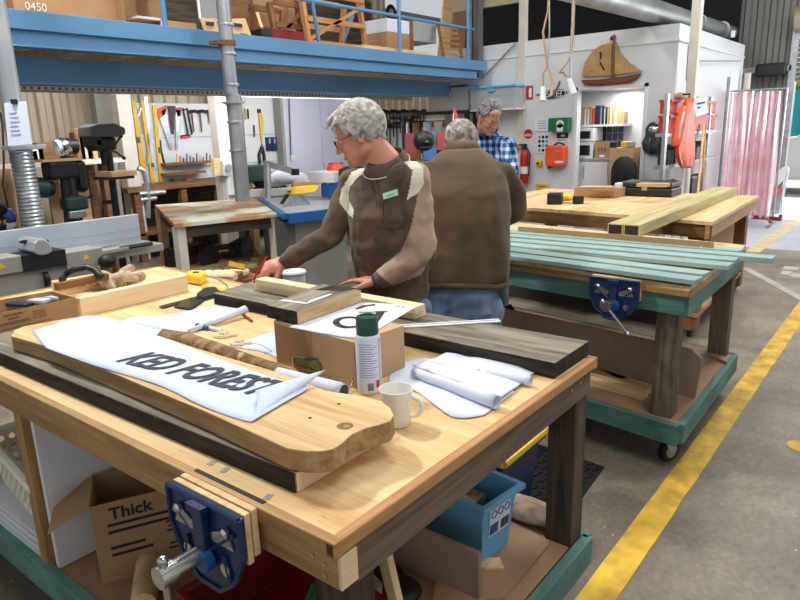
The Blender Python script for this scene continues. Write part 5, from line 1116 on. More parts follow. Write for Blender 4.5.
for k, (x, y, w_, h_, m_) in enumerate(((84, 146, .14, .34, 'pine'), (78, 145, .1, .3, 'brown'), (90, 150, .12, .22, 'carton_lt'), (46, 150, .22, .2, 'brown'), (36, 153, .12, .14, 'white'), (26, 155, .2, .12, 'iron'))):
    p = PY(x, y, 7.55); tag(mesh('shelf_block', B().bb((p.x-w_/2, 7.5, 1.381), (p.x+w_/2, 7.62, 1.381+h_)), m_, bevel=.006), ('upright pale timber piece on the machine shelf, beside the drill press head', 'upright brown timber piece on the machine shelf', 'tan block on the machine shelf nearest the drill press head', 'broad brown block on the machine shelf', 'small white box on the machine shelf', 'low dark box on the machine shelf nearest the pipe')[k], 'block')
for k, (x0, x1, m_) in enumerate(((50, 62, 'carton_lt'), (68, 90, 'pine'), (92, 99, 'brown'), (112, 117, 'grey_dk'), (118, 122, 'grey'))):
    a, c = PY(x0, 200, 7.9), PY(x1, 200, 7.9); tag(mesh('leaning_sheet', B().bb((a.x, 7.9, 0), (c.x, 7.93, 1.30)), m_), ('pale sheet leaning behind the dark green machine', 'broad pine sheet leaning behind the green machine and drill press', 'narrow brown board leaning left of the drill press column', 'dark grey board leaning right of the drill press column', 'grey board leaning beside the white post')[k], 'board')
a, c = PY(-10, 165, 7.), PY(14, 165, 7.); tag(mesh('hanging_apron', B().grid(lambda u, v: V((a.x+(c.x-a.x)*u*(1-.2*v), 7.+.05*math.sin(u*14), 1.35-.75*v)), 14, 6), 'carton_lt', smooth='full', solid=.01), 'pale beige cloth cover hanging at the far left behind the pipe', 'cover')
for k in range(7):
    p = PY(random.uniform(-2, 12), 208+random.uniform(0, 18), 6.6); tag(mesh('clutter', B().ell(p, (.09, .08, .07), rot(k, k, k), u=8, v=6), ['vise', 'black', 'blue', 'iron', 'white', 'black', 'level'][k], smooth=True), 'small item in the dark heap at the left edge behind the pipe', 'clutter', 'small items heaped at the left edge')
hb = PY(5, 238, 6.6).z; tag(mesh('low_bench', B().bb((1.2, 6.3, 0), (2.45, 6.9, .74)), 'dark'), 'dark low bench at the left edge behind the planer', 'bench')
# planer with its long aluminium fence
YJ = 4.72; f = at(YJ)
t = thing('planer', 'grey planer jointer with a long pale aluminium fence at the left', 'planer', (f(60, 250).x, YJ, 0))
tl, tr, bl, br = f(-30, 228), f(138, 214), f(-30, 258), f(143, 241)
zt, zb = tr.z, br.z
mesh('fence', B().bb((0.8, YJ, zb), (tr.x, YJ+.04, zt)), 'alu', t, bevel=.004)
for z in (zb+.03, zb+.045, zb+.1): mesh('fence_groove', B().bb((0.8, YJ-.002, z), (tr.x, YJ, z+.004)), 'grey_lt', t)
xe = PY(163, 246, YJ-.05).x
mesh('outfeed_table', B().bb((0.6, YJ-.12, zb-.03), (PY(128, 250, YJ-.1).x, YJ+.25, zb-.004)), 'grey', t, bevel=.003)
mesh('front_lip', B().bb((0.6, YJ-.2, zb-.05), (PY(24, 252, YJ-.2).x, YJ-.12, zb-.01)), 'grey_lt', t, bevel=.004)
mesh('bed_plate', B().bb((PY(100, 250, YJ-.1).x, YJ-.06, zb-.09), (xe, YJ+.30, zb-.03)), 'grey', t, bevel=.004)
gx0, gx1 = PY(32, 260, YJ-.25).x, PY(52, 260, YJ-.25).x
mesh('bridge_guard', B().prism([PY(x, y, YJ-.33) for x, y in ((33, 252), (34, 243), (38, 239.5), (45, 239), (50, 243), (53, 251), (49, 254), (43, 255.5), (37, 254.5))], (0, .24, .0)), 'grey_lt', t, bevel=.008)
for x in (26, 43): q_ = PY(x, 243, YJ-.2); mesh('knob', B().lathe([(.012, -.03), (.012, 0), (.028, .002), (.028, .018), (.0, .02)], q_, seg=10).box(q_+V((0, 0, .01)), (.07, .016, .014)), 'black', t, smooth=True)
YF = YJ-.3; f = at(YF)
zc = f(60, 262).z
xa, xb, xc, xd = f(-20, 260).x, f(22, 260).x, f(66, 260).x, f(103, 252).x
mesh('cutter_opening', B().bb((xb, YF-.01, f(30, 271).z), (xc, YF+.2, f(40, 253).z)), 'black', t); mesh('cutter_drum', B().cyl(V((xb+.12, YF+.04, zb-.1)), V((xc-.12, YF+.04, zb-.1)), .05), 'iron', t, smooth=True)
mesh('front_panel', B().bb((0.6, YF, f(10, 274).z), (xb, YF+.2, f(10, 257).z)), 'grey', t, bevel=.006); mesh('front_panel', B().bb((xc, YF, f(85, 268).z), (xd, YF+.2, f(85, 250).z)), 'grey', t, bevel=.006)
mesh('cabinet', B().bb((0.6, YF+.03, .1), (xd-.05, YF+.5, f(30, 271).z)), 'grey', t, bevel=.01); mesh('plinth', B().bb((0.65, YF+.08, 0), (xd-.1, YF+.45, .1)), 'black', t)
for x, y in ((2, 266), (86, 257)): q_ = PY(x, y, YF-.002); mesh('warning_sticker', B().prism([q_+V((-.025, 0, -.015)), q_+V((.025, 0, -.015)), q_+V((0, 0, .02))], (0, -.001, 0)), 'yellow', t)
mesh('pull_knob', B().ell(PY(107, 261, YF-.02), (.06, .05, .05)), 'black', t, smooth=True); q_ = PY(135, 246, YJ-.1); mesh('row_of_knobs', B().tube([q_+V((-.12, 0, -.0)), q_+V((.14, 0, 0))], .016, 8), 'black', t)
mesh('slope_plate', B().prism([(xa, YF+.02, .30), (xb+.1, YF+.02, .30), (xb+.0, YF-.03, .62), (xa, YF-.03, .62)], (0, .01, 0)), 'grey', t)
# old paint-worn table
h = .86
P4 = [G(x, y, h) for x, y in ((174, 224), (279, 213), (254, 198), (155, 205))]
M['worn'] = wood('worn_painted_table_top', (150, 100, 68), (196, 160, 122), .6, 5, 1.6, .1, stain=((200, 206, 192), 2.6, .43))
t = thing('work_table', 'old timber table with worn painted top and pale painted legs beside the table saw', 'table', sum(P4, V())/4-V((0, 0, h)))
quad_box('tabletop', P4, .035, 'worn', t); c4 = sum(P4, V())/4
I4 = [p+(c4-p)*.08 for p in P4]
for k in range(4): a, c = I4[k].copy(), I4[(k+1) % 4].copy(); a.z = c.z = h-.09; board('apron', a, c, .03, .10, 'dark', t)
for k, p in enumerate(I4): board('leg', (p.x, p.y, 0), (p.x, p.y, h-.04), .085, .085, M['lg'] if False else ('offwhite' if k < 2 else 'pine'), t, up=(1, 0, 0))
for k in (0, 2): a, c = I4[k].copy(), I4[(k+1) % 4].copy(); a.z = c.z = .32; board('stretcher', a, c, .04, .07, 'brown', t)
lowc = c4.copy()
quad_box('shelf', [p+V((0, 0, .26-h)) for p in I4], .03, 'brown', t)
def inq(u, v): return I4[0].lerp(I4[1], u).lerp(I4[3].lerp(I4[2], u), v)
offs = [(.15, .3, .5, .12, .1, 'pine', 0), (.3, .15, .45, .14, .14, 'carton_lt', .3), (.5, .3, .5, .1, .12, 'brown', -.3), (.62, .12, .3, .16, .1, 'pale_pine', .5), (.8, .3, .4, .1, .1, 'slab', .2), (.45, .55, .6, .16, .12, 'brown', .1), (.75, .6, .4, .14, .22, 'dark', .9), (.2, .7, .5, .2, .2, 'dark', .4)]
desc = ['pale offcut at the left end', 'tan block near the left leg', 'brown offcut in the middle', 'light pine block near the front', 'slab offcut near the right leg', 'brown timber lying at the back', 'dark timber piece at the back right', 'dark block at the back left']
for k, (u, v, L_, w_, h_, m_, an) in enumerate(offs):
    p = inq(u, v); p.z = .262+h_/2; d = rz(an) @ (I4[1]-I4[0]).normalized()*L_/2; tag(board('timber_offcut', p-d, p+d, w_, h_, m_), desc[k]+' of the old table shelf', 'offcut')
p = inq(.3, .15); p.z = .44; t = thing('mitre_saw', 'black circular saw on the shelf under the old table', 'saw', p); mesh('blade_guard', B().lathe([(.11, -.02), (.12, 0), (.11, .02)], p+V((0, 0, .04)), (0, 1, 0), 18), 'iron', t, smooth=True); mesh('grip', B().tube([p+V((-.05, .05, .12)), p+V((.03, .06, .2)), p+V((.1, .05, .1))], .018), 'black', t, smooth=True)
p = PD(236, 262, 4.6); p.z = 0
t = thing('scrap_bin', 'dark open bin of timber scraps in front of the old table', 'bin', p)
mesh('body', B().bb(p+V((-.24, -.2, 0)), p+V((.24, .2, .40))), 'dark', t)
for k in range(9):
    q_ = p+V((random.uniform(-.2, .2), random.uniform(-.14, .14), .45+random.random()*.05)); d = rz(random.random()*3) @ V((.12, 0, .03)); tag(board('bin_scrap', q_-d, q_+d, .07, .03, ['pale_pine', 'slab', 'pine'][k % 3]), 'short timber scrap heaped on the dark bin', 'offcut', 'scraps heaped on the dark bin')
q_ = p+V((-.02, 0, .56)); tag(board('white_offcut', q_-V((.08, .16, .04)), q_+V((.08, .16, .04)), .015, .13, 'white', up=(1, 0, .3)), 'white board scrap standing up out of the bin', 'offcut')
# pallet of curved pine pieces just behind the bench
for k in range(4):
    a = G(195+k*9, 275+k*1.5, .6); a.z = .0
p = PD(213, 272, 3.7); 
t = thing('timber_crate', 'low crate of shaped pine blocks standing behind the far edge of the bench', 'crate', (p.x, p.y, 0))
a, c = PD(192, 272, 3.75), PD(232, 280, 3.75); d = (c-a).normalized(); nrm = V((FW.x, FW.y, 0)).normalized(); zt = (a.z+c.z)/2-.03
aa, cc2 = V((a.x, a.y, 0)), V((c.x, c.y, 0)); mesh('body', B().prism([aa, cc2, cc2+nrm*.35, aa+nrm*.35], (0, 0, zt)), 'brown', t)
for k in range(4):
    q_ = aa.lerp(cc2, .12+.25*k)+nrm*.02; q_.z = zt+.03; tag(mesh('shaped_block', B().ell(q_, (.05, .05, .03), u=12, v=6).box(q_+V((0, 0, -.015)), (.09, .09, .03), rz(.6)), 'pale_pine', smooth=True), 'rounded pale pine block in the row on the low crate', 'block', 'shaped pine blocks on the crate')
q_ = cc2+nrm*.1; q_.z = zt+.04
tag(mesh('sanding_block', B().box(PD(238, 266, 4.1), (.12, .1, .03), rot(.3, .3, .8)), 'level'), 'olive yellow block lying on timber scraps behind the tape measure', 'block')
tag(mesh('white_block', B().box(PD(239, 272, 4.08), (.13, .1, .04), rot(.1, .1, .6)), 'pale_pine', bevel=.015), 'rounded cream block under the olive yellow one', 'block')
p = PD(240, 277, 4.1); tag(mesh('scrap_stand', B().bb((p.x-.1, p.y-.1, 0), (p.x+.12, p.y+.12, p.z-.0)), 'brown'), 'brown box under the cream and yellow blocks', 'box')
# table saw
h = .88
P4 = [G(x, y, h) for x, y in ((287, 214), (350, 207), (330, 194.5), (263, 198.5))]
t = thing('table_saw', 'table saw with grey top, blue rails and yellow blade guard', 'table saw', sum(P4, V())/4-V((0, 0, h)))
quad_box('saw_table', P4, .03, 'grey_lt', t)
c4 = sum(P4, V())/4; d = (P4[1]-P4[0]).normalized(); nr = V((d.y, -d.x, 0))
board('front_rail', P4[0]+nr*.02+V((0, 0, -.04)), P4[1]+nr*.02+V((0, 0, -.04)), .05, .09, 'saw_blue', t); 
d2 = (P4[3]-P4[0]).normalized(); board('side_rail', P4[0]+V((-.03, 0, -.02)), P4[3]+V((-.03, 0, -.02)), .05, .05, 'saw_blue', t)
cb_ = [P4[0]+d*.12-nr*.1, P4[1]-nr*.1, P4[1]-nr*.75, P4[0]+d*.12-nr*.75]
mesh('cabinet', B().prism([V((p.x, p.y, .06)) for p in cb_], (0, 0, .76)), 'grey', t, bevel=.01)
mesh('plinth', B().prism([V((p.x, p.y, 0)) for p in cb_], (0, 0, .06)), 'black', t); mesh('dark_side', B().prism([V((p.x, p.y, .1)) for p in (P4[0]+d*.02-nr*.06, P4[0]+d*.1-nr*.06, P4[0]+d*.1-nr*.4, P4[0]+d*.02-nr*.4)], (0, 0, .7)), 'grey_dk', t)
f = lambda x, y, z=None: G(x, y, h) if z is None else PD(x, y, z)
a, c = G(244, 197.5, h), G(328, 193, h); board('rip_fence', a+V((0, 0, .045)), c+V((0, 0, .045)), .06, .085, 'white', t, bevel=.004)
bc_ = G(297, 206, h); D = (bc_-CAM).dot(FW); dv = (G(318, 204, h)-G(280, 208, h)).normalized()
mesh('blade', B().lathe([(.16, -.002), (.16, .002)], bc_+V((0, 0, -.045)), V((dv.y, -dv.x, 0)), 36), 'galv', t, smooth=True)
g = [PD(x, y, D) for x, y in ((288, 195), (287, 190), (292, 187), (316, 185), (317, 188), (314, 192))]
nd = V((dv.y, -dv.x, 0))*.05; mesh('blade_guard', B().prism([p-nd/2 for p in g], nd), 'yellow', t, bevel=.006); mesh('guard_screw', B().lathe([(.012, 0), (.012, .01)], PD(290, 191.5, D-.04), -FW, 10), 'black', t)
mesh('riving_arm', B().prism([PD(x, y, D)-nd/4 for x, y in ((280, 204), (283, 204), (289, 195), (286, 194))], nd/2), 'black', t)
DA = D+.9
mesh('overarm', B().tube([PD(264, 163, DA), PD(296, 172, DA)], .045, 4), 'galv', t); mesh('overarm_end', B().box(PD(295, 172, DA-.02), (.06, .08, .07)), 'black', t); mesh('overarm_post', B().tube([PD(267, 163, DA), PD(268, 200, DA)], .04, 8), 'galv', t)
for x in (276, 250): q_ = G(x, 209, h); mesh('label_dot', B().box(q_+nr*.05+V((0, 0, -.04)), (.02, .02, .02)), 'white', t)
# heap behind the saw: table with cloth, bin, hard hat
p = G(330, 186, .86); 
t = thing('side_table', 'green framed side table behind the table saw', 'table', (p.x, p.y, 0)); mesh('top', B().bb((p.x-1.3, p.y-.1, .80), (p.x+1.0, p.y+.6, .84)), 'grey_lt', t)
for dx, dy in ((-1.2, 0), (.9, 0), (-1.2, .5), (.9, .5)): mesh('leg', B().bb((p.x+dx-.03, p.y+dy-.03, 0), (p.x+dx+.03, p.y+dy+.03, .8)), 'dkgreen', t)
DS = 8.3; f = lambda x, y: PD(x, y, DS)
tag(mesh('dust_bag', remesh(B().ell(f(285, 177), (.2, .16, .1)).ell(f(296, 178), (.16, .14, .08)).ell(f(276, 180), (.14, .12, .09)), .03, 2), 'paper', smooth='full'), 'pale cloth bag heaped behind the table saw', 'bag')
tag(board('stick', f(253, 188), f(247, 178), .05, .05, 'pine'), 'short orange-brown timber piece leaning beside the metal duct', 'offcut')
tag(mesh('green_machine', B().box(f(252, 173), (.34, .2, .2)), 'dkgreen', bevel=.02), 'dark green machine behind the metal duct', 'machine')
tag(mesh('plank_pile', B().box(f(308, 183), (.34, .3, .05), rz(.6)), 'pine'), 'flat pale planks behind the yellow blade guard', 'planks')
DB = 7.3; f = lambda x, y: PD(x, y, DB)
t = thing('parts_bin', 'blue plastic parts bin beside the saw fence', 'bin', f(336, 195)); mesh('body', B().box(f(337, 189), (.34, .22, .15), rz(.3)), 'blue', t, bevel=.01); mesh('label', B().box(f(333, 186)-FW*.16, (.1, .004, .02), rz(-.9)), 'paper', t)
tag(mesh('white_box', B().box(f(330, 176), (.42, .3, .12), rz(.3)), 'white', bevel=.01), 'white box under the orange hard hat', 'box')
t = thing('hard_hat', 'orange hard hat on the white box in front of the man', 'hard hat', f(335, 168)); c = f(336, 169)
mesh('shell', B().lathe([(.11, 0), (.108, .03), (.09, .075), (.05, .1), (.0, .108)], c-V((0, 0, .04)), seg=20), 'orange', t, smooth=True); mesh('peak', B().box(c+V((-.06, .08, -.035)), (.12, .1, .012), rz(.6)), 'orange', t)
mesh('ridge', B().box(c+V((0, 0, .06)), (.16, .02, .02), rz(-.7)), 'red', t)
tag(mesh('black_cover', B().ell(f(352, 172), (.2, .15, .07)), 'black', smooth=True), 'black cloth lying right of the orange hard hat', 'cloth')
tag(board('red_strip', f(346, 179.5), f(358, 180.5), .03, .025, 'red'), 'red strip beside the white box', 'strip')
t = thing('pale_stool', 'pale plastic tub standing behind the bench near the man\'s hand', 'tub', PD(305, 272, 3.9)); q_ = PD(294, 274, 3.9); mesh('seat', B().lathe([(.07, 0), (.075, .01), (.07, .02), (.0, .025)], V((q_.x, q_.y, q_.z)), seg=20), 'white', t, smooth=True); mesh('body', B().lathe([(.05, .0), (.065, q_.z)], V((q_.x, q_.y, 0)), seg=20), 'white', t, smooth=True)
# ================================================================ AROUND THE WHITE ROOM
def tubc(px0, px1, yt, yb, X, label, lidm):
    a, c = PX(px0, yt, X), PX(px1, yt, X); zb = 1.845; zt = (a.z+c.z)/2; ya, yc_ = a.y, c.y
    t = thing('storage_tub', label, 'tub', (X+.2, (ya+yc_)/2, zb)); R = []
    for z, f_ in ((zb, -.02), (zt, 0)): R.append([V((X-f_*0, ya+f_, z)), V((X, yc_-f_, z)), V((X+.26, yc_-f_, z)), V((X+.26, ya+f_, z))])
    mesh('body', B().ringloft(R), 'tubp', t); mesh('lid', B().bb((X-.02, yc_-.02, zt), (X+.27, ya+.02, zt+.03)), lidm, t, bevel=.006)
    mesh('handle', B().bb((X-.03, (ya+yc_)/2-.06, zt-.05), (X-.005, (ya+yc_)/2+.06, zt-.005)), lidm, t)
    mesh('contents', B().ell((X+.13, (ya+yc_)/2+.05, zb+.09), (.09, .16, .08)), 'paper', t, smooth=True)
XS = 8.5
tubc(428, 468, 88, 110, XS, 'translucent storage tub with a blue lid on the black shelf frame', 'saw_blue')
tubc(470, 515, 88, 110, XS, 'translucent storage tub with a green lid at the right end of the shelf frame', 'sky_blue')
a, c = PX(401, 112, XS), PX(468, 112, XS)
t = thing('black_rack', 'black shelf frame in front of the white wall, carrying the tubs', 'rack', (XS, (a.y+c.y)/2, 0)); 
mesh('top_shelf', B().bb((XS-.02, c.y, 1.80), (XS+.27, a.y, 1.845)), 'black', t)
for y in (a.y-.03, c.y+.03): mesh('upright', B().bb((XS, y-.03, 0), (XS+.04, y+.03, 1.80)), 'black', t); mesh('upright', B().bb((XS+.22, y-.03, 0), (XS+.26, y+.03, 1.80)), 'black', t)
for z in (.5, 1.1): mesh('shelf', B().bb((XS+.02, c.y, z), (XS+.26, a.y, z+.03)), 'iron', t)
for k in range(5): p = PX(407+k*11, 125, XS+.22); tag(mesh('poster_roll', B().bb((XS+.16, p.y-.07, 1.131), (XS+.19, p.y+.07, 1.70)), ['paper', 'brown', 'paper_b', 'white', 'carton'][k]), ('white sheet standing in the black rack, furthest left', 'brown sheet standing in the black rack', 'bluish sheet standing in the black rack', 'white sheet standing in the black rack behind the red cone', 'brown sheet standing in the black rack, furthest right')[k], 'sheet')
tag(mesh('tub_shelf', B().bb((XS, PX(516, 112, XS).y, 1.82), (XW, PX(470, 112, XS).y, 1.843)), 'white'), 'narrow white wall shelf under the green-lidded tub', 'shelf')
# red display with cap, pennant
DR = 6.0; f = lambda x, y: PD(x, y, DR)
t = thing('tool_cases', 'red and blue boxes behind the second man', 'boxes', f(430, 150))
bpy.data.objects.remove(t)
tag(mesh('red_case', B().prism([f(x, y) for x, y in ((405, 133), (414, 133), (416, 160), (405, 160))], FW*.2), 'dkred'), 'dark red case left of the dark cap', 'case')
tag(mesh('display_box', B().prism([f(x, y) for x, y in ((421, 133), (436, 134), (437, 160), (424, 160))], FW*.2), 'saw_blue'), 'bright blue box behind the dark cap', 'box')
tag(mesh('red_box', B().prism([f(x, y) for x, y in ((437, 133), (448, 133), (448, 150), (437, 150))], FW*.2), 'red'), 'small red box between the blue box and the second man', 'box')
tag(mesh('yellow_emblem', B().prism([PD(x, y, 5.97) for x, y in ((430, 139), (435, 137), (434, 143), (431, 143))], FW*.02), 'yellow'), 'yellow shape on the front of the bright blue box', 'emblem')
p = f(425, 160); tag(mesh('display_stand', B().prism([V((q.x, q.y, 0)) for q in (f(405, 160), f(448, 160), f(448, 160)+FW*.4, f(405, 160)+FW*.4)], (0, 0, min(f(405, 160).z, f(448, 160).z))), 'grey_dk'), 'grey cabinet under the red and blue boxes', 'cabinet')
DR = 5.6; f = lambda x, y: PD(x, y, DR)
t = thing('baseball_cap', 'dark grey baseball cap with a small green emblem behind the men', 'cap', f(425, 150)); c = f(424, 141)
mesh('crown', B().ell(c, (.095, .095, .085), u=18, v=12), 'iron', t, smooth=True); mesh('peak', B().ell(c+V((-.05, -.06, -.05)), (.08, .06, .012), rz(.8)), 'iron', t, smooth=True); mesh('emblem', B().ell(PD(427, 142, 5.5), (.02, .02, .012)), 'green', t)
mesh('peg', B().tube([c, V((c.x+.1, c.y+.1, c.z-.1))], .01), 'black', t)
t = thing('red_cone', 'bright red pointed pennant cone above the second man\'s head', 'cone', f(455, 128)); c = f(456, 124)
mesh('cone', B().prism([f(x, y) for x, y in ((452.5, 126), (453.5, 108), (455, 108), (461, 124))], FW*.06), 'red', t); mesh('white_band', B().prism([PD(x, y, DR-.01) for x, y in ((452.6, 121), (453.2, 113), (454, 113), (453.8, 121))], FW*.02), 'white', t)
mesh('stem', B().tube([f(455, 125), V((f(455, 125).x, f(455, 125).y, 0))], .012), 'grey', t)
# signs and safety gear on the white wall
xw = XW-.003
def wsign(name, cat, label, x0, x1, y0, y1, mat, t_=.01, extra=(), bevel=0):
    a, c = PX(x0, y0, xw), PX(x1, y1, xw); t = thing(name, label, cat, (xw, (a.y+c.y)/2, c.z)); mesh('panel', B().bb((xw-t_, c.y, c.z), (xw, a.y, a.z)), mat, t, bevel=bevel); return t, a, c, xw-t_
def wm(px, py, X): return face_m(PX(px, py, X), (0, -1, 0), (0, 0, 1))
t, a, c, xf = wsign('fire_sign', 'sign', 'small red and white fire extinguisher location sign on the white post', 526.5, 533, 86, 99, 'red')
mesh('white_bar', B().bb((xf-.003, c.y+.02, c.z+.02), (xf, (a.y+c.y)/2+.0, a.z-.03)), 'white', t); mesh('symbol', B().tube([PX(530.2, 89, xf-.004), PX(530.2, 97, xf-.004)], .02, 8), 'white', t)
t = thing('workshop_sign', 'dark arrow-shaped shed logo sign with crossed tools on the white wall', 'sign', PX(552, 94, xw))
mesh('plate', B().prism([PX(x, y, xw) for x, y in ((541, 98), (541, 92), (549, 90), (563, 89), (568, 92), (564, 96), (549, 99))], (-.012, 0, 0)), 'ink2', t)
text('SHED', .13, wm(556, 94, xw-.0135), 'white', t, spacing=.95); mesh('tool_outline', B().tube([PX(536, 95, xw-.01), PX(545, 93, xw-.01)], .008, 5).tube([PX(553, 99, xw-.015), PX(560, 81, xw-.015)], .012, 5), 'grey_dk', t)
t, a, c, xf = wsign('first_aid_box', 'first aid box', 'green first aid box with a white emblem on the white wall', 552, 571.5, 118, 131, 'green', .12, bevel=.01)
mesh('emblem', B().lathe([(.055, 0), (.055, .003)], PX(560, 124, xf), (-1, 0, 0), 16).bb((xf-.003, PX(560, 124, xf).y-.045, PX(560, 124, xf).z-.1), (xf, PX(560, 124, xf).y+.045, PX(560, 124, xf).z)), 'white', t); mesh('cross', B().box(PX(560, 124, xf-.004), (.004, .05, .015)).box(PX(560, 124, xf-.004), (.004, .015, .05)), 'green', t)
t, a, c, xf = wsign('notice', 'notice', 'small dark and white notice under the green first aid box', 557, 568, 133, 138, 'black'); mesh('print', B().box(PX(563, 135.5, xf), (.004, .06, .03)), 'paper', t)
t, a, c, xf = wsign('notice', 'notice', 'white notice strip above the orange bag', 556, 569, 138.5, 142, 'paper'); mesh('print', B().box(PX(562, 140, xf), (.003, .13, .01)), 'ink2', t)
t, a, c, xf = wsign('notice', 'notice', 'white notice with red lines above the calendar sheet', 535, 549, 119, 131, 'paper')
for k in range(4): mesh('printed_line', B().box(PX(542, 121+k*2.4, xf), (.003, .13, .008)), 'ink_red', t)
t, a, c, xf = wsign('calendar', 'calendar', 'white calendar sheet with a grid of dark symbols on the white wall', 537, 549, 134, 153, 'paper')
for i in range(3):
    for j in range(4): mesh('symbol', B().lathe([(.022, 0), (.022, .003)], PX(539.5+i*3.6, 137+j*4.4, xf), (-1, 0, 0), 10), 'ink2' if (i+j) % 3 else 'grey', t)
t = thing('round_sign', 'round red prohibition sign above the fire extinguisher', 'sign', PX(528, 134, xw)); mesh('disc', B().lathe([(.068, 0), (.068, .005)], PX(528.3, 134, xw), (-1, 0, 0), 28), 'red', t); mesh('white_band', B().box(PX(528.3, 135, xw-.006), (.004, .1, .03)), 'white', t); mesh('print', B().box(PX(528.3, 135, xw-.009), (.003, .08, .01)), 'ink_red', t)
p = PX(524.5, 165, xw-.1); t = thing('fire_extinguisher', 'red fire extinguisher with a white label hanging on the white wall', 'fire extinguisher', p-V((0, 0, .25)))
mesh('cylinder', B().lathe([(.0, -.26), (.055, -.26), (.062, -.25), (.062, .15), (.045, .2), (.02, .22)], p, seg=20), 'red', t, smooth=True); mesh('label', B().lathe([(.0635, -.12), (.0635, -.02)], p, seg=20, cap=False), 'white', t, smooth=True); mesh('valve', B().box(p+V((0, 0, .25)), (.04, .05, .07)).box(p+V((0, .03, .29)), (.03, .12, .015)), 'black', t); mesh('hose', B().tube([p+V((0, -.03, .25)), p+V((-.03, -.1, .15)), p+V((-.02, -.08, -.15))], .011, 8), 'black', t, smooth=True)
mesh('bracket', B().bb((p.x+.05, p.y-.03, p.z), (XW, p.y+.03, p.z+.05)), 'grey', t)
p = PX(518, 146, xw-.06); tag(mesh('wall_bracket', B().box(p, (.1, .16, .05)), 'carton'), 'small brown shelf bracket above the fire extinguisher', 'bracket')
t = thing('emergency_button', 'round yellow emergency button on the white wall', 'button', PX(540, 163, xw)); mesh('body', B().lathe([(.045, 0), (.045, .05), (.02, .06)], PX(540, 163, xw), (-1, 0, 0), 18), 'yellow', t, smooth=True); mesh('knob', B().lathe([(.018, .06), (.018, .075)], PX(540, 163, xw), (-1, 0, 0), 12), 'ink2', t)
t, a, c, xf = wsign('warning_notice', 'notice', 'yellow warning notice low on the white wall', 536, 549, 184, 194, 'level')
for k in range(3): mesh('printed_line', B().box(PX(542, 186.5+k*2.7, xf), (.003, .13, .01)), 'ink2', t)
p = PX(559, 155, xw-.08); t = thing('orange_bag', 'orange backpack kit with a white label hanging on the white wall', 'bag', p-V((0, 0, .12)))
a, c = PX(550, 145, xw), PX(568, 166, xw); mesh('body', B().bb((xw-.16, c.y, c.z), (xw, a.y, a.z)), 'orange', t, bevel=.03); mesh('label', B().box(PX(559, 162, xw-.163), (.004, .12, .03)), 'white', t); mesh('handle', B().tube([PX(554, 145, xw-.1), PX(559, 142.5, xw-.1), PX(565, 145, xw-.1)], .012, 6), 'black', t, smooth=True); mesh('badge', B().box(PX(558, 151, xw-.163), (.004, .07, .025)), 'grey', t)
tag(mesh('green_pouch', B().prism([PX(x, y, xw-.03) for x, y in ((548, 156), (550, 156), (550, 168), (547, 169))], (.03, 0, 0)), 'green'), 'green cloth hanging left of the orange bag', 'cloth')
t, a, c, xf = wsign('power_socket', 'socket', 'white wall socket above the yellow button', 536, 547, 150, 153, 'white')
bpy.data.objects.remove(t.children[0]); bpy.data.objects.remove(t)
# boat picture
XBt = xw-.02; f = lambda x, y: PX(x, y, XBt)
t = thing('model_boat', 'flat wooden sailing boat with two brown sails mounted high on the white wall', 'wall ornament', f(612, 84))
mesh('hull', B().prism([f(x, y) for x, y in ((582, 80), (600, 79.5), (625, 76.5), (642, 73), (639, 78), (630, 83), (600, 85.5), (585, 85))], (-.04, 0, 0)), 'hull', t, bevel=.008)
mesh('mast', B().prism([f(x, y) for x, y in ((612, 78), (614.5, 78), (615.5, 35), (614, 34.5))], (-.03, 0, 0)), 'brown', t)
M['sail'] = wood('sail_veneer', (150, 118, 74), (190, 156, 104), .6, 6, 1.)
mesh('sail', B().prism([f(x, y) for x, y in ((615.5, 40), (620, 52), (630, 63), (643, 71), (628, 73), (615, 75))], (-.02, 0, 0)), 'sail', t); mesh('sail', B().prism([f(x, y) for x, y in ((612.5, 43), (602, 45), (593, 51), (586, 62), (582, 76.5), (600, 76), (611.5, 75.5))], (-.02, 0, 0)), 'sail', t)
mesh('sail_mark', B().tube([PX(x, y, XBt-.025) for x, y in ((600, 52), (601, 56), (600, 59))], .012, 5).tube([PX(x, y, XBt-.025) for x, y in ((600, 62), (604, 70))], .01, 5), 'ink2', t)
mesh('flag', B().ell(f(613, 38), (.02, .04, .03)), 'dkred', t)
mesh('waterline', B().prism([PX(x, y, XBt-.04) for x, y in ((583, 82), (600, 81.5), (625, 78.5), (640, 75), (640, 76), (625, 79.5), (600, 82.7), (583, 83))], (-.005, 0, 0)), 'brown', t)
# kitchenette in the recess
XK = 9.0; f = lambda x, y: PX(x, y, XK)
def rb(name, x0, x1, y0, y1, X, dep, mat, parent=None, bevel=0):
    a, c = PX(x0, y0, X), PX(x1, y1, X); return mesh(name, B().bb((X, c.y, c.z), (X+dep, a.y, a.z)), mat, parent, bevel=bevel)
zs_ = f(600, 124.5).z
a, c = PX(580, 124, 9.15), PX(623, 124, 9.15)
tag(mesh('wall_shelf', B().bb((9.15, c.y, zs_-.03), (9.5, a.y+.02, zs_)), 'white'), 'white shelf of books in the recess', 'shelf')
cols = ['carton_lt', 'carton', 'paper', 'carton_lt', 'level', 'paper', 'carton', 'grey', 'brown', 'orange', 'red', 'ink2', 'vise', 'black', 'green', 'grey_lt', 'vise', 'black', 'paper', 'ink2', 'black']
y = a.y-.01; k = 0
names = []
while y > c.y+.12 and k < 30:
    w_ = random.uniform(.014, .026); h_ = random.uniform(.20, .26); m_ = cols[k % len(cols)]
    bk = tag(mesh('book', B().bb((9.18, y-w_, zs_), (9.36, y-.002, zs_+h_)), m_), 'upright book in the row on the recess shelf', 'book', 'books on the recess shelf'); y -= w_; k += 1
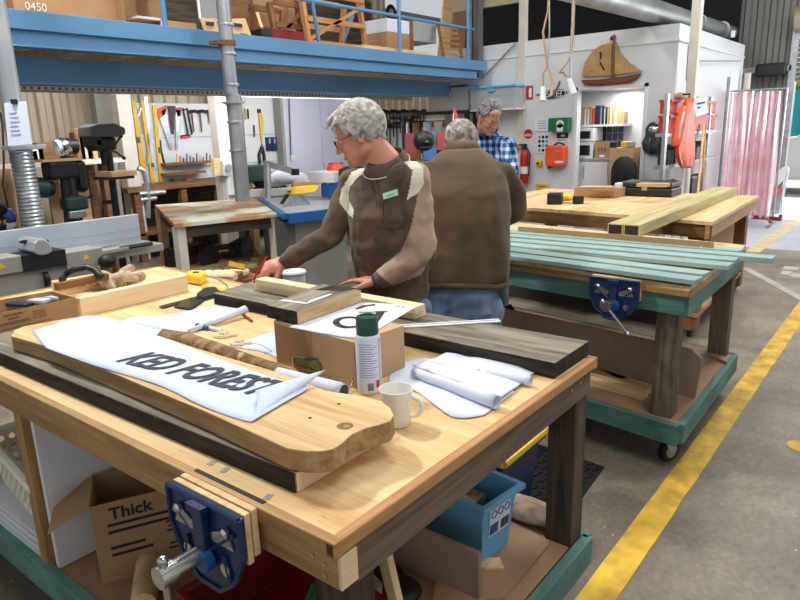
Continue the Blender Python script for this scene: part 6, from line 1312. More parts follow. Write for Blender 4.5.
tag(mesh('book_end', B().prism([(9.2, y, zs_), (9.2, y-.1, zs_), (9.2, y-.1, zs_+.16), (9.2, y-.05, zs_+.22), (9.2, y, zs_+.2)], (.15, 0, 0)), 'carton_lt'), 'pale curved bookend at the right end of the book row', 'bookend')
struct('wall_splashback', B().bb((9.47, PX(623, 130, 9.47).y, PX(600, 148, 9.47).z), (9.49, PX(590, 130, 9.47).y, PX(600, 126, 9.47).z)), 'tile')
b = B(); a_, c_ = PX(590, 126, 9.46), PX(623, 148, 9.46)
for k in range(7): yy = a_.y+(c_.y-a_.y)*k/6; b.bb((9.462, yy-.004, c_.z), (9.47, yy+.004, a_.z))
for k in range(4): zz = a_.z+(c_.z-a_.z)*k/3; b.bb((9.462, c_.y, zz-.004), (9.47, a_.y, zz+.004))
struct('trim_40', b, 'grey_lt')
zc_ = PX(600, 158.5, 9.0).z
t = thing('kitchen_cupboard', 'white base cupboard in the recess', 'cupboard', (9.0, 3.6, 0)); ky0, ky1 = PX(609, 160, 9.).y, 4.28
mesh('body', B().bb((9.0, ky0, 0), (9.45, ky1, zc_-.03)), 'white', t); mesh('door', B().bb((8.98, ky0+.01, .08), (9.0, ky1-.02, zc_-.04)), 'white', t); mesh('handle', B().bb((8.965, PX(584, 170, 8.97).y, zc_-.28), (8.98, PX(583, 170, 8.97).y, zc_-.1)), 'galv', t); mesh('worktop', B().bb((8.97, ky0-.01, zc_-.03), (9.48, ky1, zc_)), 'grey', t)
zmid = PX(590, 141.5, 9.05).z
for k, (z0_, z1_, lb) in enumerate(((zc_, zmid-.01, 'white microwave oven, the lower of two stacked in the recess'), (zmid, PX(590, 128, 9.05).z, 'white microwave oven, the upper of two stacked in the recess'))):
    t = thing('microwave', lb, 'microwave', (9.05, 3.7, z0_)); y1_, y0_ = PX(578, 140, 9.05).y, PX(593, 140, 9.05).y; mesh('body', B().bb((9.05, y0_, z0_), (9.4, y1_, z1_)), 'white', t, bevel=.006); mesh('window', B().bb((9.045, y0_+.04, z0_+.04), (9.05, y1_-.03, z1_-.04)), 'glassy', t)
t = flute_carton('carton', 'upright brown carton on the recess worktop', [(9.06, PX(609, 150, 9.06).y, zc_), (9.06, PX(595, 150, 9.06).y, zc_), (9.3, PX(595, 150, 9.06).y, zc_), (9.3, PX(609, 150, 9.06).y, zc_)], .22, 'carton', open_=False); mesh('label', B().box((9.057, PX(602, 155, 9.06).y, zc_+.03), (.004, .07, .03)), 'paper', t)
for k in range(3): mesh('print', B().box((9.057, PX(599+k*3, 147, 9.06).y, zc_+.12), (.004, .02, .05)), 'ink_brown', t)
XQ = 8.72; z_ = PX(620, 148, XQ).z
t = flute_carton('carton', 'large tan carton behind the black chair', [(XQ, PX(634, 150, XQ).y, 0), (XQ, PX(610, 150, XQ).y, 0), (XQ+.4, PX(610, 150, XQ).y, 0), (XQ+.4, PX(634, 150, XQ).y, 0)], z_, 'carton_lt', open_=False)
for k, (x, m_, lb) in enumerate(((614, 'black', 'small black item on the large tan carton'), (625, 'level', 'small yellow-green item on the large tan carton'), (631, 'grey', 'grey item on the large tan carton'))): p = PX(x, 146, XQ+.1); tag(mesh('small_item', B().box((p.x, p.y, z_+.04), (.1, .09, .08)), m_, bevel=.015), lb, 'item')
t = thing('office_chair', 'black office chair in front of the recess', 'chair', (8.45, 3.0, 0)); p = PX(624, 170, 8.4)
mesh('backrest', remesh(B().ell((p.x, p.y, p.z-.02), (.04, .17, .2)).box((p.x, p.y, p.z-.12), (.06, .32, .2)), .015, 2), 'black', t, smooth='full'); mesh('seat', B().box((p.x-.2, p.y, .48), (.44, .44, .08)), 'black', t, bevel=.03); mesh('gas_lift', B().cyl((p.x-.2, p.y, .1), (p.x-.2, p.y, .45), .03), 'iron', t); mesh('back_bracket', B().tube([(p.x-.1, p.y, .47), (p.x+.03, p.y, .5), (p.x+.03, p.y, p.z)], .02), 'iron', t)
for k in range(5): a = 2*PI*k/5; mesh('foot', B().tube([(p.x-.2, p.y, .1), (p.x-.2+.28*math.cos(a), p.y+.28*math.sin(a), .05)], .018), 'iron', t); mesh('wheel', B().ell((p.x-.2+.28*math.cos(a), p.y+.28*math.sin(a), .03), (.03,)*3), 'black', t, smooth=True)
# grey moulded shape on the wall
t = thing('kayak_seat', 'shiny dark green-grey moulded plastic shape hanging on the white wall corner', 'moulding', PX(654, 152, xw)); f = lambda x, y: PX(x, y, xw-.03)
R0 = [(654, 123), (660, 125), (662.5, 131), (662, 137), (665, 144), (664.5, 150), (660, 153), (650, 153.5), (644.5, 150), (643, 143), (647, 136), (647, 129), (650, 124.5)]
cen = f(654, 140); mesh('rim', B().tube([f(x, y) for x, y in R0+[R0[0]]], .02, 8), 'foil', t, smooth=True); mesh('body', B().ringloft([[f(x, y)+V((.03, 0, 0)) for x, y in R0], [cen+(f(x, y)-cen)*.8-V((.05, 0, 0)) for x, y in R0], [cen+(f(x, y)-cen)*.5-V((.06, 0, 0)) for x, y in R0]]), 'foil', t, smooth='full'); mesh('bright_panel', B().ell(PX(654, 130, xw-.08), (.02, .07, .05)), 'chrome', t, smooth=True)
for x in (650, 658): mesh('bulge', B().ell(PX(x, 145, xw-.07), (.04, .035, .11)), 'foil', t, smooth=True)
# shelving with orange crates, side of the white room
YS = 2.45; f = lambda x, y: PY(x, y, YS)
a, c = f(669, 100), f(722, 100); x0, x1 = a.x, c.x
t = thing('steel_shelving', 'grey steel shelving beside the white room', 'shelving', ((x0+x1)/2, 2.4, 0))
for x in (x0, f(712, 100).x):
    for y in (YS,): mesh('upright', B().bb((x-.04, y, 0), (x+.04, y+.04, 1.9)), 'galv', t)
for z in (.5, 1.05, 1.42): mesh('shelf', B().bb((x0, YS, z), (x1, YS+.13, z+.04)), 'galv', t)
for k, (z, h_, lb) in enumerate(((1.461, .2, 'wide orange-red crate on the steel shelving, lower of two'), (1.68, .16, 'orange-red crate stacked on the other on the steel shelving'))):
    tt_ = thing('crate', lb, 'crate', ((x0+x1)/2, YS+.15, z)); mesh('body', B().bb((x0+.10, YS+.01, z), (x1-.25, YS+.13, z+h_)), 'red_orange', tt_, bevel=.01); mesh('rim', B().bb((x0+.08, YS-.01, z+h_-.03), (x1-.23, YS+.135, z+h_)), 'red_orange', tt_)
for k, (x, z, m_, lb) in enumerate(((.55, 1.84, 'rag', 'brown cloth on top of the orange crates'), (.9, 1.84, 'saw_blue', 'bright blue cloth on top of the orange crates'))): tag(mesh('cloth_bundle', B().ell((x0+x*1.2, YS+.06, z+.04), (.18, .07, .05)), m_, smooth=True), lb, 'cloth')
for k in range(6): xx = x0+.15+k*.3; tag(mesh('stored_box', B().bb((xx, YS+.01, 1.091), (xx+.22, YS+.13, 1.091+.16+.07*(k % 2))), ['black', 'iron', 'vise', 'brown', 'black', 'grey_dk'][k]), 'dark box on the middle shelf of the steel shelving', 'box', 'dark boxes on the middle shelf')
for k in range(5): xx = x0+.15+k*.36; tag(mesh('stored_bag', B().bb((xx, YS+.005, .541), (xx+.28, YS+.13, .541+.34)), ['vise', 'black', 'vise', 'iron', 'black'][k], bevel=.03), 'dark container on the lower shelf of the steel shelving', 'container', 'dark containers on the lower shelf')
YH = 2.2; f = lambda x, y: PY(x, y, YH)
t = thing('orange_jacket', 'bright orange hi-vis jacket hanging on the white column', 'jacket', f(684, 168))
b = B()
prof = [(98, 687, 692), (104, 684.5, 692), (115, 682, 693), (130, 679, 693.5), (145, 676, 694), (156, 677, 694), (165, 680, 692), (168, 683, 688)]
rings = []
for y_, xa_, xb_ in prof:
    a, c = f(xa_, y_), f(xb_, y_); n = 22; rings.append([V((a.x+(c.x-a.x)*(.5-.5*math.cos(2*PI*j/n)), YH+(-.035 if j < n/2 else .035)*math.sin(PI*((2*j/n) % 1))+.012*math.sin(j*2.4+y_*.05), a.z+(c.z-a.z)*(.5-.5*math.cos(2*PI*j/n)))) for j in range(n)])
b.ringloft(rings); mesh('body', b, 'orange', t, smooth='full')
mesh('sleeve', B().tube([f(684, 108), f(680, 125), f(676, 142), f(675.5, 146)], [.045, .06, .055, .045], 12), 'orange', t, smooth=True); mesh('reflective_stripe', B().tube([PY(684.5, 112, YH-.07), PY(681, 126, YH-.085), PY(679, 138, YH-.08)], .012, 6), 'grey_lt', t); mesh('hook', B().tube([f(689, 98), f(690, 94), f(690, 94)+V((.06, .09, 0))], .01), 'iron', t)
t = thing('paper_notice', 'white notice with dark lettering hanging on the orange crates', 'notice', PY(701, 106, 2.42)); mesh('sheet', B().prism([PY(x, y, 2.42) for x, y in ((695, 99), (706, 97), (708.5, 113), (696, 117))], (0, .01, 0)), 'paper', t)
mesh('printed_line', B().prism([PY(x, y, 2.415) for x, y in ((697, 103), (705, 101.5), (705.3, 103), (697.2, 104.5))], (0, .003, 0)).prism([PY(x, y, 2.415) for x, y in ((697.5, 107), (700.5, 106.5), (700.6, 108), (697.6, 108.5))], (0, .003, 0)), 'ink2', t)
for k, (a_, c_, m_, lb) in enumerate((((704, 124), (698, 190), 'pine', 'pale broom handle leaning on the steel shelving, the left one'), ((705, 124), (703, 186), 'rail', 'pale broom handle leaning on the steel shelving, the right one'))): p, q_ = PY(*a_, 2.42), PY(*c_, 2.25); d_ = (q_-p); q_ = p+d_*(p.z/(p.z-q_.z)); tag(mesh('broom_handle', B().tube([p, q_], .016, 8), m_, smooth=True), lb, 'broom')
p = PY(724.5, 130, 2.15); tag(mesh('white_pole', B().cyl((p.x, p.y, 0), (p.x, p.y, PY(724.5, 76, 2.15).z), .022), 'galv', smooth=True), 'thin grey upright pole at the left edge of the pink curtain', 'pole')
p = PY(680, 175, 2.3); tag(mesh('white_tube', B().tube([(p.x, p.y, .0), (p.x, p.y, PY(680, 168, 2.3).z)], .05, 12), 'white', smooth=True), 'short white pipe standing under the orange jacket', 'pipe')
p = PX(715, 70, 8.9) if False else PY(689.5, 64, 2.58); tag(mesh('wall_plaque', B().bb((p.x-.04, 2.57, p.z-.2), (p.x+.06, 2.6, p.z+.22)), 'brown'), 'small dark plaque on the side wall behind the white column', 'plaque')
tag(mesh('wall_wire', B().tube([PY(690, 61, 2.57), PY(707, 61, 2.57), PY(741, 61, 2.57)], .008, 5), 'grey'), 'thin wire strung along the side wall', 'wire')
tag(mesh('drain_pipe', B().cyl((12.2, 2.5, 0), (12.2, 2.5, 2.3), .05), 'offwhite', smooth=True), 'pale vertical pipe at the far end of the side wall', 'pipe')
tag(mesh('flood_lamp', B().bb(PY(732, 31, 2.55), PY(734, 37, 2.5)), 'white', bevel=.01), 'small white lamp at the end of the round duct', 'lamp')
# welding curtain on a frame
YC0, YC1 = PX(726, 95, 11.3), PX(783, 98, 11.3)
m, nt, bs = base_mat('pink_vinyl', .22, 0, .6)
mp = coords(nt, (1, 1, 1)); n_ = N(nt, 'ShaderNodeTexNoise', Scale=4., Detail=3.); nt.links.new(mp.outputs[0], n_.inputs['Vector']); r_ = ramp(nt, n_.outputs['Fac'], [(.35, (236, 168, 182)), (.65, (246, 206, 216))]); nt.links.new(r_.outputs[0], bs.inputs['Base Color'])
bs.inputs['Transmission Weight'].default_value = .5; bs.inputs['Alpha'].default_value = .85
M['vinyl'] = m
t = thing('welding_curtain', 'pink translucent curtain hanging from a frame beside the roller door', 'curtain', (11.3, (YC0.y+YC1.y)/2, 0))
zt = PX(750, 91, 11.3).z; zb = .12
def cf(u, v):
    y = YC0.y+(YC1.y-YC0.y)*u; fold = (.035+.03*v)*math.sin(u*52+.6*math.sin(v*3+u*9))+.03*math.sin(u*17+v*2); return V((11.3+fold, y+.012*math.sin(u*40+v*3), zt-.02*abs(math.sin(u*PI*8))*(1-v)-(zt-zb)*v))
mesh('sheet', B().grid(cf, 120, 26), 'vinyl', t, smooth='full'); mesh('top_rail', B().tube([(11.3, YC0.y+.05, zt+.01), (11.3, YC1.y-.03, zt+.01)], .014, 8), 'galv', t)
for y in (YC0.y+.04, YC1.y-.03): mesh('post', B().tube([(11.36, y, 0), (11.36, y, zt+.02)], .016, 8), 'galv', t); mesh('foot', B().bb((11.1, y-.02, 0), (11.6, y+.02, .03)), 'galv', t)
# stacking chair and trolley by the door
p = G(773, 216, 0); t = thing('side_chair', 'grey chair with a red seat beside the pink curtain', 'chair', p); D_ = (p-CAM).dot(FW); f = lambda x, y, k=0: PD(x, y, D_+k)
mesh('backrest', B().prism([f(x, y) for x, y in ((770, 183), (774, 176), (781, 168), (789, 165.5), (789, 168), (784, 180), (778, 186), (771, 187))], FW*.03), 'grey', t, bevel=.01); mesh('seat', B().prism([f(x, y) for x, y in ((770, 190), (783, 188), (781, 193), (770, 194))], FW*.35), 'red', t)
for a_, c_, k in (((771, 190), (768, 214), 0), ((783, 188), (781, 216), 0), ((789, 168), (780, 214), .4), ((773, 190), (775, 212), .4)): 
    q_ = f(*c_, k); mesh('leg', B().tube([f(*a_, k), V((q_.x, q_.y, .012))], .012, 6), 'grey_lt', t)
p = G(768, 218, 0); t = thing('floor_trolley', 'low red and black wheeled creeper frame on the floor beside the chair', 'trolley', p)
a, c = G(752, 217, .12), G(781, 219, .12); mesh('frame', B().tube([a, c], .03, 8).tube([G(762, 212, .12), G(770, 222, .12)], .02, 6), 'dkred', t); 
for x, y in ((753, 218), (780, 221), (763, 213)): q_ = G(x, y, 0); mesh('wheel', B().cyl(q_+V((0, -.02, .05)), q_+V((0, .02, .05)), .05, seg=16), 'rubber', t, smooth=True)
# ================================================================ PEOPLE
def proj(p):
    v = V(p)-CAM; d = v.dot(FW); return 400+FPX*v.dot(RT)/d, 300+FPX*v.dot(DN)/d
def inpoly(x, y, P):
    c = False; n = len(P)
    for i in range(n):
        x1, y1 = P[i]; x2, y2 = P[(i+1) % n]
        if (y1 > y) != (y2 > y) and x < (x2-x1)*(y-y1)/(y2-y1)+x1: c = not c
    return c
RTH = V((RT.x, RT.y, 0)).normalized(); FWH = V((FW.x, FW.y, 0)).normalized(); UP = V((0, 0, 1))
M['skin'] = plain('ruddy_skin', (204, 142, 118), .5, 0, .07, 14, bmp=.05); M['skin'].node_tree.nodes['Principled BSDF'].inputs['Subsurface Weight'].default_value = .12
M['skin'].node_tree.nodes['Principled BSDF'].inputs['Subsurface Radius'].default_value = (.02, .008, .005)
M['skin2'] = plain('tanned_skin', (176, 124, 98), .5, 0, .07, 14)
M['lip'] = plain('lip_skin', (168, 96, 84), .5, 0, .06, 20)
M['eye'] = plain('eye_white', (214, 208, 200), .2, 0, .02, 3); M['iris'] = plain('dark_iris', (46, 40, 36), .2, 0, .1, 3)
def hairmat(name, lo, hi):
    m, nt, b = base_mat(name, .6, 0, .35); mp = coords(nt, (1, 1, 1), False); n = N(nt, 'ShaderNodeTexNoise', Scale=38., Detail=5., Distortion=.6); nt.links.new(mp.outputs[0], n.inputs['Vector'])
    r = ramp(nt, n.outputs['Fac'], [(.35, lo), (.65, hi)]); nt.links.new(r.outputs[0], b.inputs['Base Color']); bump(nt, b, n.outputs['Fac'], .35, .004); return m
M['hair_grey'] = hairmat('silver_grey_hair', (120, 116, 110), (196, 192, 186)); M['hair_short'] = hairmat('short_grey_hair', (92, 88, 80), (176, 170, 156)); M['hair_dark'] = hairmat('dark_grey_hair', (44, 44, 46), (128, 128, 130))
M['sweater'] = cloth('dark_brown_sweater', (80, 66, 54), (108, 90, 76), scale=8, bmp=.45, dist=.03); M['taupe'] = cloth('taupe_sweater_panel', (158, 132, 116), (184, 158, 142), scale=8, bmp=.45, dist=.03); M['cream'] = cloth('cream_sweater_panel', (212, 204, 186), (230, 224, 206), scale=8, bmp=.4)
M['jacket'] = cloth('olive_brown_jacket', (74, 60, 43), (94, 78, 57), .85, 3.5, .35, dist=.05); M['jeans'] = cloth('blue_denim', (70, 88, 116), (128, 144, 168), scale=7, bmp=.5); M['shoe'] = plain('dark_shoe_leather', (42, 34, 30), .5, 0, .2, 8)
def plaid():
    m, nt, b = base_mat('blue_plaid_shirt', .9, 0, .1); tc = N(nt, 'ShaderNodeTexCoord'); sep = N(nt, 'ShaderNodeSeparateXYZ'); nt.links.new(tc.outputs['Object'], sep.inputs[0]); fac = None
    for ax_, sc in (('X', 18.), ('Y', 18.), ('Z', 18.)):
        m1 = N(nt, 'ShaderNodeMath', operation='MULTIPLY'); m1.inputs[1].default_value = sc; nt.links.new(sep.outputs[ax_], m1.inputs[0]); fr = N(nt, 'ShaderNodeMath', operation='FRACT'); nt.links.new(m1.outputs[0], fr.inputs[0]); gt = N(nt, 'ShaderNodeMath', operation='GREATER_THAN'); gt.inputs[1].default_value = .55; nt.links.new(fr.outputs[0], gt.inputs[0])
        if fac is None: fac = gt.outputs[0]
        else: ad = N(nt, 'ShaderNodeMath', operation='ADD'); nt.links.new(fac, ad.inputs[0]); nt.links.new(gt.outputs[0], ad.inputs[1]); fac = ad.outputs[0]
    d = N(nt, 'ShaderNodeMath', operation='DIVIDE'); d.inputs[1].default_value = 3.; nt.links.new(fac, d.inputs[0]); r = ramp(nt, d.outputs[0], [(0., (26, 34, 58)), (.34, (58, 88, 140)), (.67, (128, 158, 196)), (1., (206, 214, 226))]); nt.links.new(r.outputs[0], b.inputs['Base Color']); return m
M['plaid'] = plaid()
def finger(b, o, d, n, side, L, r, curls):
    """three bones from knuckle o, bending towards the palm (-n)"""
    pts, rs = [o], [r]; a = 0
    for seg, c in zip((.45, .30, .25), curls):
        a += c; v = d*math.cos(a)-n*math.sin(a); pts.append(pts[-1]+v*L*seg); rs.append(r*(1-.09*len(pts)))
    b.chain(pts, rs, 8); return pts[-1]
def hand(b, wrist, d, n, thumb, curl=(.3, .4, .3), spread=.10, tcurl=.35, s=1., tdir=.75):
    d = V(d).normalized(); n = V(n); n = (n-d*n.dot(d)).normalized(); t = d.cross(n)
    if t.dot(V(thumb)) < 0: t = -t
    k0 = [(.028, .092, .078, .0088), (.009, .096, .086, .0092), (-.010, .092, .080, .0086), (-.028, .084, .064, .0076)]
    for i, (u, l, L, r) in enumerate(k0):
        kn = wrist+d*l*s+t*u*s; b.chain([wrist+t*u*.5*s-n*.002, kn], [.0165*s, .0105*s], 8)
        fd = (d+t*(u/.03)*spread).normalized(); cc = [c*(1+.12*i) for c in curl]; finger(b, kn, fd, n, t, L*s, r*s, cc)
    b.ell(wrist+d*.05*s, (.03*s, .03*s, .016*s), Matrix((d, t, n)).transposed())
    t0 = wrist+d*.022*s+t*.024*s-n*.006; td = (d*.62+t*tdir-n*.25).normalized(); t1 = t0+td*.040*s; t2 = t1+(td*math.cos(tcurl)+(d*.8-t*.3-n*.3).normalized()*math.sin(tcurl)).normalized()*.032*s; t3 = t2+(td*math.cos(2*tcurl)+(d*.8-t*.4-n*.3).normalized()*math.sin(2*tcurl)).normalized()*.026*s
    b.chain([t0, t1, t2, t3], [.015*s, .0115*s, .010*s, .0085*s], 8)
def hmat(c, f_h, pitch, roll=0.):
    f_h = V(f_h).normalized(); f = f_h*math.cos(pitch)-UP*math.sin(pitch); u = UP*math.cos(pitch)+f_h*math.sin(pitch); l = u.cross(f)
    if roll: R = Matrix.Rotation(roll, 3, f); u, l = R @ u, R @ l
    return Matrix(((f.x, l.x, u.x, c.x), (f.y, l.y, u.y, c.y), (f.z, l.z, u.z, c.z), (0, 0, 0, 1)))
def head_shapes(b, Mh, jowl=1., goatee=False):
    R = Mh.to_3x3(); P = lambda x, y, z: Mh @ V((x, y, z)); e = lambda c, r, RR=None: b.ell(P(*c), r, R if RR is None else R @ RR, 20, 12)
    e((-.018, 0, .030), (.098, .077, .090)); e((.022, 0, -.005), (.070, .066, .090)); e((.034, 0, -.060), (.050, .054*jowl, .056)); e((.058, 0, -.098), (.026, .030, .021))
    e((.070, 0, .030), (.020, .048, .020)); e((.048, 0, .060), (.042, .056, .036))
    for s in (-1, 1):
        e((.056, .036*s, -.030), (.030, .024, .028)); e((.078, .022*s, .022), (.010, .020, .007)); e((-.002, .077*s, -.010), (.019, .007, .033), rot(0, .2, .25*s)); e((.004, .082*s, -.030), (.010, .006, .012)); e((-.012, .083*s, .004), (.008, .007, .022))
        e((.004, .052*s, -.055), (.030, .018, .034)); e((.092, .011*s, -.036), (.010, .008, .008))
    b.chain([P(.080, 0, .014), P(.097, 0, -.012), P(.107, 0, -.032)], [.0095, .0115, .0125], 10); e((.082, 0, -.062), (.014, .026, .009)); e((.079, 0, -.076), (.013, .022, .008))
def face_parts(Mh, par, glasses=True, gm='iron'):
    R = Mh.to_3x3(); P = lambda x, y, z: Mh @ V((x, y, z))
    for s in (-1, 1):
        ey = mesh('eye', B().ell(P(.0765, .031*s, .0035), (.0105, .0125, .0085), R, 14, 10), 'eye', par, smooth=True); mesh('iris', B().ell(P(.0865, .031*s, .001), (.0025, .0055, .0055), R, 10, 6), 'iris', ey, smooth=True)
        mesh('eyelid', B().ell(P(.0775, .031*s, .0085), (.0115, .015, .0065), R, 14, 8), 'skin', par, smooth=True)
        mesh('eyebrow', B().chain([P(.088, .012*s, .0235), P(.089, .028*s, .0275), P(.079, .045*s, .0225)], [.0035, .004, .002], 6), 'hair_grey', par, smooth=True)
    mesh('lips', B().chain([P(.084, -.022, -.0685), P(.0945, 0, -.0685), P(.084, .022, -.0685)], [.0025, .0042, .0025], 8), 'lip', par, smooth=True)
    if glasses:
        g = None
        b = B()
        for s in (-1, 1):
            b.tube([P(.103, .032*s+.023*math.cos(a), .0+.0175*math.sin(a)) for a in [2*PI*k/18 for k in range(19)]], .0013, 6); b.tube([P(.103, .054*s, .006), P(.09, .072*s, .008), P(.0, .083*s, .010), P(-.015, .083*s, .0)], .0014, 6)
        b.tube([P(.103, -.010, .004), P(.108, 0, .007), P(.103, .010, .004)], .0013, 6); g = mesh('glasses', b, gm, par, smooth=True)
def hair(Mh, par, mask, r0, r1, n, mat, flow=.4, lift=.0, voxel=.0035, seed=3, tufts=(), sm=7):
    rnd = random.Random(seed); b = B(); R = Mh.to_3x3(); cnt = 0
    while cnt < n:
        th = rnd.uniform(0, 2*PI); z = rnd.uniform(-.85, 1); q = math.sqrt(1-z*z); p = V((math.cos(th)*q, math.sin(th)*q, z)); pt = V((-.018, 0, .030))+V((p.x*.100, p.y*.079, p.z*.092))
        if not mask(pt): continue
        cnt += 1; d = (V((-.7, p.y*.6, -.9+(.9 if p.z > .6 else 0)))+V((rnd.uniform(-.5, .5), rnd.uniform(-.5, .5), rnd.uniform(-.3, .3)))); d = (d-p*d.dot(p)).normalized()
        a = pt+p*lift; c = a+d*rnd.uniform(.018, .036)+p*rnd.uniform(-.002, .004)
        b.chain([Mh @ a, Mh @ c], [rnd.uniform(r0, r1), r0*.6], 6)
    for tf in tufts: b.chain([Mh @ V(p) for p in tf[0]], tf[1], 8)
    return mesh('hair', remesh(b, voxel, sm), mat, par, smooth='full')
def ringpts(c, r, f, hw, hd, n=28, sq=2.4):
    out = []
    for k in range(n):
        t = 2*PI*k/n; ct, st = math.cos(t), math.sin(t); out.append(c+r*(math.copysign(abs(ct)**(2/sq), ct)*hw)+f*(math.copysign(abs(st)**(2/sq), st)*hd))
    return out
def torso(b, rows):
    b.ringloft([ringpts(*row) for row in rows])
def legs(b, hipc, r, f, feet, R0=.098, infl=0., zc=0.):
    for s, ft in zip((-1, 1), feet):
        h = hipc+r*(.085*s); an = V((ft.x, ft.y, .10)); kn = h.lerp(an, .5)+f*.03; b.chain([h, kn, an], [R0+infl, .062+infl, .045+infl], 14)
def shoes(par, feet, f):
    for ft in feet: 
        b = B().ell(V((ft.x, ft.y, .045))+f*.02, (.055, .055, .05)).ell(V((ft.x, ft.y, .035))+f*.13, (.05, .05, .035)).chain([V((ft.x, ft.y, .035)), V((ft.x, ft.y, .032))+f*.15], [.042, .034]); bb_ = remesh(b, .01, 2)
        for v in bb_.bm.verts: v.co.z = max(v.co.z, .001)
        mesh('shoe', bb_, 'shoe', par, smooth='full')
def wrinkle(b, amp, sc, axis=None):
    for v in b.bm.verts:
        n = noise.noise(V((v.co.x*sc, v.co.y*sc, v.co.z*sc*1.8)))+.5*noise.noise(V((v.co.x*sc*2.3, v.co.y*sc*2.3, v.co.z*sc*2.6+9)))
        v.co += v.normal*(n*amp)
    return b
# ---------------- first man
rsh, lsh = PD(353, 184, 2.93), PD(414, 181, 2.70)
rel, lel = PD(331, 236, 2.98), PD(423, 252, 2.74)
rwr, lwr = PD(284.5, 261, 3.08), PD(378, 281, 2.80)
neck = PD(388, 163, 2.80); headc = PD(358, 134, 2.76)
fh = (-RTH-.05*FWH).normalized(); Mh = hmat(headc, fh, math.radians(24))
pel = PD(394, 306, 2.98); wst = PD(391, 272, 2.98); chs = PD(386, 215, 2.85); uch = PD(386, 186, 2.82)
rr = (lsh-rsh); rr.z = 0; rr.normalize(); ff = UP.cross(rr); ff = ff if ff.dot(-RTH) > 0 else -ff
man = thing('person', 'older grey-haired man in a brown sweater with pale stripes, bending over the bench with a red pencil', 'person', (pel.x, pel.y, 0))
man['label'] = 'grey-haired man in a brown striped sweater marking wood on the bench with a red pencil'
feet = [V((pel.x, pel.y, 0))-rr*.13+ff*(-.02), V((pel.x, pel.y, 0))+rr*.12+ff*.03]
b = B(); head_shapes(b, Mh)
b.chain([Mh @ V((-.035, 0, -.03)), Mh @ V((-.04, 0, -.08)), neck, chs.lerp(neck, .7)], [.060, .056, .062, .08], 16)
torso(b, [(pel, rr, ff, .15, .10), (wst, rr, ff, .145, .095), (chs, rr, ff, .155, .10), (uch, rr, ff, .15, .09), (uch.lerp(neck, .5), rr, ff, .10, .07)])
b.chain([rsh, rel, rwr], [.052, .040, .029], 12); b.chain([lsh, lel, lwr], [.052, .040, .029], 12); legs(b, pel, rr, ff, feet, .09)
# right hand holds a pencil over the strips; left hand flat
hd_r = (PD(258, 272, 3.10)-rwr).normalized(); hand(b, rwr, hd_r, (UP*.75-FWH*.6), UP*.0+(-FWH)*1.0-RTH*.2, (.55, .8, .5), .04, .45, 1.12)
hd_l = (PD(346, 287, 2.93)-lwr); hd_l.z = -.012; hand(b, lwr, hd_l, UP, FWH*-1.0, (.12, .16, .12), .14, .1, 1.12)
body = remesh(b, .0055, 3); me = mesh('body', body, ['skin', 'lip'], man, smooth='full')
face_parts(Mh, man)
def m1(p):
    x, y, z = p
    if z > .082 and x < .085: return True
    if x > .052: return z > .070
    if x > .022: return z > .040
    if x > -.012: return z > .022 or (x > .010 and z > -.012 and abs(y) > .06)
    if x > -.03: return z > -.01
    return z > -.062+(.0 if x < -.06 else .02)
tf = [([(.050, s*.02, .108), (.085, s*.025, .098), (.108, s*.03, .078)], [.014, .012, .005]) for s in (-1.4, 0, 1.4)]+[([(.055, s*.05, .085), (.085, s*.052, .068)], [.013, .006]) for s in (-1, 1)]+[([(-.08, s*.03, -.03), (-.098, s*.03, -.065)], [.012, .006]) for s in (-1, 0, 1)]+[([(-.02, s*.078, .03), (-.06, s*.07, .01), (-.085, s*.05, -.03)], [.010, .012, .007]) for s in (-1, 1)]
hair(Mh, man, m1, .010, .014, 900, 'hair_grey', lift=.007, tufts=tf, sm=6)
mesh('goatee', remesh(B().chain([Mh @ V((.080, 0, -.088)), Mh @ V((.084, 0, -.108))], [.014, .010], 8).ell(Mh @ V((.085, 0, -.055)), (.006, .018, .004), Mh.to_3x3()), .003, 1), 'hair_grey', man, smooth='full')
b = B()
torso(b, [(pel+UP*.035, rr, ff, .166, .118), (wst+UP*.03, rr, ff, .178, .135), (wst.lerp(chs, .5), rr, ff, .182, .138), (chs, rr, ff, .182, .128), (uch, rr, ff, .172, .108), (uch.lerp(neck, .5), rr, ff, .130, .080), (uch.lerp(neck, .85), rr, ff, .088, .068), (neck-UP*.01, rr, ff, .068, .062)])
b.chain([uch.lerp(rsh, .5)+UP*.0, rsh, rsh.lerp(rel, .5), rel, rel.lerp(rwr, .5), rwr-(rwr-rel).normalized()*.035], [.075, .068, .062, .054, .050, .042], 14); b.chain([uch.lerp(lsh, .5)+UP*.01, lsh+UP*.012, lsh.lerp(lel, .5), lel, lel.lerp(lwr, .5), lwr-(lwr-lel).normalized()*.035], [.075, .070, .065, .058, .054, .046], 14)
for w_, e_ in ((rwr, rel), (lwr, lel)):
    d = (w_-e_).normalized(); b.chain([w_-d*.05, w_-d*.008], [.041, .037], 12); b.chain([w_-d*.075, w_-d*.06], [.050, .050], 12)
sw = wrinkle(remesh(b, .006, 5), .008, 10)
so_ = mesh('sweater', sw, ['sweater', 'taupe', 'cream'], man, smooth='full')
wpoly = [(400.5, 158.6), (407, 154.5), (423, 166.9), (423.7, 183.7), (418, 193), (406.9, 200), (410.6, 182), (413, 170.6)]
tpoly = [(405, 151), (428, 158), (442, 180), (442, 216), (436, 249), (421, 275), (392, 286), (376, 271), (401, 251), (410.6, 228.7), (418, 193), (423.7, 183.7), (423, 166.9), (407, 154.5)]
cpoly = [(365, 166), (352, 172), (341, 190), (339, 202), (346, 211), (352.5, 218), (354, 211), (348.5, 199), (350, 187), (357, 178), (365, 172)]
Wi = WM[so_]
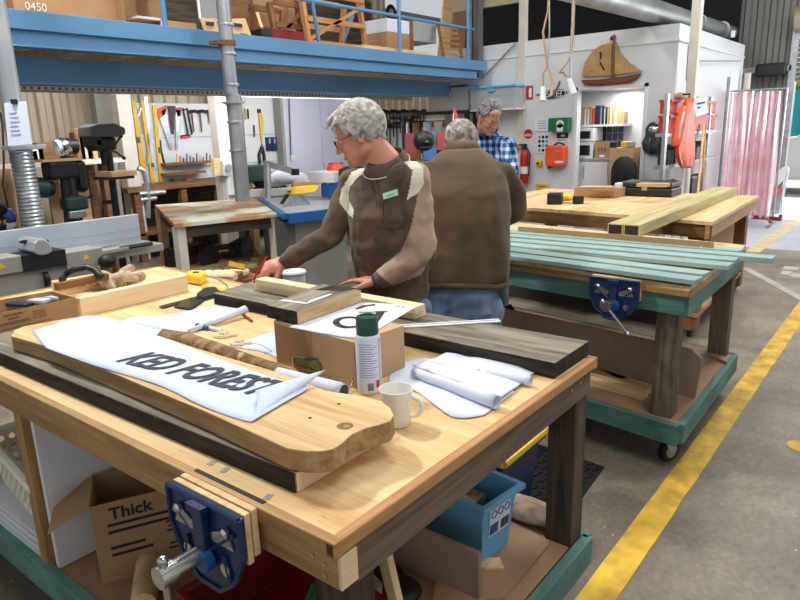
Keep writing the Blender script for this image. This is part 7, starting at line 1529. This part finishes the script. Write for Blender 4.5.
for p in so_.data.polygons:
    c = Wi @ p.center; x, y = proj(c)
    if inpoly(x, y, wpoly) or inpoly(x, y, cpoly): p.material_index = 2
    elif inpoly(x, y, tpoly): p.material_index = 1
# collar, zip, badge, pocket
def ringc(c, r, f, a, d, tilt=0.): return [c+r*(a*math.cos(t))+f*(d*math.sin(t))+UP*(tilt*math.sin(t)) for t in [2*PI*k/24 for k in range(25)]]
b = B(); q = [ringc(neck+UP*.030+ff*.008, rr, ff, .068, .060, -.034), ringc(neck+UP*.014+ff*.010, rr, ff, .084, .072, -.042), ringc(neck-UP*.014+ff*.012, rr, ff, .108, .088, -.052)]
b.ringloft(q, cap=False, closed=False); mesh('collar', b, 'sweater', man, smooth='full', solid=.006)
mesh('collar_stripe', B().tube(ringc(neck-UP*.010+ff*.012, rr, ff, .108, .088, -.051), .0026, 5), 'cream', man, smooth=True)
zp = PD(373, 174, 2.68); 
from mathutils.bvhtree import BVHTree
dg = bpy.context.evaluated_depsgraph_get()
bmt = bmesh.new(); bmt.from_mesh(so_.data); bmesh.ops.transform(bmt, matrix=Wi, verts=bmt.verts); tree = BVHTree.FromBMesh(bmt)
def hit(x, y, lift=.002):
    r = ray(x, y).normalized(); loc, n, i, d = tree.ray_cast(CAM, r)
    return (None, None) if loc is None else (loc-r*lift, n)
def decal(nm, pts, mat, par, lift=.003, th=.002):
    P = [hit(x, y, lift)[0] for x, y in pts]
    if any(p is None for p in P): return None
    r = ray(*pts[0]).normalized(); return mesh(nm, B().prism(P, -r*th), mat, par)
def seam(nm, pts, r, mat, par, lift=.001):
    P = [hit(x, y, lift)[0] for x, y in pts]; P = [p for p in P if p is not None]
    return mesh(nm, B().tube(P, r, 6), mat, par, smooth=True) if len(P) > 1 else None
seam('zip', [(372.5, 170), (374, 176), (375, 181)], .003, 'chrome', man); seam('placket_edge', [(370, 178), (374, 190), (377, 206)], .0015, 'ink2', man); seam('placket_edge', [(377, 178), (379, 190), (380, 206)], .0015, 'ink2', man)
decal('name_badge', [(382.5, 193.5), (397.5, 188.8), (398.3, 195.2), (383.5, 199.5)], 'paper', man, .005)
M['badge'] = plain('pale_green_badge', (176, 232, 190), .5, 0, .02, 3)
for o in man.children:
    if o.name.startswith('name_badge'): o.data.materials[0] = M['badge']
seam('badge_lettering', [(386, 196.2), (394, 193.8)], .0012, 'green', man, .009); seam('pocket_seam', [(383, 203), (383.5, 215), (385, 228), (395, 230), (404, 226)], .0016, 'ink2', man)
mesh('bracelet', B().tube([lwr-(lwr-lel).normalized()*(-.002)+(rr*0)+v for v in [( (lwr-lel).normalized().orthogonal().normalized()*math.cos(a)+(lwr-lel).normalized().cross((lwr-lel).normalized().orthogonal().normalized())*math.sin(a))*.034 for a in [2*PI*k/18 for k in range(19)]]], .006, 8), 'vise', man, smooth=True)
b = B(); torso(b, [(pel-UP*.06, rr, ff, .158, .112), (pel+UP*.01, rr, ff, .160, .112), (pel+UP*.055, rr, ff, .158, .108)]); legs(b, pel-UP*.02, rr, ff, feet, .092, .018)
mesh('jeans', wrinkle(remesh(b, .009, 3), .005, 12), 'jeans', man, smooth='full'); shoes(man, feet, ff)
p_, q_ = PD(251.5, 283, 3.085), PD(267, 256, 3.06); t = thing('marking_pencil', 'red pencil held in the grey-haired man\'s right hand', 'pencil', p_); mesh('barrel', B().tube([p_.lerp(q_, .12), q_], .0052, 6), 'red', t); mesh('point', B().tube([p_, p_.lerp(q_, .12)], [.0008, .005], 6), 'pale_pine', t)
# ---------------- second man, seen from behind
D0 = 3.2
pel = PD(460, 306, 3.16); wst = PD(460, 262, 3.16); mid = PD(464, 215, 3.17); uch = PD(464, 172, 3.22); neck = PD(462, 150, 3.34); headc = PD(461, 146, 3.45)
lsh, rsh = PD(427, 174, 3.26), PD(503, 175, 3.26); lel, rel = PD(414, 215, 3.36), PD(512, 210, 3.34); lwr, rwr = PD(438, 232, 3.62), PD(492, 228, 3.64)
rr = (rsh-lsh); rr.z = 0; rr.normalize(); ff = FWH.copy(); ff = (ff-rr*ff.dot(rr)).normalized()
man2 = thing('person', 'man seen from behind in an olive-brown jacket and jeans, leaning over the second bench', 'person', (pel.x, pel.y, 0))
feet = [V((pel.x, pel.y, 0))-rr*.11, V((pel.x, pel.y, 0))+rr*.12+ff*.04]
Mh = hmat(headc, ff, math.radians(48)); b = B(); head_shapes(b, Mh)
b.chain([Mh @ V((-.035, 0, -.03)), Mh @ V((-.045, 0, -.08)), neck+ff*.02, uch+ff*.03], [.056, .050, .048, .045], 16)
torso(b, [(pel, rr, ff, .15, .11), (wst, rr, ff, .15, .11), (mid, rr, ff, .16, .11), (uch-UP*.04, rr, ff, .15, .07)]); b.chain([rsh, rel, rwr], [.052, .042, .03], 12); b.chain([lsh, lel, lwr], [.052, .042, .03], 12); legs(b, pel, rr, ff, feet, .092)
hand(b, rwr, ff-UP*.2, UP, -rr, (.35, .4, .3)); hand(b, lwr, ff-UP*.2, UP, rr, (.35, .4, .3)); mesh('body', remesh(b, .007, 3), 'skin', man2, smooth='full'); face_parts(Mh, man2, False)
hair(Mh, man2, lambda p: (p.x < -.01 and p.z > -.075) or p.z > .07 or (p.x < .03 and p.z > .0), .007, .010, 900, 'hair_short', lift=.003, voxel=.004, seed=5)
b = B()
torso(b, [(PD(459, 281, 3.16), rr, ff, .228, .155), (PD(459, 273, 3.16), rr, ff, .240, .165), (PD(460, 250, 3.16), rr, ff, .238, .165), (mid, rr, ff, .230, .158), (PD(464, 192, 3.18), rr, ff, .222, .145), (uch-UP*.01, rr, ff, .198, .125), (PD(463, 160, 3.27), rr, ff, .160, .11), (PD(462, 150, 3.32), rr, ff, .108, .095), (neck+UP*.012, rr, ff, .078, .08)])
b.chain([uch.lerp(rsh, .4)-UP*.02, rsh-UP*.01, rsh.lerp(rel, .5)+rr*.012, rel, rel.lerp(rwr, .5), rwr-ff*.02], [.080, .074, .078, .074, .062, .050], 14); b.chain([uch.lerp(lsh, .4)-UP*.02, lsh-UP*.01, lsh.lerp(lel, .5), lel, lel.lerp(lwr, .5), lwr-ff*.02], [.080, .074, .078, .074, .062, .050], 14)
bt = remesh(b, .009, 14)
c0 = PD(462, 260, 3.0)
for v in bt.bm.verts:
    x, y = proj(v.co); u = (x-455)/45.; k = max(0, min(1, (285-y)/120.)); f_ = (.009*math.sin(6*u+3.*k*u+1.2*k)+.004*math.sin(u*13+k*5))*min(1, 2.2*(1-k))*min(1, .3+k*2)
    if (v.co-PD(x, y, 3.1)).length < 9: v.co += v.normal*f_
wrinkle(bt, .006, 5)
mesh('jacket', bt, 'jacket', man2, smooth='full')
b = B(); q = [ringc(neck+UP*.045+ff*.03, rr, ff, .066, .066), ringc(neck+UP*.028+ff*.012, rr, ff, .078, .084), ringc(neck-UP*.012, rr, ff, .10, .10)]
b.ringloft(q, cap=False, closed=False); mesh('jacket_collar', b, 'jacket', man2, smooth='full', solid=.008)
hc = PD(459, 280, 3.16); mesh('hem', B().tube([hc+rr*(.236*math.cos(t))+ff*(.162*math.sin(t))+UP*(.006*math.sin(3*t)-.012*math.cos(t)) for t in [2*PI*k/40 for k in range(41)]], .014, 8, flat=1.), 'jacket', man2, smooth=True)
b = B(); torso(b, [(pel-UP*.08, rr, ff, .175, .13), (pel, rr, ff, .182, .135), (pel+UP*.07, rr, ff, .178, .130), (pel+UP*.125, rr, ff, .162, .119)]); legs(b, pel-UP*.03, rr, ff, feet, .105, .022)
for s in (-1, 1): b.ell(pel+rr*.08*s-ff*.06-UP*.03, (.085, .085, .10))
jm = mesh('jeans', wrinkle(remesh(b, .01, 3), .007, 10), 'jeans', man2, smooth='full'); shoes(man2, feet, ff)
mesh('back_pocket', B().prism([pel+rr*a-ff*.158+UP*z for a, z in ((.05, -.0), (.13, -.0), (.13, -.10), (.09, -.12), (.05, -.10))], -ff*.004), 'jeans', man2)
# ---------------- third man beyond the second bench
headc = PD(489, 118, 5.0); uch = PD(491, 144, 5.2); neck = PD(488, 132, 5.12); lsh, rsh = PD(508, 146, 5.02), PD(472, 140, 5.30); pel = V((4.80, 2.82, .95)); pel = PD(492, 208, 5.35)
lel, rel = PD(512, 178, 5.0), PD(466, 176, 5.2); lwr, rwr = PD(500, 190, 4.85), PD(478, 190, 4.9)
rr = (lsh-rsh); rr.z = 0; rr.normalize(); ff = UP.cross(rr); ff = ff if ff.dot(-FWH) > 0 else -ff
man3 = thing('person', 'dark-haired man with glasses in a blue plaid shirt, looking down beyond the second bench', 'person', (pel.x, pel.y, 0)); feet = [V((pel.x, pel.y, 0))-rr*.11, V((pel.x, pel.y, 0))+rr*.11]
Mh = hmat(headc, (-FWH*.9+RTH*.42), math.radians(26)); b = B(); head_shapes(b, Mh); b.chain([Mh @ V((-.035, 0, -.03)), Mh @ V((-.04, 0, -.08)), neck, uch], [.058, .056, .062, .08], 16)
torso(b, [(pel, rr, ff, .15, .10), (pel.lerp(uch, .5), rr, ff, .15, .10), (uch, rr, ff, .15, .09)]); b.chain([rsh, rel, rwr], [.05, .04, .028], 12); b.chain([lsh, lel, lwr], [.05, .04, .028], 12); legs(b, pel, rr, ff, feet, .09)
hand(b, rwr, ff-UP*.2, UP, rr, (.35, .4, .3)); hand(b, lwr, ff-UP*.2, UP, -rr, (.35, .4, .3)); mesh('body', remesh(b, .007, 3), 'skin2', man3, smooth='full'); face_parts(Mh, man3)
hair(Mh, man3, lambda p: (p.x < -.02 and p.z > -.05) or (p.z > .078) or (p.x < .03 and p.z > .03) or (p.x < .06 and p.z > .06), .007, .010, 700, 'hair_dark', lift=.004, voxel=.005, seed=8)
b = B(); torso(b, [(pel-UP*.04, rr, ff, .17, .12), (pel.lerp(uch, .5), rr, ff, .175, .125), (uch-UP*.02, rr, ff, .175, .11), (uch.lerp(neck, .6), rr, ff, .11, .08), (neck, rr, ff, .066, .066)])
b.chain([uch.lerp(rsh, .5), rsh, rel, rel.lerp(rwr, .6)], [.07, .068, .055, .05], 12); b.chain([uch.lerp(lsh, .5), lsh, lel, lel.lerp(lwr, .6)], [.07, .068, .055, .05], 12); mesh('shirt', wrinkle(remesh(b, .01, 3), .005, 10), 'plaid', man3, smooth='full')
b = B(); q = [ringc(neck+UP*.04-ff*.01, rr, ff, .062, .06, -.02), ringc(neck+UP*.0, rr, ff, .085, .085, -.03)]; b.ringloft(q, cap=False, closed=False); mesh('shirt_collar', b, 'vise', man3, smooth='full', solid=.005)
b = B(); torso(b, [(pel-UP*.08, rr, ff, .16, .12), (pel, rr, ff, .16, .115)]); legs(b, pel-UP*.03, rr, ff, feet, .095, .02); mesh('jeans', remesh(b, .012, 3), 'jeans', man3, smooth='full'); shoes(man3, feet, ff)
